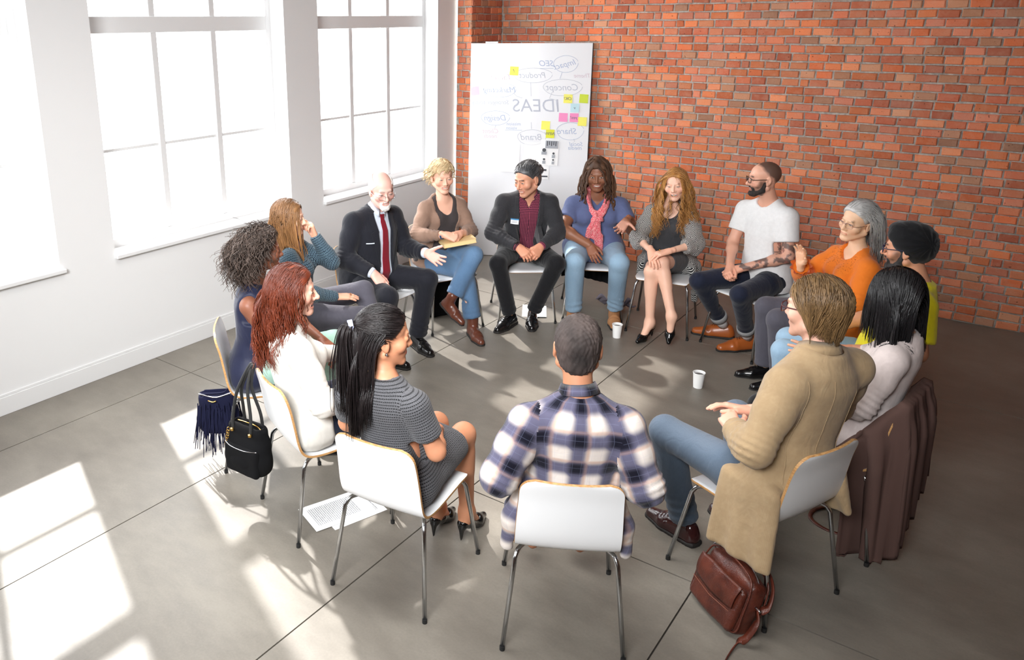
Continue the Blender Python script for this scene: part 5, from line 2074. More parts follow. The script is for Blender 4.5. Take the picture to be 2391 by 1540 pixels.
# ================================================================== 12  plaid shirt, back to us
def person_12():
    p = Person(12, 'm', 1.06, 1.08, head=(118, 6, 0), skin=(196, 138, 106), hs=1.12, joints=dict(neck=(-.01, .02, 1.09), head=(.05, .01, 1.27), Ls=(-.07, -.19, 1.02), Rs=(-.05, .21, 1.02), Le=(-.14, -.275, .79), Re=(-.12, .275, .78),
               Lw=(.08, -.23, .70), Rw=(.08, .22, .70), Lk=(.45, -.16, .56), Rk=(.45, .16, .56)))
    p.build_body(face=dict(buzz=(40, 32, 30), detail=False, h=.005, hairline=.004))
    hd = p.cap(hair_mat('dark_cropped_hair', C_(30, 25, 24), C_(86, 74, 70), .8), .006, .004, rough=.0028, scale=330, h=.0036)
    trousers(p, DENIM_D, tint=fade(p=p))
    lobes = []
    for q, sg in (('L', -1), ('R', 1)):   # loose shirt tails at either side of the seat
        lobes += [RC(p.T.pt(sg*.16, -.03, .22), p.loc(-.06, sg*.215, .56), .055, .045), RC(p.loc(-.06, sg*.215, .56), p.loc(-.05, sg*.235, .43), .042, .030), RC(p.loc(.02, sg*.215, .56), p.loc(.03, sg*.225, .46), .040, .028)]
    top(p, PLAID, .016, 'long', .9, [p.neck_cut(.066)], name='plaid_shirt', g_arm=.020, g_el=.026, g_wr=.022, fold=.007, A=.009, lap=.25, extra=lobes, h=.009, seed=7)
    p.collar(PLAID, .066, .042, .014, gap=.25)
    trous = None
    return p.done('person seen from behind in a navy and cream plaid shirt, cropped dark hair')

# ================================================================== 7  white t-shirt, tattooed arm
def person_7():
    p = Person(7, 'm', 1.0, 1.0, head=(-150, 3, 0), skin=(222, 170, 146), hs=1.09, joints=dict(neck=(.0, .06, 1.16), head=(.075, .07, 1.33), Ls=(.01, -.14, 1.09), Rs=(.02, .25, 1.08), Le=(.05, -.20, .78), Re=(.11, .25, .79), Lw=(.285, .02, .665),
               Rw=(.30, .10, .665), Lk=(.48, -.16, .55), Rk=(.48, .22, .54), La=(.17, -.03, .10), Ra=(.13, .23, .10)))
    clasp = dict(curl=(45, 55, 30), thumb=28, spread=2)
    p.build_body(h=.0095, tattoo=True, hands=dict(L=dict(d=(.75, .55, -.35), up=(.4, -.2, .9), **clasp), R=dict(d=(.75, -.45, -.45), up=(.3, .5, .7), **clasp)),
                 face=dict(buzz=(52, 42, 38), stubble=(34, 26, 24), stub_k=.88, open_=.25, brow=(30, 24, 22), hairline=-.028, nose=1.05))
    p.beard(hair_mat('short_black_beard', C_(22, 18, 17), C_(54, 44, 40), .8), True, .0012, k=.94)
    p.glasses(material('black_acetate', srgb(22, 20, 20), .3), .027, .017, .0022)
    trousers(p, DENIM_D, .012, ga=.016, hem=.80, tint=fade(p=p, lo=.8, hi=1.5))
    for q in 'LR':                        # turned-up hems
        k, a = p.j[q+'k'], p.j[q+'a']
        ax = unit(a-k)
        c = k+(a-k)*.79
        rows = [[c+ax*z+unit(np.cross(ax, A3(.3, .5, .1)))*0+r*(math.cos(t)*unit(np.cross(ax, A3(.3, .9, .1)))+math.sin(t)*np.cross(ax, unit(np.cross(ax, A3(.3, .9, .1))))) for t in np.linspace(0, 2*PI, 25)] for r, z in ((.060, -.025), (.066, -.024), (.066, .022), (.058, .024))]
        p.part(MB().grid(np.array(rows)).build('turn_up', cloth('pale_denim_inside', C_(150, 150, 150)) if q == 'L' else bpy.data.materials['pale_denim_inside'], None, True))
        p.part(MB().tube([k+(a-k)*.78, a+ax*.0], [.044, .043], 14).build('sock', SOCK, None, True))
    p.shoe('L', (SH_TAN, SOLE_D, LACE_D), -22, 0, 'derby', 1.12)
    p.shoe('R', (SH_TAN, SOLE_D, LACE_D), -52, 0, 'derby', 1.12)
    top(p, TEE_W, .014, 'short', .62, [p.neck_cut(.074, .03, .012)], name='white_tee', g_arm=.022, g_el=.030, fold=.006, low=-.16, h=.010, foldscale=11)
    return p.done('person in a white t-shirt with a tattooed arm, black glasses and a short beard')
# ================================================================== 4  grey blazer, name badge
def person_4():
    p = Person(4, 'm', 1.0, 1.0, head=(-104, 14, 4), skin=(214, 158, 130), hs=1.13, joints=dict(neck=(.16, -.01, 1.09), head=(.235, .02, 1.225), Ls=(.15, -.20, 1.04), Rs=(.14, .21, 1.04), Le=(.24, -.26, .77), Re=(.24, .30, .77),
               Lw=(.435, -.075, .70), Rw=(.45, .105, .70), Lk=(.46, -.21, .56), Rk=(.44, .27, .56), La=(.33, -.05, .09), Ra=(.40, .15, .09)))
    p.build_body(hands=dict(L=dict(d=(.62, .55, -.5), up=(.45, -.5, .7), curl=(40, 45, 25), thumb=30), R=dict(d=(.7, -.55, -.45), up=(.5, .3, .8), curl=(35, 40, 25), thumb=30)),
                 face=dict(smile=1.0, open_=.55, eyes=.75, stubble=(120, 96, 84), stub_k=.28, brow=(34, 30, 30), nose=1.08))
    hm = hair_mat('dark_grey_hair', C_(38, 38, 41), C_(118, 118, 120))
    p.cap(hm, .009, .004, top=.010, rough=.003, scale=120)
    p.strands(hm, 260, .075, .0035, 9, line=-.004, flow=lambda P, D: np.stack([P[:, 0]*2+.35, -1+0*P[:, 0], .5+0*P[:, 0]], 1), grav=.25, lift=.014, zlim=.02, seed=3, vary=.3, tip=.6)
    trousers(p, BLACKT, .013, ga=.026, hem=.95)
    top(p, SHIRT_G, .008, 'long', 1.0, [p.neck_cut(.062, .02, .02), p.front_cut([(.80, .0), (1.05, .05)])], name='gingham_shirt', low=-.02, g_arm=.008, g_wr=.010, h=.0098)
    p.seam = 'back'
    wj = [(-.3, .105), (.12, .075), (.30, .058), (.60, .072), (.92, .085), (1.2, .085)]
    inner = lambda u: np.interp(u, [q[0] for q in wj], [q[1] for q in wj])
    top(p, BLAZER, .021, 'long', .92, [p.neck_cut(.070, .03, .02), p.front_cut(wj)], name='blazer', lap=.16, g_arm=.018, g_el=.020, g_wr=.018, h=.0098, keep=True, low=-.16)
    lapels(p, BLAZER, .98, .70, .34, .062, inner)
    p.collar(SHIRT_G, .058, .040, .016, gap=.55, name='shirt_collar', lean=.1)
    p.collar(BLAZER, .070, .030, .020, gap=.95, name='blazer_collar', drop=.012)
    bd = p.patch(p.keep, lambda a, b: (.084+.064*a, .60+.085*b-.015*a), .009, .002, 'name_badge', material('badge_card', srgb(240, 242, 244), .4), (4, 6))
    b2 = p.patch(p.keep, lambda a, b: (.084+.064*a, .668+.020*b-.015*a), .0125, .0006, 'badge_stripe', material('badge_blue', srgb(72, 140, 190), .4), (4, 3))
    b2.parent = bd
    for k in range(2):
        b3 = p.patch(p.keep, lambda a, b: (.096+.040*a, .645-.020*k+.005*b-.015*(a*.6+.15)), .0125, .0006, 'badge_print', material('badge_print', srgb(170, 170, 176), .5), (4, 2))
        b3.parent = bd
    w = p.j['Rw']-(unit(p.j['Rw']-p.j['Re']))*.018
    ring_band(p, w, p.j['Rw']-p.j['Re'], .034, .022, .004, M_BUTTON, 'watch_strap')
    p.part(MB().tube([w+A3(0, 0, .030)+p.r*.012, w+A3(0, 0, .042)+p.r*.016], .019, 16).build('watch_face', M_BUTTON, None, True, 40))
    p.shoe('L', (SH_BLK, SOLE_D, M_BUTTON), -10, 0, 'oxford', 1.08)
    p.shoe('R', (SH_BLK, SOLE_D, M_BUTTON), -38, 0, 'oxford', 1.08)
    return p.done('person in a charcoal blazer with a name badge over a burgundy checked shirt')

# ================================================================== 2  dark suit, red tie
def person_2():
    p = Person(2, 'm', 1.08, 1.05, fat=.03, head=(-30, 12, 4), skin=(230, 184, 170), hs=1.13, joints=dict(neck=(.06, -.05, 1.10), head=(.125, -.045, 1.265), Ls=(.07, -.25, 1.05), Rs=(.0, .16, 1.06), Le=(.17, -.28, .77), Lw=(.43, -.21, .78), Re=(.03, .28, .78),
               Rw=(.27, .235, .70), Lk=(.45, -.19, .58), Rk=(.43, .27, .56), La=(.36, -.18, .09), Ra=(.34, .20, .09)))
    p.build_body(hands=dict(L=dict(d=(.75, -.05, -.28), up=(-.35, -.8, -.5), curl=(8, 16, 8), spread=11, thumb=52, thumb_in=-4), R=dict(d=(.72, -.1, -.65), up=(.6, .35, .7), curl=(8, 14, 10), spread=5, thumb=38)),
                 face=dict(open_=.6, smile=.15, eyes=.35, brow=(150, 136, 128), flush=.5, nose=1.1))
    wh = hair_mat('white_hair', C_(206, 202, 198), C_(240, 238, 234), .6)
    p.cap(wh, .007, .006, cuts=[EL((0, .03, .105), (.064, .115, .075))], rough=.003, scale=150, h=.004)
    p.beard(wh, k=1.1)
    p.glasses(M_METAL, .024, .015, .0011, round_=.75, z=-.012, y=.107)
    trousers(p, SUIT, .016, ga=.034, hem=.97, A=.007)
    top(p, SHIRT_B, .010, 'long', 1.0, [p.neck_cut(.060, -.005, .0)], name='dress_shirt', low=-.02, g_arm=.008, g_wr=.010, keep=True, h=.0098)
    p.patch(p.keep, lambda a, b: ((a-.5)*np.interp(b, [0, .06, .10, .9, .93, 1], [.010, .078, .080, .046, .034, .042]), -.02+.985*b), .004, .005, 'necktie', TIE, (7, 30))
    p.seam = 'back'
    wj = [(-.3, .15), (.05, .085), (.26, .062), (.60, .060), (.92, .075), (1.2, .08)]
    inner = lambda u: np.interp(u, [q[0] for q in wj], [q[1] for q in wj])
    top(p, SUIT, .024, 'long', .90, [p.neck_cut(.068, .02, .02), p.front_cut(wj)], name='suit_jacket', lap=.14, g_arm=.024, g_el=.024, g_wr=.024, fold=.006, A=.009, h=.0098, keep=True, low=-.17)
    lapels(p, SUIT, .98, .74, .28, .078, inner)
    p.collar(SHIRT_B, .060, .044, .018, gap=.30, name='shirt_collar')
    p.collar(SUIT, .072, .030, .020, gap=.95, name='jacket_collar', drop=.012)
    p.patch(p.keep, lambda a, b: (.118+.055*a, .60+.012*b-.012*a), .006, .003, 'pocket_square', SHIRT_B, (6, 3))
    p.shoe('L', (SH_BLK, SOLE_D, M_BUTTON), -24, 0, 'oxford', 1.10)
    p.shoe('R', (SH_BLK, SOLE_D, M_BUTTON), 0, 0, 'oxford', 1.10)
    return p.done('bald person with white beard and glasses in a dark suit and red tie')

# ================================================================== 3  taupe cardigan, legs crossed
def person_3():
    p = Person(3, 'f', 1.06, 1.05, head=(-36, 6, 3), skin=(232, 184, 160), bust=1.0, hs=1.06, joints=dict(neck=(.03, -.03, 1.085), head=(.075, .005, 1.255), Ls=(.04, -.19, 1.02), Rs=(.03, .14, 1.02), Le=(.21, -.20, .80), Re=(.14, .27, .80), Lw=(.345, -.015, .83),
               Rw=(.355, .115, .84), Lk=(.43, -.10, .665), La=(.46, .12, .31), Rk=(.40, -.04, .53), Ra=(.52, -.055, .09)))
    p.build_body(hands=dict(L=dict(d=(.55, .75, -.1), up=(.6, -.5, .6), curl=(60, 70, 35), thumb=25), R=dict(d=(.55, -.75, -.25), up=(.6, .3, .7), curl=(55, 60, 35), thumb=25)),
                 face=dict(smile=1.0, open_=.6, eyes=.5, brow=(170, 130, 100), lip=(196, 110, 104), flush=.5))
    hm = hair_mat('short_blonde_hair', C_(176, 142, 96), C_(240, 220, 180))
    p.cap(hm, .013, .006, top=.012, rough=.005, scale=80)
    p.strands(hm, 420, .070, .0038, 10, line=.006, flow=lambda P, D: np.stack([P[:, 0]*6+.5*(P[:, 1] > .02), P[:, 1]*3-.15, .25-P[:, 2]*2], 1), grav=.55, lift=.016, seed=5, vary=.35, wave=.006, freq=50, tip=.4, zlim=-.06)
    trousers(p, DENIM_B, .013, ga=.034, hem=.86, tint=fade(p=p, lo=.85, hi=1.3))
    top(p, TEE_G, .010, 'none', neck=[p.neck_cut(.078, .09, .05, .09)], name='scoop_tee', low=-.10, lap=.10, fold=.006)
    wj = [(-.3, .13), (.2, .115), (.42, .085), (.60, .075), (.8, .098), (1.2, .11)]
    top(p, CARDI, .019, 'long', {'L': .80, 'R': .80}, [p.neck_cut(.074, .05, .03), p.front_cut(wj)], name='cardigan', lap=.0, g_arm=.016, g_el=.018, g_wr=.014, fold=.006, A=.010, low=-.13)
    ring_band(p, p.j['Re']+(p.j['Rw']-p.j['Re'])*.86, p.j['Rw']-p.j['Re'], .030, .014, .003, cloth('blue_band', C_(40, 70, 110)), 'bracelet')
    p.shoe('L', (SH_BRN, SOLE_D), 22, 32, 'boot', .92, 'boot')
    p.shoe('R', (SH_BRN, SOLE_D), -12, 0, 'boot', 1.02, 'boot')
    return p.done('person with short blonde hair in a taupe cardigan and blue jeans, legs crossed')

# ================================================================== 5  slate tee and pink scarf
def person_5():
    p = Person(5, 'f', 1.24, 1.38, fat=.045, head=(-67, 8, 2), skin=(140, 94, 70), bust=1.45, hs=1.10, joints=dict(neck=(.10, .0, 1.07), head=(.165, .015, 1.24), Ls=(.10, -.205, .99), Rs=(.10, .205, .99), Le=(.27, -.30, .79), Re=(.30, .28, .79), Lw=(.47, -.215, .92),
               Rw=(.42, .06, .69), Lk=(.46, -.185, .56), Rk=(.46, .17, .55), La=(.33, -.19, .09), Ra=(.45, .16, .09)))
    p.build_body(h=.012, hands=dict(L=dict(d=(.55, .40, -.42), up=(-.55, .0, -.80), curl=(10, 18, 12), spread=9, thumb=62, thumb_in=-6, k=1.05), R=dict(d=(.62, -.35, -.62), up=(.55, .45, .6), curl=(14, 18, 10), thumb=34, k=1.05)),
                 face=dict(smile=.9, open_=.7, eyes=1.0, brow=(36, 24, 20), lip=(170, 96, 92), cheek=1.12, jaw=1.12, nosew=1.35, nose=.98, flush=.12))
    hm = hair_mat('dreadlocks_hair', C_(30, 22, 20), C_(104, 70, 46), .7)
    p.cap(hm, .012, .010, rough=.005, scale=110, top=.006)
    p.strands(hm, 92, .31, .0085, 16, clump=0, line=.010, out=.9, back=.15, curl=.003, freq=90, lift=.012, seed=3, vary=.22, tip=.6, sides=6, zlim=-.07, fray=.012, wave=.004)
    trousers(p, DENIM_L, .010, ga=.022, hem=.93, tint=fade(p=p, lo=.70, hi=1.25), A=.008)
    vn = RC(p.T.pt(0, .10, 1.0), p.T.pt(0, .19, .66), .078, .022)
    top(p, TEE_BL, .011, 'short', .60, [p.neck_cut(.080, .02, .02), (vn, .01)], name='slate_tee', g_arm=.012, g_el=.014, fold=.006, low=-.17, lap=.0, foldscale=18)
    # knitted scarf looped round the neck with hanging ends
    T = p.T
    c = p.j['neck']+T.U*.02
    ft = lambda x, u, dy=0: p.T.pt(x, np.interp(u, [.0, .2, .45, .66, .85, 1], [.20, .215, .222, .222, .165, .115])+dy, u)
    pr = []
    def swath(pts, w, r, nn=4, d=A3(0, 0, 0)):
        P3 = spline(pts, 9)
        for q in range(nn):
            o = (q/(nn-1)-.5)*w
            sd = np.array([T.U*o*.8+T.R*o*.5 if i < 5 else T.R*o+T.U*o*.2 for i in range(9)])
            L = P3+sd+T.F*(.006*math.sin(q*2.1))
            pr.extend(RC(a_, b_, r, r) for a_, b_ in zip(L[:-1], L[1:]))
    ring = [c+T.R*(.078*math.cos(a))+T.F*(.066*math.sin(a)+.008) for a in np.linspace(PI*.08, PI*-1.08, 9)]
    for o in (-.014, .012):
        pr += [RC(a_+T.U*o, b_+T.U*o, .016, .016) for a_, b_ in zip(ring[:-1], ring[1:])]
    swath([c+T.R*.080+T.F*.02, ft(.070, .92), ft(.030, .80, .008), ft(-.02, .70, .012)], .046, .0115)
    swath([c-T.R*.080+T.F*.02, ft(-.070, .92), ft(-.030, .80, .012), ft(.02, .70, .022)], .046, .0115)
    swath([ft(.0, .74, .024), ft(.02, .66, .024), ft(.035, .52, .018), ft(.045, .40, .016)], .075, .0115, 6)
    swath([ft(.0, .74, .014), ft(-.01, .62, .018), ft(-.02, .42, .014), ft(-.028, .16, .014)], .052, .0115, 5)
    pr.append(RC(ft(-.022, .72, .022), ft(.025, .70, .022), .024, .024))
    p.garment('scarf', SCARF, pr, h=.0065, k=.006, fold=.006, foldscale=45, seed=2)
    p.shoe('L', (SH_SUE, SOLE_D), -4, 0, 'boot', 1.08, 'boot')
    p.shoe('R', (SH_SUE, SOLE_D), 8, 0, 'boot', 1.08, 'boot')
    for q in (-1, 1):
        p.part(MB().lathe([(0, .006), (.005, .003), (.006, 0), (.004, -.006), (0, -.008)], 10, c=tuple(p.hw((q*.078, -.004, -.052)))).build('earring', M_METAL, None, True))
    return p.done('smiling person with dreadlocks in a slate blue tee and pink scarf')

# ================================================================== 6  long curly hair, crossed bare legs
def person_6():
    p = Person(6, 'f', .93, .92, head=(-80, 4, 6), skin=(236, 190, 166), bust=.85, joints=dict(neck=(.14, .01, 1.06), head=(.19, -.025, 1.228), Ls=(.14, -.155, 1.0), Rs=(.13, .15, 1.0), Le=(.26, -.23, .78), Re=(.26, .22, .78), Lw=(.445, -.05, .745), Rw=(.44, .08, .725),
               Lk=(.44, -.005, .645), Rk=(.45, .065, .565), La=(.55, -.13, .25), Ra=(.44, .045, .135)))
    fl_, fr_ = p.foot_frame('L', 3, 38, .125), p.foot_frame('R', -20, 0, .125)
    W = lambda f, q: f[0]+np.asarray(q)@f[1]
    p.build_body(h=.011, bare_legs=True, toes=dict(L=(W(fl_, (0, -.03, .085)), W(fl_, (0, .09, .032))), R=(W(fr_, (0, -.03, .085)), W(fr_, (0, .09, .032)))),
                 hands=dict(L=dict(d=(.45, .75, -.2), up=(.2, .1, 1), curl=(14, 20, 12)), R=dict(d=(.62, -.3, -.45), up=(.5, .1, .8), curl=(14, 22, 12))),
                 face=dict(smile=.9, open_=1.0, eyes=.45, brow=(150, 104, 74), lip=(198, 108, 104), flush=.45))
    hm = hair_mat('curly_strawberry_hair', C_(112, 62, 26), C_(222, 164, 92))
    p.cap(hm, .011, .006, rough=.005, scale=90)
    p.strands(hm, 620, .44, .0042, 30, line=.008, out=1.1, back=.1, curl=.011, freq=62, lift=.013, seed=2, vary=.22, part_x=.012, fray=.012, wave=.004, zlim=-.06, shoulder=.02, clump=.75, lock=11, rootsel=lambda P: ~((np.abs(P[:, 0]) < .016) & (P[:, 1] > .050)))
    p.strands(hm, 60, .30, .0042, 22, line=.010, flow=lambda P, D: np.stack([np.where(P[:, 0] > .012, 1.6, -1.6), .1+0*P[:, 0], .2+0*P[:, 0]], 1), grav=.35, lift=.015, seed=9, curl=.008, freq=62, clump=.6, lock=8, zlim=.05, rootsel=lambda P: P[:, 1] > .02)
    top(p, DRESS_G, .011, 'none', neck=[p.neck_cut(.082, .06, .03, .08)], name='dress_bodice', low=-.10, fold=.003)
    skirt(p, DRESS_G, .013, .72, 'dress_skirt')
    wj = [(-.4, .135), (.3, .12), (.8, .10), (1.2, .10)]
    dr = []
    for sg, q in ((-1, 'L'), (1, 'R')):
        e = p.j[q+'e']
        dr += [RC(p.T.pt(sg*.13, -.02, .3), p.loc(-.02, sg*.20, .50), .05, .045), RC(p.loc(-.03, sg*.215, .52), p.loc(-.04, sg*.23, .22 if q == 'L' else .40), .040, .026), RC(p.loc(.07, sg*.20, .53), p.loc(.10, sg*.215, .42), .034, .022)]
        dr += [RC(e, e-A3(0, 0, .06)+p.f*.02, .055, .04)]
    top(p, KIMONO, .024, 'long', .42, [p.neck_cut(.085, .05, .03), p.front_cut(wj)], name='patterned_cardigan', g_arm=.026, g_el=.030, g_wr=.036, fold=.008, extra=dr, low=-.15, h=.0098)
    p.shoe('L', (SH_PAT, SOLE_D), 3, 38, 'pump', .98, 'pump')
    p.shoe('R', (SH_PAT, SOLE_D), -20, 0, 'pump', .98, 'pump')
    p.part(MB().tube([p.loc(0, 0, 0)*0+p.j['Lw']+unit(p.f*.45+p.r*.75)*.07+A3(0, 0, .012), p.j['Lw']+unit(p.f*.45+p.r*.75)*.075+A3(0, 0, .014)], .009, 10).build('ring', M_GOLD, None, True))
    return p.done('laughing person with long curly blonde hair, grey dress and black patterned cardigan')

# ================================================================== 1  ring-print blouse
def person_1():
    p = Person(1, 'f', .98, .98, head=(36, 2, -4), skin=(230, 182, 156), bust=.95, joints=dict(neck=(-.03, .03, 1.06), head=(-.035, .04, 1.24), Ls=(.02, -.12, 1.02), Rs=(-.05, .18, 1.02), Le=(.24, -.03, .90), Lw=(.125, -.02, 1.10), Re=(.05, .28, .79), Rw=(.26, .15, .71),
               Lk=(.46, -.09, .665), La=(.56, .10, .33), Rk=(.43, .13, .55), Ra=(.37, .12, .09)))
    p.build_body(hands=dict(L=dict(d=(-.25, .15, .9), up=(.85, -.4, .3), fing=[(28, 30, 12), (62, 70, 30), (66, 74, 30), (68, 74, 30)], thumb=26), R=dict(d=(.85, -.25, -.1), up=(.1, .1, 1), curl=(6, 12, 8), spread=9, thumb=46)),
                 face=dict(h=.0042, smile=.5, open_=.2, eyes=.8, brow=(90, 60, 40)))
    hm = hair_mat('ombre_brown_hair', C_(70, 44, 28), C_(206, 152, 98))
    ti = lambda tn, t, Q: np.clip(.25*tn+.95*t**1.1*(.6+.5*tn), 0, 1)
    p.cap(hm, .011, .008, rough=.003, scale=60, tint=lambda V, r: np.clip(.15+.25*r+.9*np.clip((.06-V[:, 2])/.13, 0, 1), 0, 1))
    p.strands(hm, 460, .40, .0042, 18, line=.002, out=.7, back=1.0, lift=.012, seed=2, vary=.12, target=(.13, .10, .80), tgt_k=.20, wave=.006, freq=28, tintfn=ti, tip=.25)
    trousers(p, GREYT, .012, ga=.022, hem=.92, A=.006)
    top(p, RINGS, .013, 'long', .98, [p.neck_cut(.070, .03, .02)], name='print_blouse', g_arm=.012, g_el=.015, g_wr=.014, fold=.005, lap=.06, low=-.14)
    ring_band(p, p.j['Rw']+unit(p.f*.85-p.r*.25)*.098+p.r*-.0, p.f*.85-p.r*.25, .0098, .004, .0016, M_GOLD, 'ring')
    p.shoe('L', (SH_BLK, SOLE_D), 10, 30, 'oxford', .95)
    p.shoe('R', (SH_BLK, SOLE_D), 0, 0, 'oxford', .95)
    return p.done('person with brown to blonde hair in a teal ring-print blouse, touching the nose')

# ================================================================== 8  orange blouse
def person_8():
    p = Person(8, 'f', 1.02, 1.0, fat=.01, head=(-122, 3, -10), skin=(226, 186, 154), bust=1.0, hs=1.05, joints=dict(neck=(.0, -.02, 1.06), head=(.035, -.035, 1.235), Ls=(-.01, -.20, .99), Rs=(.05, .15, .99), Le=(.06, -.26, .75), Lw=(.28, -.15, .68), Re=(.24, .16, .80), Rw=(.34, -.03, .94),
               Lk=(.44, -.05, .55), Rk=(.44, .19, .55), La=(.34, .03, .09), Ra=(.38, .24, .09)))
    p.build_body(hands=dict(R=dict(d=(.18, -.25, .9), up=(-.75, .35, .2), curl=(8, 14, 8), spread=8, thumb=48), L=dict(d=(.8, .3, -.1), up=(.1, 0, 1), curl=(25, 30, 15))),
                 face=dict(smile=.1, eyes=.45, brow=(70, 60, 56), lip=(190, 64, 62), jaw=1.06, nose=.94, flush=.2))
    hm = hair_mat('silver_grey_hair', C_(64, 62, 62), C_(206, 204, 202))
    ti = lambda tn, t, Q: np.clip(.95-1.1*t+.35*tn, 0, 1)
    p.cap(hm, .013, .004, rough=.004, scale=70, top=.008, tint=lambda V, r: np.clip(.25+.75*np.clip((V[:, 1]*.75+V[:, 2]*.5)/.08, 0, 1)+.25*(r-.5), 0, 1))
    p.strands(hm, 330, .30, .0040, 16, line=.0, lift=.015, seed=4, vary=.2, flow=lambda P, D: np.stack([P[:, 0]*4, -1+0*P[:, 0], .15+0*P[:, 0]], 1), wave=.010, freq=34, tintfn=ti, grav=.8, zlim=-.05)
    p.glasses(material('thin_rose_metal', srgb(150, 110, 110), .3, .8), .026, .014, .0011, half=True, round_=.6, y=.104)
    trousers(p, GREYT, .015, ga=.035, hem=.96)
    zm = lambda V: (lambda X, Y, u: np.clip((u-.66)/.05, 0, 1)*np.clip((.98-u)/.03, 0, 1)*(Y > 0)*np.clip((.15-np.abs(X))/.02, 0, 1))(*p.T.local(V[:, 0], V[:, 1], V[:, 2]))
    top(p, ORANGE, .016, 'long', {'L': .95, 'R': .78}, [p.neck_cut(.076, .05, .03, .07)], name='orange_blouse', g_arm=.020, g_el=.026, g_wr=.024, fold=.006, A=.008, lap=.14, zmark=zm, h=.008)
    e, w = p.j['Re'], p.j['Rw']           # gathered frill of the cuff
    ax = unit(w-e)
    x1 = unit(np.cross(ax, A3(.2, .9, .1)))
    y1 = np.cross(ax, x1)
    rows = [[e+(w-e)*fz+(x1*math.cos(t)+y1*math.sin(t))*(r+.006*math.sin(9*t)*k) for t in np.linspace(0, 2*PI, 49)] for fz, r, k in ((.66, .050, 0), (.72, .047, .4), (.80, .056, 1), (.88, .062, 1.3))]
    p.part(MB().grid(np.array(rows)).build('cuff_frill', ORANGE, None, True))
    p.shoe('L', (SH_BLK, SOLE_D), 0, 0, 'oxford', .95)
    p.shoe('R', (SH_BLK, SOLE_D), 0, 0, 'oxford', .95)
    return p.done('grey-haired person with glasses in an orange embroidered blouse, raising one hand')

# ================================================================== 9  black turban, yellow tee
def person_9():
    p = Person(9, 'm', 1.0, 1.0, head=(176, 4, 0), skin=(206, 150, 120), joints=dict(neck=(-.12, -.03, 1.11), head=(-.045, -.03, 1.275), Ls=(-.15, -.20, 1.04), Rs=(-.12, .16, 1.04), Le=(-.17, -.27, .77), Lw=(.14, -.16, .69), Re=(.06, .24, .78), Rw=(.26, .08, .70),
               Lk=(.48, -.07, .57), Rk=(.48, .15, .57)))
    p.build_body(face=dict(h=.0042, stubble=(24, 19, 18), stub_k=.85, open_=.3, smile=.3, brow=(24, 20, 18), nose=1.15))
    p.beard(hair_mat('black_beard_hair', C_(18, 15, 15), C_(44, 36, 34), .7), True)
    # turban: wound cloth with slanting folds
    P = [EL((0, -.018, .055), (.092, .110, .088)), EL((0, -.050, .015), (.090, .082, .090)), EL((0, .030, .098), (.055, .055, .038))]
    lo, hi = bounds(P, .02)
    fl = Field(lo, hi, .0048)
    for q in P:
        fl.add(q, .03)
    fl.cut(FN(lambda x, y, z: .030-(.80*y-.60*z)+0*x, (-.25, -.25, -.25), (.25, .25, .25)), .015)
    fl.cut(FN(lambda x, y, z: z+.070+.25*(y+.05)+0*x, (-.25, -.25, -.25), (.25, .25, .25)), .012)
    V, F = fl.mesh()
    V = relax(V, F, 2)
    N = vnormals(V, F)
    ang = np.arctan2(V[:, 2]-.02-.35*np.abs(V[:, 0]), V[:, 1]+.12)
    V = V+N*(.0055*np.abs(np.sin(ang*9+.6*wob(V, 20, 3)))-.002+.001*wob(V, 60, 4))[:, None]
    p.part(quad_mesh('turban', p.hw(V), F, TURB))
    p.glasses(material('navy_acetate', srgb(30, 36, 66), .3), .026, .018, .0022)
    trousers(p, DENIM_L, .013, ga=.02, tint=fade(p=p))
    top(p, YELLOW, .015, 'short', .78, [p.neck_cut(.066, .0, .0)], name='yellow_tee', g_arm=.020, g_el=.032, fold=.009, low=-.16, lap=.16, foldscale=18)
    p.shoe('L', (SH_BLK, SOLE_D), 0, 0, 'oxford', 1.08)
    p.shoe('R', (SH_BLK, SOLE_D), 0, 0, 'oxford', 1.08)
    return p.done('bearded person in a black turban, dark glasses and a bright yellow tee')

# ================================================================== 10  pale pink sweater, black bob
def person_10():
    p = Person(10, 'f', .98, 1.0, head=(160, 8, 0), skin=(228, 184, 156), joints=dict(neck=(-.075, .05, 1.08), head=(-.02, .05, 1.25), Ls=(-.095, -.135, 1.02), Rs=(-.075, .21, 1.01), Le=(-.02, -.20, .77), Lw=(.20, -.09, .69), Re=(.06, .29, .84), Rw=(.30, .21, .80)))
    p.build_body(hands=dict(R=dict(d=(.95, -.05, -.05), up=(-.1, .95, -.3), curl=(6, 12, 6), spread=9, thumb=50), L=dict(curl=(25, 30, 15))), face=dict(h=.0055, detail=False, brow=(40, 30, 26)))
    hm = hair_mat('glossy_black_hair', C_(12, 11, 12), C_(40, 38, 40), .28)
    p.cap(hm, .014, .012, rough=.0015, scale=60, ear=False)
    p.strands(hm, 760, .280, .0046, 15, line=.018, out=.8, back=.35, lift=.014, seed=4, vary=.04, tip=.4, zlim=-.075, wave=.002, freq=20, fray=.004, clump=.2)
    trousers(p, BLACKC, .012, ga=.016)
    top(p, PINKSW, .018, 'long', {'L': .98, 'R': .30}, [p.neck_cut(.072, .02, .02)], name='pink_sweater', g_arm=.022, g_el=.026, g_wr=.020, fold=.007, A=.010, lap=.16, low=-.17)
    ring_band(p, p.j['Re']+(p.j['Rw']-p.j['Re'])*.80, p.j['Rw']-p.j['Re'], .027, .004, .002, M_GOLD, 'bracelet')
    p.shoe('L', (SH_BLK, SOLE_D), 0, 0, 'oxford', .95)
    p.shoe('R', (SH_BLK, SOLE_D), 0, 0, 'oxford', .95)
    return p.done('person with a glossy black bob seen from behind in a pale pink sweater')

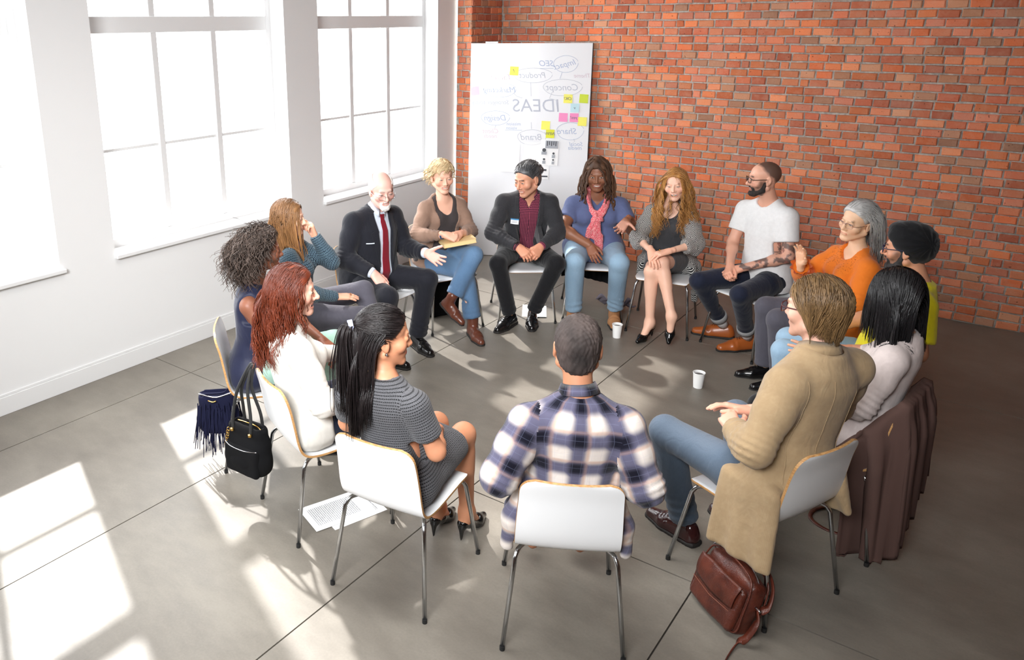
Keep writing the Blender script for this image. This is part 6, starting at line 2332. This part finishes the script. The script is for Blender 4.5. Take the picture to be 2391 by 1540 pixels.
# ================================================================== 11  tan corduroy jacket
def person_11():
    p = Person(11, 'm', 1.06, 1.05, head=(163, 4, 2), skin=(232, 184, 162), hs=1.11, joints=dict(neck=(-.02, .07, 1.17), head=(.02, .075, 1.333), Ls=(-.04, -.135, 1.09), Rs=(-.06, .28, 1.09), Le=(-.04, -.28, .81), Lw=(.17, -.15, .775), Re=(.04, .34, .82), Rw=(.25, .04, .77),
               Lk=(.51, -.18, .60), Rk=(.48, .28, .58), La=(.45, -.05, .09), Ra=(.32, .22, .09)))
    p.build_body(hands=dict(L=dict(d=(.72, .5, .05), up=(.1, -.5, .9), curl=(20, 26, 14)), R=dict(d=(.7, -.6, .1), up=(.2, .5, .8), curl=(14, 20, 10))), face=dict(stubble=(150, 110, 84), stub_k=.4, brow=(130, 98, 70), h=.0042, flush=.4))
    hm = hair_mat('brown_swept_hair', C_(44, 29, 19), C_(158, 124, 82))
    gl = lambda P: np.stack([np.clip(P[:, 0]*1.35, -.078, .078), -.102+.070*(np.clip(P[:, 0]*1.35, -.078, .078)/.078)**2, -.085+.014*np.sin(P[:, 0]*90)+.02*np.sin(P[:, 1]*300)], 1)
    sw = lambda P, D: np.stack([P[:, 0]*3+.1, -1+0*P[:, 0], .55-4.5*np.clip(.06-P[:, 2], 0, .15)+0*P[:, 0]], 1)
    p.cap(hm, .013, -.002, rough=.003, scale=80, top=.008)
    p.strands(hm, 620, .150, .0046, 12, line=-.010, lift=.014, seed=5, vary=.25, goal=gl, zlim=-.05, tip=.3, clump=.55, lock=10, wave=.004, freq=38, rootsel=lambda P: (P[:, 2] > -.012) | (P[:, 1] < -.03))
    p.glasses(material('oxblood_acetate', srgb(70, 22, 26), .3), .027, .018, .0024)
    trousers(p, DENIM_G, .014, ga=.030, hem=.96, tint=fade(p=p, lo=.72, hi=1.35), A=.008)
    pr = []
    for sg, z0 in ((-1, .28), (1, .40)):  # open jacket skirts hanging either side of the seat
        pr += [RC(p.T.pt(sg*.16, -.02, .25), p.loc(.0, sg*.205, .56), .060, .050)]
        for fz in np.linspace(-.13, .15, 9):
            pr.append(RC(p.loc(fz*.8+.0, sg*.205, .60), p.loc(fz-.02, sg*(.255+.012*math.sin(fz*50)), z0+.05*abs(fz)), .036, .018))
    wj = [(-.3, .14), (.2, .09), (.6, .07), (1.2, .08)]
    top(p, TAN, .024, 'long', .93, [p.neck_cut(.070, .02, .02), p.front_cut(wj)], name='corduroy_jacket', g_arm=.026, g_el=.030, g_wr=.026, fold=.007, A=.012, extra=pr, h=.0098, low=-.12, keep=True)
    p.collar(TAN, .070, .050, .024, gap=.5, name='jacket_collar', drop=.014)
    for x in (-.045, .105, -.165):          # back and side seams of the jacket
        p.patch(p.keep, lambda a, b, x=x: (x+.003*a+.02*(b-.5)**2*(1 if x > 0 else -1), .12+.74*b), .0005, .002, 'seam', TAN, (2, 24), front=-1.0)
    p.shoe('L', (SH_OXB, SOLE_D), 2, 0, 'loafer', 1.1)
    p.shoe('R', (SH_OXB, SOLE_D), -10, 0, 'loafer', 1.1)
    return p.done('person with swept-back brown hair and glasses in a tan corduroy jacket and jeans')

# ================================================================== 13  tweed dress, long black ponytail
def person_13():
    p = Person(13, 'f', .98, 1.05, head=(50, 4, 0), skin=(206, 146, 112), bust=.8, hs=1.09, joints=dict(neck=(-.04, -.02, 1.05), head=(.0, -.045, 1.212), Ls=(-.10, -.18, .99), Rs=(-.06, .145, .99), Le=(.0, -.25, .75), Lw=(.24, -.06, .68), Re=(-.01, .21, .74), Rw=(.225, .09, .705),
               Rk=(.47, .105, .56), Lk=(.48, -.05, .57), La=(.43, -.01, .135), Ra=(.47, .13, .135)))
    fl_, fr_ = p.foot_frame('L', 2, 0, .125), p.foot_frame('R', -4, 0, .125)
    W = lambda f, q: f[0]+np.asarray(q)@f[1]
    p.build_body(h=.011, bare_legs=True, toes=dict(L=(W(fl_, (0, -.03, .085)), W(fl_, (0, .09, .032))), R=(W(fr_, (0, -.03, .085)), W(fr_, (0, .09, .032)))),
                 hands=dict(R=dict(d=(.7, -.5, -.3), up=(.3, .2, .9), curl=(25, 32, 18)), L=dict(d=(.7, .5, -.2), up=(.2, 0, 1), curl=(20, 25, 12))), face=dict(h=.0042, smile=.5, eyes=.8, brow=(40, 28, 24), lip=(206, 78, 96), nose=.94, flush=.2))
    hm = hair_mat('long_black_hair', C_(15, 12, 13), C_(40, 33, 33), .3)
    tie = A3(0, -.118, .045)
    p.cap(hm, .010, .006, rough=.0012, scale=60)
    p.strands(hm, 420, .20, .0040, 14, line=.004, lift=.011, seed=4, vary=.1, goal=tie+A3(0, -.012, 0), zlim=.0, tip=.7)
    p.strands(hm, 520, .40, .0048, 18, clump=.25, line=-.012, lift=.012, seed=6, vary=.10, out=.35, back=.4, zlim=-.075, rootsel=lambda P: (P[:, 2] < .045) & (P[:, 1] < -.015), wave=.003, freq=16, fray=.006)
    rg = np.random.default_rng(5)           # the tied tail falling from the band
    n, st = 260, 18
    c0 = p.hw(tie+A3(0, -.014, 0))
    Q = np.zeros((n, st, 3))
    dirs = rg.normal(size=(n, 2))*.014
    for i in range(st):
        t = i/(st-1)
        cpt = c0-p.hF*(.030*math.sin(min(1, t*5)*PI/2)-.012*t)+A3(0, 0, -.405*max(0, t-.05)+.010*math.sin(min(1, t*6)*PI))+p.hR*.02*t
        Q[:, i] = cpt+(np.outer(dirs[:, 0], p.hR)+np.outer(dirs[:, 1], p.hF))*np.interp(t, [0, .1, .5, 1], [.6, .9, 1.9, 2.1])*np.array([1.0])
    Q[:, -1] += rg.normal(size=(n, 3))*.01
    p.tubes(Q, .0030, .4, hm, 'ponytail', rg, 3)
    ring_band(p, c0-p.hF*.006, p.hF+A3(0, 0, .2), .017, .020, .007, cloth('lilac_hair_tie', C_(176, 182, 214)), 'hair_tie')
    top(p, TWEED, .012, 'short', .66, [p.neck_cut(.066, .0, .0)], name='tweed_dress', g_arm=.014, g_el=.018, fold=.004, low=-.14, h=.0098)
    skirt(p, TWEED, .015, .80, 'tweed_skirt')
    p.part(MB().lathe([(0, .007), (.006, .003), (.007, -.002), (.004, -.007), (0, -.008)], 10, c=tuple(p.hw((.080, -.006, -.046)))).build('earring', M_METAL, None, True))
    for k in range(2):
        ring_band(p, p.j['Re']+(p.j['Rw']-p.j['Re'])*(.80+.06*k), p.j['Rw']-p.j['Re']+A3(.03*k, 0, .02), .030, .005, .003, M_METAL, 'bracelet')
    p.shoe('L', (SH_PAT, SOLE_D), 2, 0, 'pump', 1.0, 'pump')
    p.shoe('R', (SH_PAT, SOLE_D), -4, 0, 'pump', 1.0, 'pump')
    return p.done('person with a long black ponytail in a short-sleeved grey tweed dress and black heels')

# ================================================================== 14  auburn hair, white blouse
def person_14():
    p = Person(14, 'f', 1.04, 1.05, head=(42, 2, 2), skin=(230, 180, 158), bust=1.0, hs=1.07, joints=dict(neck=(-.07, -.01, 1.075), head=(-.025, -.01, 1.24), Ls=(-.10, -.16, 1.01), Rs=(-.07, .16, 1.01), Re=(-.02, .27, .75), Rw=(.20, .16, .69), Le=(.09, -.22, .80), Lw=(.31, -.21, .76),
               Lk=(.49, -.14, .57), Rk=(.46, .12, .57)))
    p.build_body(hands=dict(L=dict(d=(.9, .1, -.2), up=(.1, -.6, .6), curl=(30, 36, 18)), R=dict(curl=(25, 30, 15))), face=dict(h=.0042, smile=1.0, open_=1.0, eyes=.5, brow=(120, 76, 56), lip=(196, 104, 98), nose=1.12, flush=.5))
    hm = hair_mat('auburn_hair', C_(48, 18, 13), C_(132, 60, 34))
    p.cap(hm, .012, .012, rough=.003, scale=60)
    ti = lambda tn, t, Q: np.clip(.15+.4*tn+.5*t*tn+.15*t, 0, 1)
    p.strands(hm, 640, .37, .0044, 18, line=.004, out=.6, back=1.1, lift=.013, seed=4, vary=.14, wave=.011, freq=40, curl=.003, fray=.010, tintfn=ti, tip=.3, zlim=-.07)
    trousers(p, DENIM_D, .012, ga=.018, tint=fade(p=p, lo=.9, hi=1.8))
    top(p, WHITEB, .014, 'long', .97, [p.neck_cut(.064, .0, .0)], name='white_blouse', g_arm=.017, g_el=.020, g_wr=.016, fold=.006, A=.010, lap=.12, low=-.17, foldscale=13)
    p.collar(WHITEB, .060, .030, .006, gap=.4, name='blouse_collar')
    p.shoe('L', (SH_BLK, SOLE_D), 0, 0, 'oxford', .98)
    p.shoe('R', (SH_BLK, SOLE_D), 0, 0, 'oxford', .98)
    return p.done('laughing person with wavy auburn hair in a white long-sleeved blouse')

# ================================================================== 15  navy sleeveless top, mint trousers
def person_15():
    p = Person(15, 'f', 1.0, 1.08, head=(55, 0, 2), skin=(128, 82, 62), bust=.9, joints=dict(neck=(.055, .03, 1.075), head=(.105, .035, 1.26), Ls=(.06, -.12, 1.01), Rs=(.01, .17, 1.01), Le=(.25, -.14, .80), Lw=(.42, .02, .69), Re=(.16, .22, .77), Rw=(.385, .16, .665),
               Lk=(.50, -.17, .60), Rk=(.47, .03, .59)))
    p.build_body(h=.012, hands=dict(L=dict(curl=(40, 45, 25)), R=dict(curl=(35, 42, 22))), face=dict(h=.0042, smile=1.0, open_=.8, eyes=.7, brow=(30, 20, 18), lip=(150, 70, 76), nosew=1.2, flush=.1))
    hm = hair_mat('dark_curly_hair', C_(30, 24, 22), C_(92, 74, 64), .6)
    p.cap(hm, .022, .004, rough=.010, scale=80, ear=False, h=.006, extra=[EL((0, -.055, -.005), (.108, .085, .115)), EL((0, -.02, .06), (.095, .10, .075))])
    p.cap_off = .022
    rad = lambda P, D: (P-A3(0, -.01, .0))/.1+np.stack([0*P[:, 0], -.30+0*P[:, 0], 0*P[:, 0]], 1)
    p.strands(hm, 900, .155, .0040, 15, line=.004, lift=.016, seed=4, vary=.3, flow=rad, grav=.70, curl=.011, freq=85, clump=.5, lock=9, fray=.03, tip=.5, zlim=-.075, wave=.003)
    trousers(p, MINT, .010, ga=.012)
    top(p, NAVY, .012, 'none', neck=[p.neck_cut(.064, -.01, .0)], name='navy_top', fold=.006, lap=.10, low=-.17, foldscale=12)
    p.shoe('L', (SH_BLK, SOLE_D), 0, 0, 'oxford', .95)
    p.shoe('R', (SH_BLK, SOLE_D), 0, 0, 'oxford', .95)
    return p.done('person with big dark curly hair in a navy sleeveless top and mint trousers')
PEOPLE = [person_12, person_11, person_13, person_14, person_15, person_1, person_2, person_3, person_4, person_5, person_6, person_7, person_8, person_9, person_10]
# ------------------------------------------------------------------ bags, books and garments
def frame(o, x, y, z):
    return np.asarray(o, float), np.stack([unit(x), unit(y), unit(z)])
def shape(name, mat, prims, o, fr, h=.006, k=.02, cuts=(), parent=None, bump=None, it=2):
    """prims are (callable taking W) results; W maps local to world"""
    lo, hi = bounds(prims)
    fl = Field(lo, hi, h)
    for p in prims:
        fl.add(p, k)
    for c in cuts:
        fl.cut(c, .004)
    V, F = fl.mesh()
    V = relax(V, F, it)
    if bump:
        V = V+vnormals(V, F)*(wob(V, bump[1], 3)*bump[0])[:, None]
    return quad_mesh(name, V, F, mat, parent), fl
M_SUEDE = cloth_mat('black_suede', srgb(13, 13, 15))
M_NAVYS = cloth_mat('navy_suede', srgb(22, 24, 48))
M_LEA = material('brown_bag_leather', rough=.3, spec=.5)
t = NT(M_LEA)
g = t.n('ShaderNodeNewGeometry').outputs['Position']
n = t.noise(g, 14, 4, .6)
t.base(t.ramp(n, [(.35, srgb(66, 28, 20)), (.65, srgb(98, 46, 32))]))
t.bump(t.math('ADD', t.noise(g, 260, 2), t.math('MULTIPLY', n, 3.0)), .35, .004)
M_STITCH = material('bag_stitching', srgb(150, 90, 66), .6)
# --- black suede handbag hung from the chair back
def handbag():
    ch = CHAIRS[14]
    a = math.radians(ch[2])
    F, L = A3(math.cos(a), math.sin(a), 0), A3(-math.sin(a), math.cos(a), 0)
    corner = A3(ch[0], ch[1], 0)-.284*F+.185*L+A3(0, 0, .812)
    o, fr = frame(corner-F*.085+L*.035-A3(0, 0, .585)+A3(.03, .024, 0), unit(L*.9-F*.42), unit(-F*.9-L*.42), A3(0, 0, 1))
    W = lambda *p: o+np.asarray(p, float)@fr
    root = empty('handbag', tuple(o))
    P = [BX(W(0, 0, .10), (.135, .058, .105), .05, fr), BX(W(0, 0, .20), (.115, .045, .075), .035, fr), EL(W(0, .01, .075), (.15, .075, .085), fr)]
    b, fl = shape('bag_body', M_SUEDE, P, o, fr, .0065, .03, [BX(W(0, 0, .285), (.10, .022, .05), .01, fr)], bump=(.003, 30))
    parts = [b]
    # outer pocket with a pale metal lip
    P = [BX(W(-.005, .058, .085), (.115, .022, .082), .02, fr)]
    pk, _ = shape('bag_pocket', M_SUEDE, P, o, fr, .006, .01, bump=(.003, 40))
    parts.append(pk)
    lip = MB().tube(spline([W(-.118, .066, .165), W(-.06, .082, .160), W(0, .084, .158), W(.06, .082, .162), W(.108, .066, .168)], 24), .0026, 6).build('pocket_lip', M_METAL, None, True)
    parts.append(lip)
    zp = MB().tube(spline([W(-.118, -.005, .16), W(-.105, 0, .235), W(-.07, .002, .268), W(0, .002, .272), W(.07, .002, .268)], 30), .0035, 6).build('zip', M_GOLD, None, True)
    parts.append(zp)
    for sy in (-1, 1):
        base = W(0, sy*.045, .245)
        pts = [W(-.062, sy*.045, .235), W(-.060, sy*.035, .33), W(-.030, sy*.014, .48), corner-F*.012+L*(-.005+.012*sy)+A3(0, 0, .016), W(.040, sy*.014, .46), W(.062, sy*.035, .33), W(.064, sy*.045, .235)]
        parts.append(MB().tube(spline(pts, 34), .0085, 8).build('handle', M_RUB, None, True))
        for sx in (-1, 1):
            parts.append(MB().lathe([(0, .010), (.011, .006), (.011, -.006), (0, -.010)], 12, c=tuple(W(sx*.063, sy*.050, .238))).build('handle_ring', M_GOLD, None, True, 40))
    mb = MB()
    for k in range(7):
        c = W(.085+.004*k, .058+.002*(k % 2), .235-.016*k)
        pts = [c+(fr[0]*math.cos(q)*(.007 if k % 2 else .003)+fr[2]*math.sin(q)*.011+fr[1]*math.cos(q)*(.003 if k % 2 else .007)) for q in np.linspace(0, 2*PI, 13)[:-1]]
        mb.tube(pts, .0020, 5, closed=True)
    parts.append(mb.build('chain', M_GOLD, None, True))
    for q in parts:
        q.data.transform(Matrix.Translation(-Vector(o)))
        q.parent = root
    tag(root, 'black suede handbag with gold zip hung by its handles from a chair back', 'handbag')
handbag()
# --- navy fringed bag
def fringe_bag():
    o, fr = frame((-3.435, 2.60, .235), (.70, .70, 0), (.70, -.70, 0), (0, 0, 1))
    W = lambda *p: o+np.asarray(p, float)@fr
    root = empty('fringed_bag', tuple(o))
    parts = [shape('bag_body', M_NAVYS, [BX(W(0, 0, .09), (.105, .05, .13), .04, fr), EL(W(0, 0, .04), (.125, .07, .09), fr)], o, fr, .0075, .03, [BX(W(0, 0, .24), (.09, .035, .06), .01, fr)], bump=(.003, 40))[0]]
    parts.append(MB().tube(spline([W(-.10, .03, .215), W(0, .055, .20), W(.10, .03, .215)], 16), .004, 6).build('rim', M_METAL, None, True))
    rg = np.random.default_rng(3)
    mb = MB()
    for k in range(110):
        u = rg.uniform(-1, 1)
        side = 1 if rg.random() < .7 else -1
        y0 = side*(.055*math.sqrt(max(.05, 1-(u*.8)**2))+.012)
        x0 = u*.118
        z0 = rg.uniform(.09, .17)
        L = rg.uniform(.20, .27)
        dx, dy = rg.normal()*.016+u*.02, side*rg.uniform(0, .02)
        zs = max(-.185, z0-L)
        mb.tube([W(x0, y0, z0), W(x0+dx*.4, y0*1.12+dy, z0-L*.4), W(x0+dx+rg.normal()*.006, y0*1.15+dy, zs)], [.0035, .0034, .0022], 3)
    fo = mb.build('fringe', M_NAVYS)
    fo['kind'] = 'stuff'
    parts.append(fo)
    ch = CHAIRS[15]
    a = math.radians(ch[2])
    F, L = A3(math.cos(a), math.sin(a), 0), A3(-math.sin(a), math.cos(a), 0)
    top_ = A3(ch[0], ch[1], 0)-.23*F-.19*L+A3(0, 0, .50)
    parts.append(MB().tube(spline([W(-.10, 0, .20), top_-F*.03+A3(0, 0, -.02), top_+A3(0, 0, .0), W(.10, 0, .20)], 24), .005, 6).build('strap', M_NAVYS, None, True))
    parts.append(MB().tube(spline([W(-.045, .062, .185), W(-.02, .068, .178), W(.0, .068, .182)], 8), .004, 6).build('clasp', M_GOLD, None, True))
    for q in parts:
        q.data.transform(Matrix.Translation(-Vector(o)))
        q.parent = root
    tag(root, 'navy suede bag with long fringes hanging behind the chair by the window', 'handbag')
fringe_bag()
# --- brown leather shoulder bag on the floor
def leather_bag():
    x, y0 = unit(A3(.80, -.60, 0)), unit(A3(.60, .80, 0))
    z = unit(A3(0, 0, 1)*.94+y0*.34)
    y = np.cross(z, x)
    o, fr = frame((-.755, 3.085, .0), x, y, z)
    W = lambda *p: o+np.asarray(p, float)@fr
    root = empty('leather_bag', tuple(o))
    P = [BX(W(0, .05, .13), (.150, .048, .125), .035, fr), EL(W(0, .05, .15), (.160, .062, .135), fr)]
    b, fl = shape('bag_body', M_LEA, P, o, fr, .006, .02, bump=(.0035, 26))
    parts = [b]
    P = [BX(W(0, -.004, .115), (.140, .022, .100), .022, fr), EL(W(0, -.012, .10), (.13, .018, .085), fr)]
    parts.append(shape('front_pocket', M_LEA, P, o, fr, .0055, .015, bump=(.003, 30))[0])
    fp = np.zeros((12, 10, 3))
    for i in range(12):
        for k in range(10):
            u, v = -1+2*i/11, k/9
            zz = .222-.115*v*(1-.12*abs(u)**3)
            fp[i, k] = W(u*.128*(1-.05*v), -.030-.012*math.sin(PI*min(1, v*.9+.08))-.003*math.sin(5*u+2*v), zz)
    f = MB().grid(fp, 0, True).build('pocket_flap', M_LEA, None, True)
    md = f.modifiers.new('thick', 'SOLIDIFY')
    md.thickness = .005
    parts.append(f)
    for d0, nm in ((.0, 'piping'), (.092, 'piping')):
        pts = [W(.148*sx, -.0+d0, zz) for sx, zz in ((-1, .03), (-1.04, .12), (-.96, .22), (-.75, .268), (0, .285), (.75, .268), (.96, .22), (1.04, .12), (1, .03), (0, .012))]
        parts.append(MB().tube(spline(pts+pts[:1], 60), .0042, 6).build(nm, M_LEA, None, True))
    pts = [W(-.135, .05, .225), W(-.09, .05, .272), W(0, .05, .290), W(.09, .05, .272), W(.140, .05, .225), W(.155, .05, .15)]
    parts.append(MB().tube(spline(pts, 30), .0038, 6).build('zip', M_METAL, None, True))
    st = MB().tube([W(-.122, -.044, .108), W(0, -.046, .096), W(.122, -.044, .108)], .0012, 4).build('stitching', M_STITCH, None, True)
    parts.append(st)
    # strap: falls on the far side and trails on the floor at the right end
    def band(pts, w, name):
        C = spline(pts, 40)
        T = np.gradient(C, axis=0)
        T /= np.linalg.norm(T, axis=1)[:, None]
        S = np.cross(T, y0)
        S /= np.linalg.norm(S, axis=1)[:, None]+1e-9
        gg = np.stack([C-S*w/2, C+S*w/2], 1)
        ob = MB().grid(gg).build(name, M_LEA, None, True)
        m2 = ob.modifiers.new('thick', 'SOLIDIFY')
        m2.thickness = .004
        return ob
    parts.append(band([W(.165, .05, .16), W(.205, .03, .13), W(.200, .02, .05), A3(*(W(.19, .0, .02)[:2]), .012), A3(*(W(.235, -.075, 0)[:2]), .004), A3(*(W(.29, -.15, 0)[:2]), .004)], .030, 'strap'))
    parts.append(band([W(-.15, .09, .20), W(-.12, .118, .285), W(0, .13, .30), W(.11, .125, .26), W(.165, .10, .19), W(.165, .07, .15)], .032, 'strap'))
    parts.append(MB().tube([W(.155, .045, .165), W(.185, .045, .165)], .006, 8).build('buckle', M_METAL, None, True))
    parts.append(MB().tube([W(-.15, .05, .225), W(-.175, .05, .240), W(-.165, .05, .255)], .004, 8).build('buckle', M_METAL, None, True))
    for q in parts:
        q.data.transform(Matrix.Translation(-Vector(o)))
        q.parent = root
    tag(root, 'brown leather shoulder bag with a flap pocket standing on the concrete floor', 'bag')
leather_bag()
# --- cloth draped over a chair back
def drape(name, label, cat, key, mat, a0, a1, drop_back, drop_front, amp=.022, folds=9, seed=1, thick=.007, spread=1.25, lean=0.0):
    cx, cy, ang, _ = CHAIRS[key]
    an = math.radians(ang)
    F, L = A3(math.cos(an), math.sin(an), 0), A3(-math.sin(an), math.cos(an), 0)
    n, m = 56, 46
    rg = np.random.default_rng(seed)
    ph = rg.uniform(0, 6.28, 4)
    G = np.zeros((n, m, 3))
    for i in range(n):
        u = i/(n-1)
        s = a0+(a1-a0)*u
        db, df = drop_back(u), drop_front(u)
        for k in range(m):
            v = k/(m-1)
            if v < .18:
                t = 1-v/.18
                z, f, out = .822-df*t, -.284+.012+.030*t, 0
            else:
                t = (v-.18)/.82
                z, f, out = .826-db*t, -.302-.018*min(1, t*6), t
            if v > .12 and v < .24:
                z += .012
            over = max(0.0, abs(s)-.185)     # cloth beyond the corner of the backrest wraps forward and falls
            ss = math.copysign(min(abs(s), .185)+.35*over, s)
            yy = ss*(1+(spread-1)*out)+.012*math.sin(folds*.7*u+ph[3]+3*out)*out
            z -= over*1.5*(1-out*.8)
            ripple = amp*min(1, out*3+.15)*(math.sin(folds*u*2*PI/2+ph[0]+1.2*out)+.5*math.sin(folds*u*PI*1.9+ph[1])+.3*math.sin(folds*u*PI*3.1+ph[2]))
            p = A3(cx, cy, 0)+F*(f+over*1.1-abs(ripple)*.9-.02*out+lean*out)+L*(yy+ripple*1.5*min(1, over*14))
            p[2] = max(.012, z)
            G[i, k] = p
    root = empty(name, (cx, cy, 0))
    o = MB().grid(G).build('fabric', mat, None, True)
    o.data.transform(Matrix.Translation(-Vector((cx, cy, 0))))
    md = o.modifiers.new('thick', 'SOLIDIFY')
    md.thickness = thick
    md.offset = 0
    o.parent = root
    tag(root, label, cat)
    return root
CARD_M = cloth_mat('brown_cardigan_knit', srgb(92, 70, 64))
drape('cardigan', 'brown knitted cardigan hanging over a chair back down to the floor', 'cardigan', 10, CARD_M, -.23, .38, lambda u: .46+.36*min(1, u*1.3)**1.3, lambda u: .10+.05*math.sin(5*u), .026, 10, 3, spread=.95)
drape('coat', 'black coat hung over the back of the scarf woman\'s chair', 'coat', 5, cloth_mat('black_wool_coat', srgb(16, 16, 18)), -.26, .30, lambda u: .58+.14*u, lambda u: .06, .020, 7, 5, spread=1.1)
# grey cloth fallen under the same chair
G = np.zeros((22, 16, 3))
for i in range(22):
    for k in range(16):
        u, v = i/21, k/15
        G[i, k] = (-2.78+.26*u+.02*math.sin(9*v), 6.30+.20*(u-.5)*.4+.05*math.sin(6*u+2)*v+.12*v, .012+.12*(1-v)*(0.6+.4*math.sin(7*u))+.02*math.sin(14*u+5*v)+.02)
o = MB().grid(G).build('grey_scarf', cloth_mat('grey_wool', srgb(112, 106, 116)), None, True)
md = o.modifiers.new('thick', 'SOLIDIFY')
md.thickness = .006
tag(o, 'grey scarf crumpled on the floor under the black coat', 'scarf')
# black tote under the blonde woman's chair
def tote():
    o, fr = frame((-3.80, 5.36, 0), (.43, .90, 0), (-.90, .43, 0), (0, 0, 1))
    W = lambda *p: o+np.asarray(p, float)@fr
    root = empty('tote_bag', tuple(o))
    b, _ = shape('bag_body', M_SUEDE, [BX(W(0, 0, .15), (.15, .05, .15), .03, fr), BX(W(0, 0, .25), (.12, .025, .09), .02, fr)], o, fr, .009, .03, bump=(.004, 24))
    hs = [MB().tube(spline([W(-.07, s*.03, .30), W(-.05, s*.04, .37), W(.05, s*.04, .37), W(.07, s*.03, .30)], 18), .006, 6).build('handle', M_RUB, None, True) for s in (-1, 1)]
    for q in [b]+hs:
        q.data.transform(Matrix.Translation(-Vector(o)))
        q.parent = root
    tag(root, 'black tote bag on the floor beneath the blonde woman\'s chair', 'bag')
tote()
# brown bag with a trailing strap beneath the cardigan
def brown_bag():
    o, fr = frame((-.34, 4.20, 0), (.2, 1, 0), (-1, .2, 0), (0, 0, 1))
    W = lambda *p: o+np.asarray(p, float)@fr
    root = empty('shoulder_bag', tuple(o))
    b, _ = shape('bag_body', M_LEA, [BX(W(0, 0, .10), (.12, .045, .10), .03, fr)], o, fr, .008, .02, bump=(.003, 30))
    C = spline([W(-.11, 0, .15), (-.40, 4.32, .06), (-.50, 4.28, .012), (-.565, 4.20, .006), (-.568, 4.11, .005), (-.50, 4.055, .005), (-.42, 4.05, .005), (-.35, 4.075, .006), W(-.10, .03, .03)], 60)
    T = np.gradient(C, axis=0)
    S = np.cross(T, A3(0, 0, 1))
    S /= np.linalg.norm(S, axis=1)[:, None]
    st = MB().grid(np.stack([C-S*.010, C+S*.010], 1)).build('strap', M_LEA, None, True)
    md = st.modifiers.new('thick', 'SOLIDIFY')
    md.thickness = .004
    bk = MB().tube([A3(-.43, 4.045, .010), A3(-.40, 4.055, .010)], .007, 8).build('buckle', M_METAL, None, True)
    for q in (b, st, bk):
        q.data.transform(Matrix.Translation(-Vector(o)))
        q.parent = root
    tag(root, 'small brown bag with its strap trailing on the floor beneath the cardigan', 'bag')
brown_bag()
# books on laps
def book(name, label, c, xa, za, w, h, t, cov, pages=True):
    x, z = unit(xa), unit(za)
    z = unit(z-x*(z@x))
    y = np.cross(z, x)
    root = empty(name, (0, 0, 0))
    root.matrix_world = Matrix.Translation(Vector(c)) @ Matrix((Vector(x), Vector(y), Vector(z))).transposed().to_4x4()
    MB().box((-w/2, -h/2, -t/2), (w/2, h/2, -t/2+.003), 0, .001).box((-w/2, -h/2, t/2-.003), (w/2, h/2, t/2), 0, .001).box((-w/2, h/2-.003, -t/2), (w/2, h/2, t/2)).build('cover', cov, root)
    MB().box((-w/2+.004, -h/2+.004, -t/2+.003), (w/2-.004, h/2-.003, t/2-.003)).build('pages', material('book_pages', srgb(232, 206, 150), .8), root)
    tag(root, label, 'book')
    return root
COVER_T = material('tan_book_cover', srgb(214, 184, 132), .6)
COVER_O = material('amber_book_cover', srgb(206, 150, 70), .5)
def lap(key, f, r, z):
    cx, cy, a, _ = CHAIRS[key]
    a = math.radians(a)
    F = A3(math.cos(a), math.sin(a), 0)
    R = A3(F[1], -F[0], 0)
    return A3(cx, cy, 0)+F*(f-.10)+R*r+A3(0, 0, z), F, R
c, F, R = lap(3, .335, .0, .775)
book('book', 'tan book resting on the blonde woman\'s raised thigh', c, -R*.95+F*.25+A3(0, 0, .12), A3(0, 0, 1)-F*.05+R*.12, .27, .19, .036, COVER_T)
c, F, R = lap(14, .52, -.17, .665)
book('notebook', 'amber notebook on the knee of the auburn-haired woman', c, F*.9-R*.3, A3(0, 0, 1), .22, .16, .014, COVER_O)
for _f in PEOPLE:
    _f()
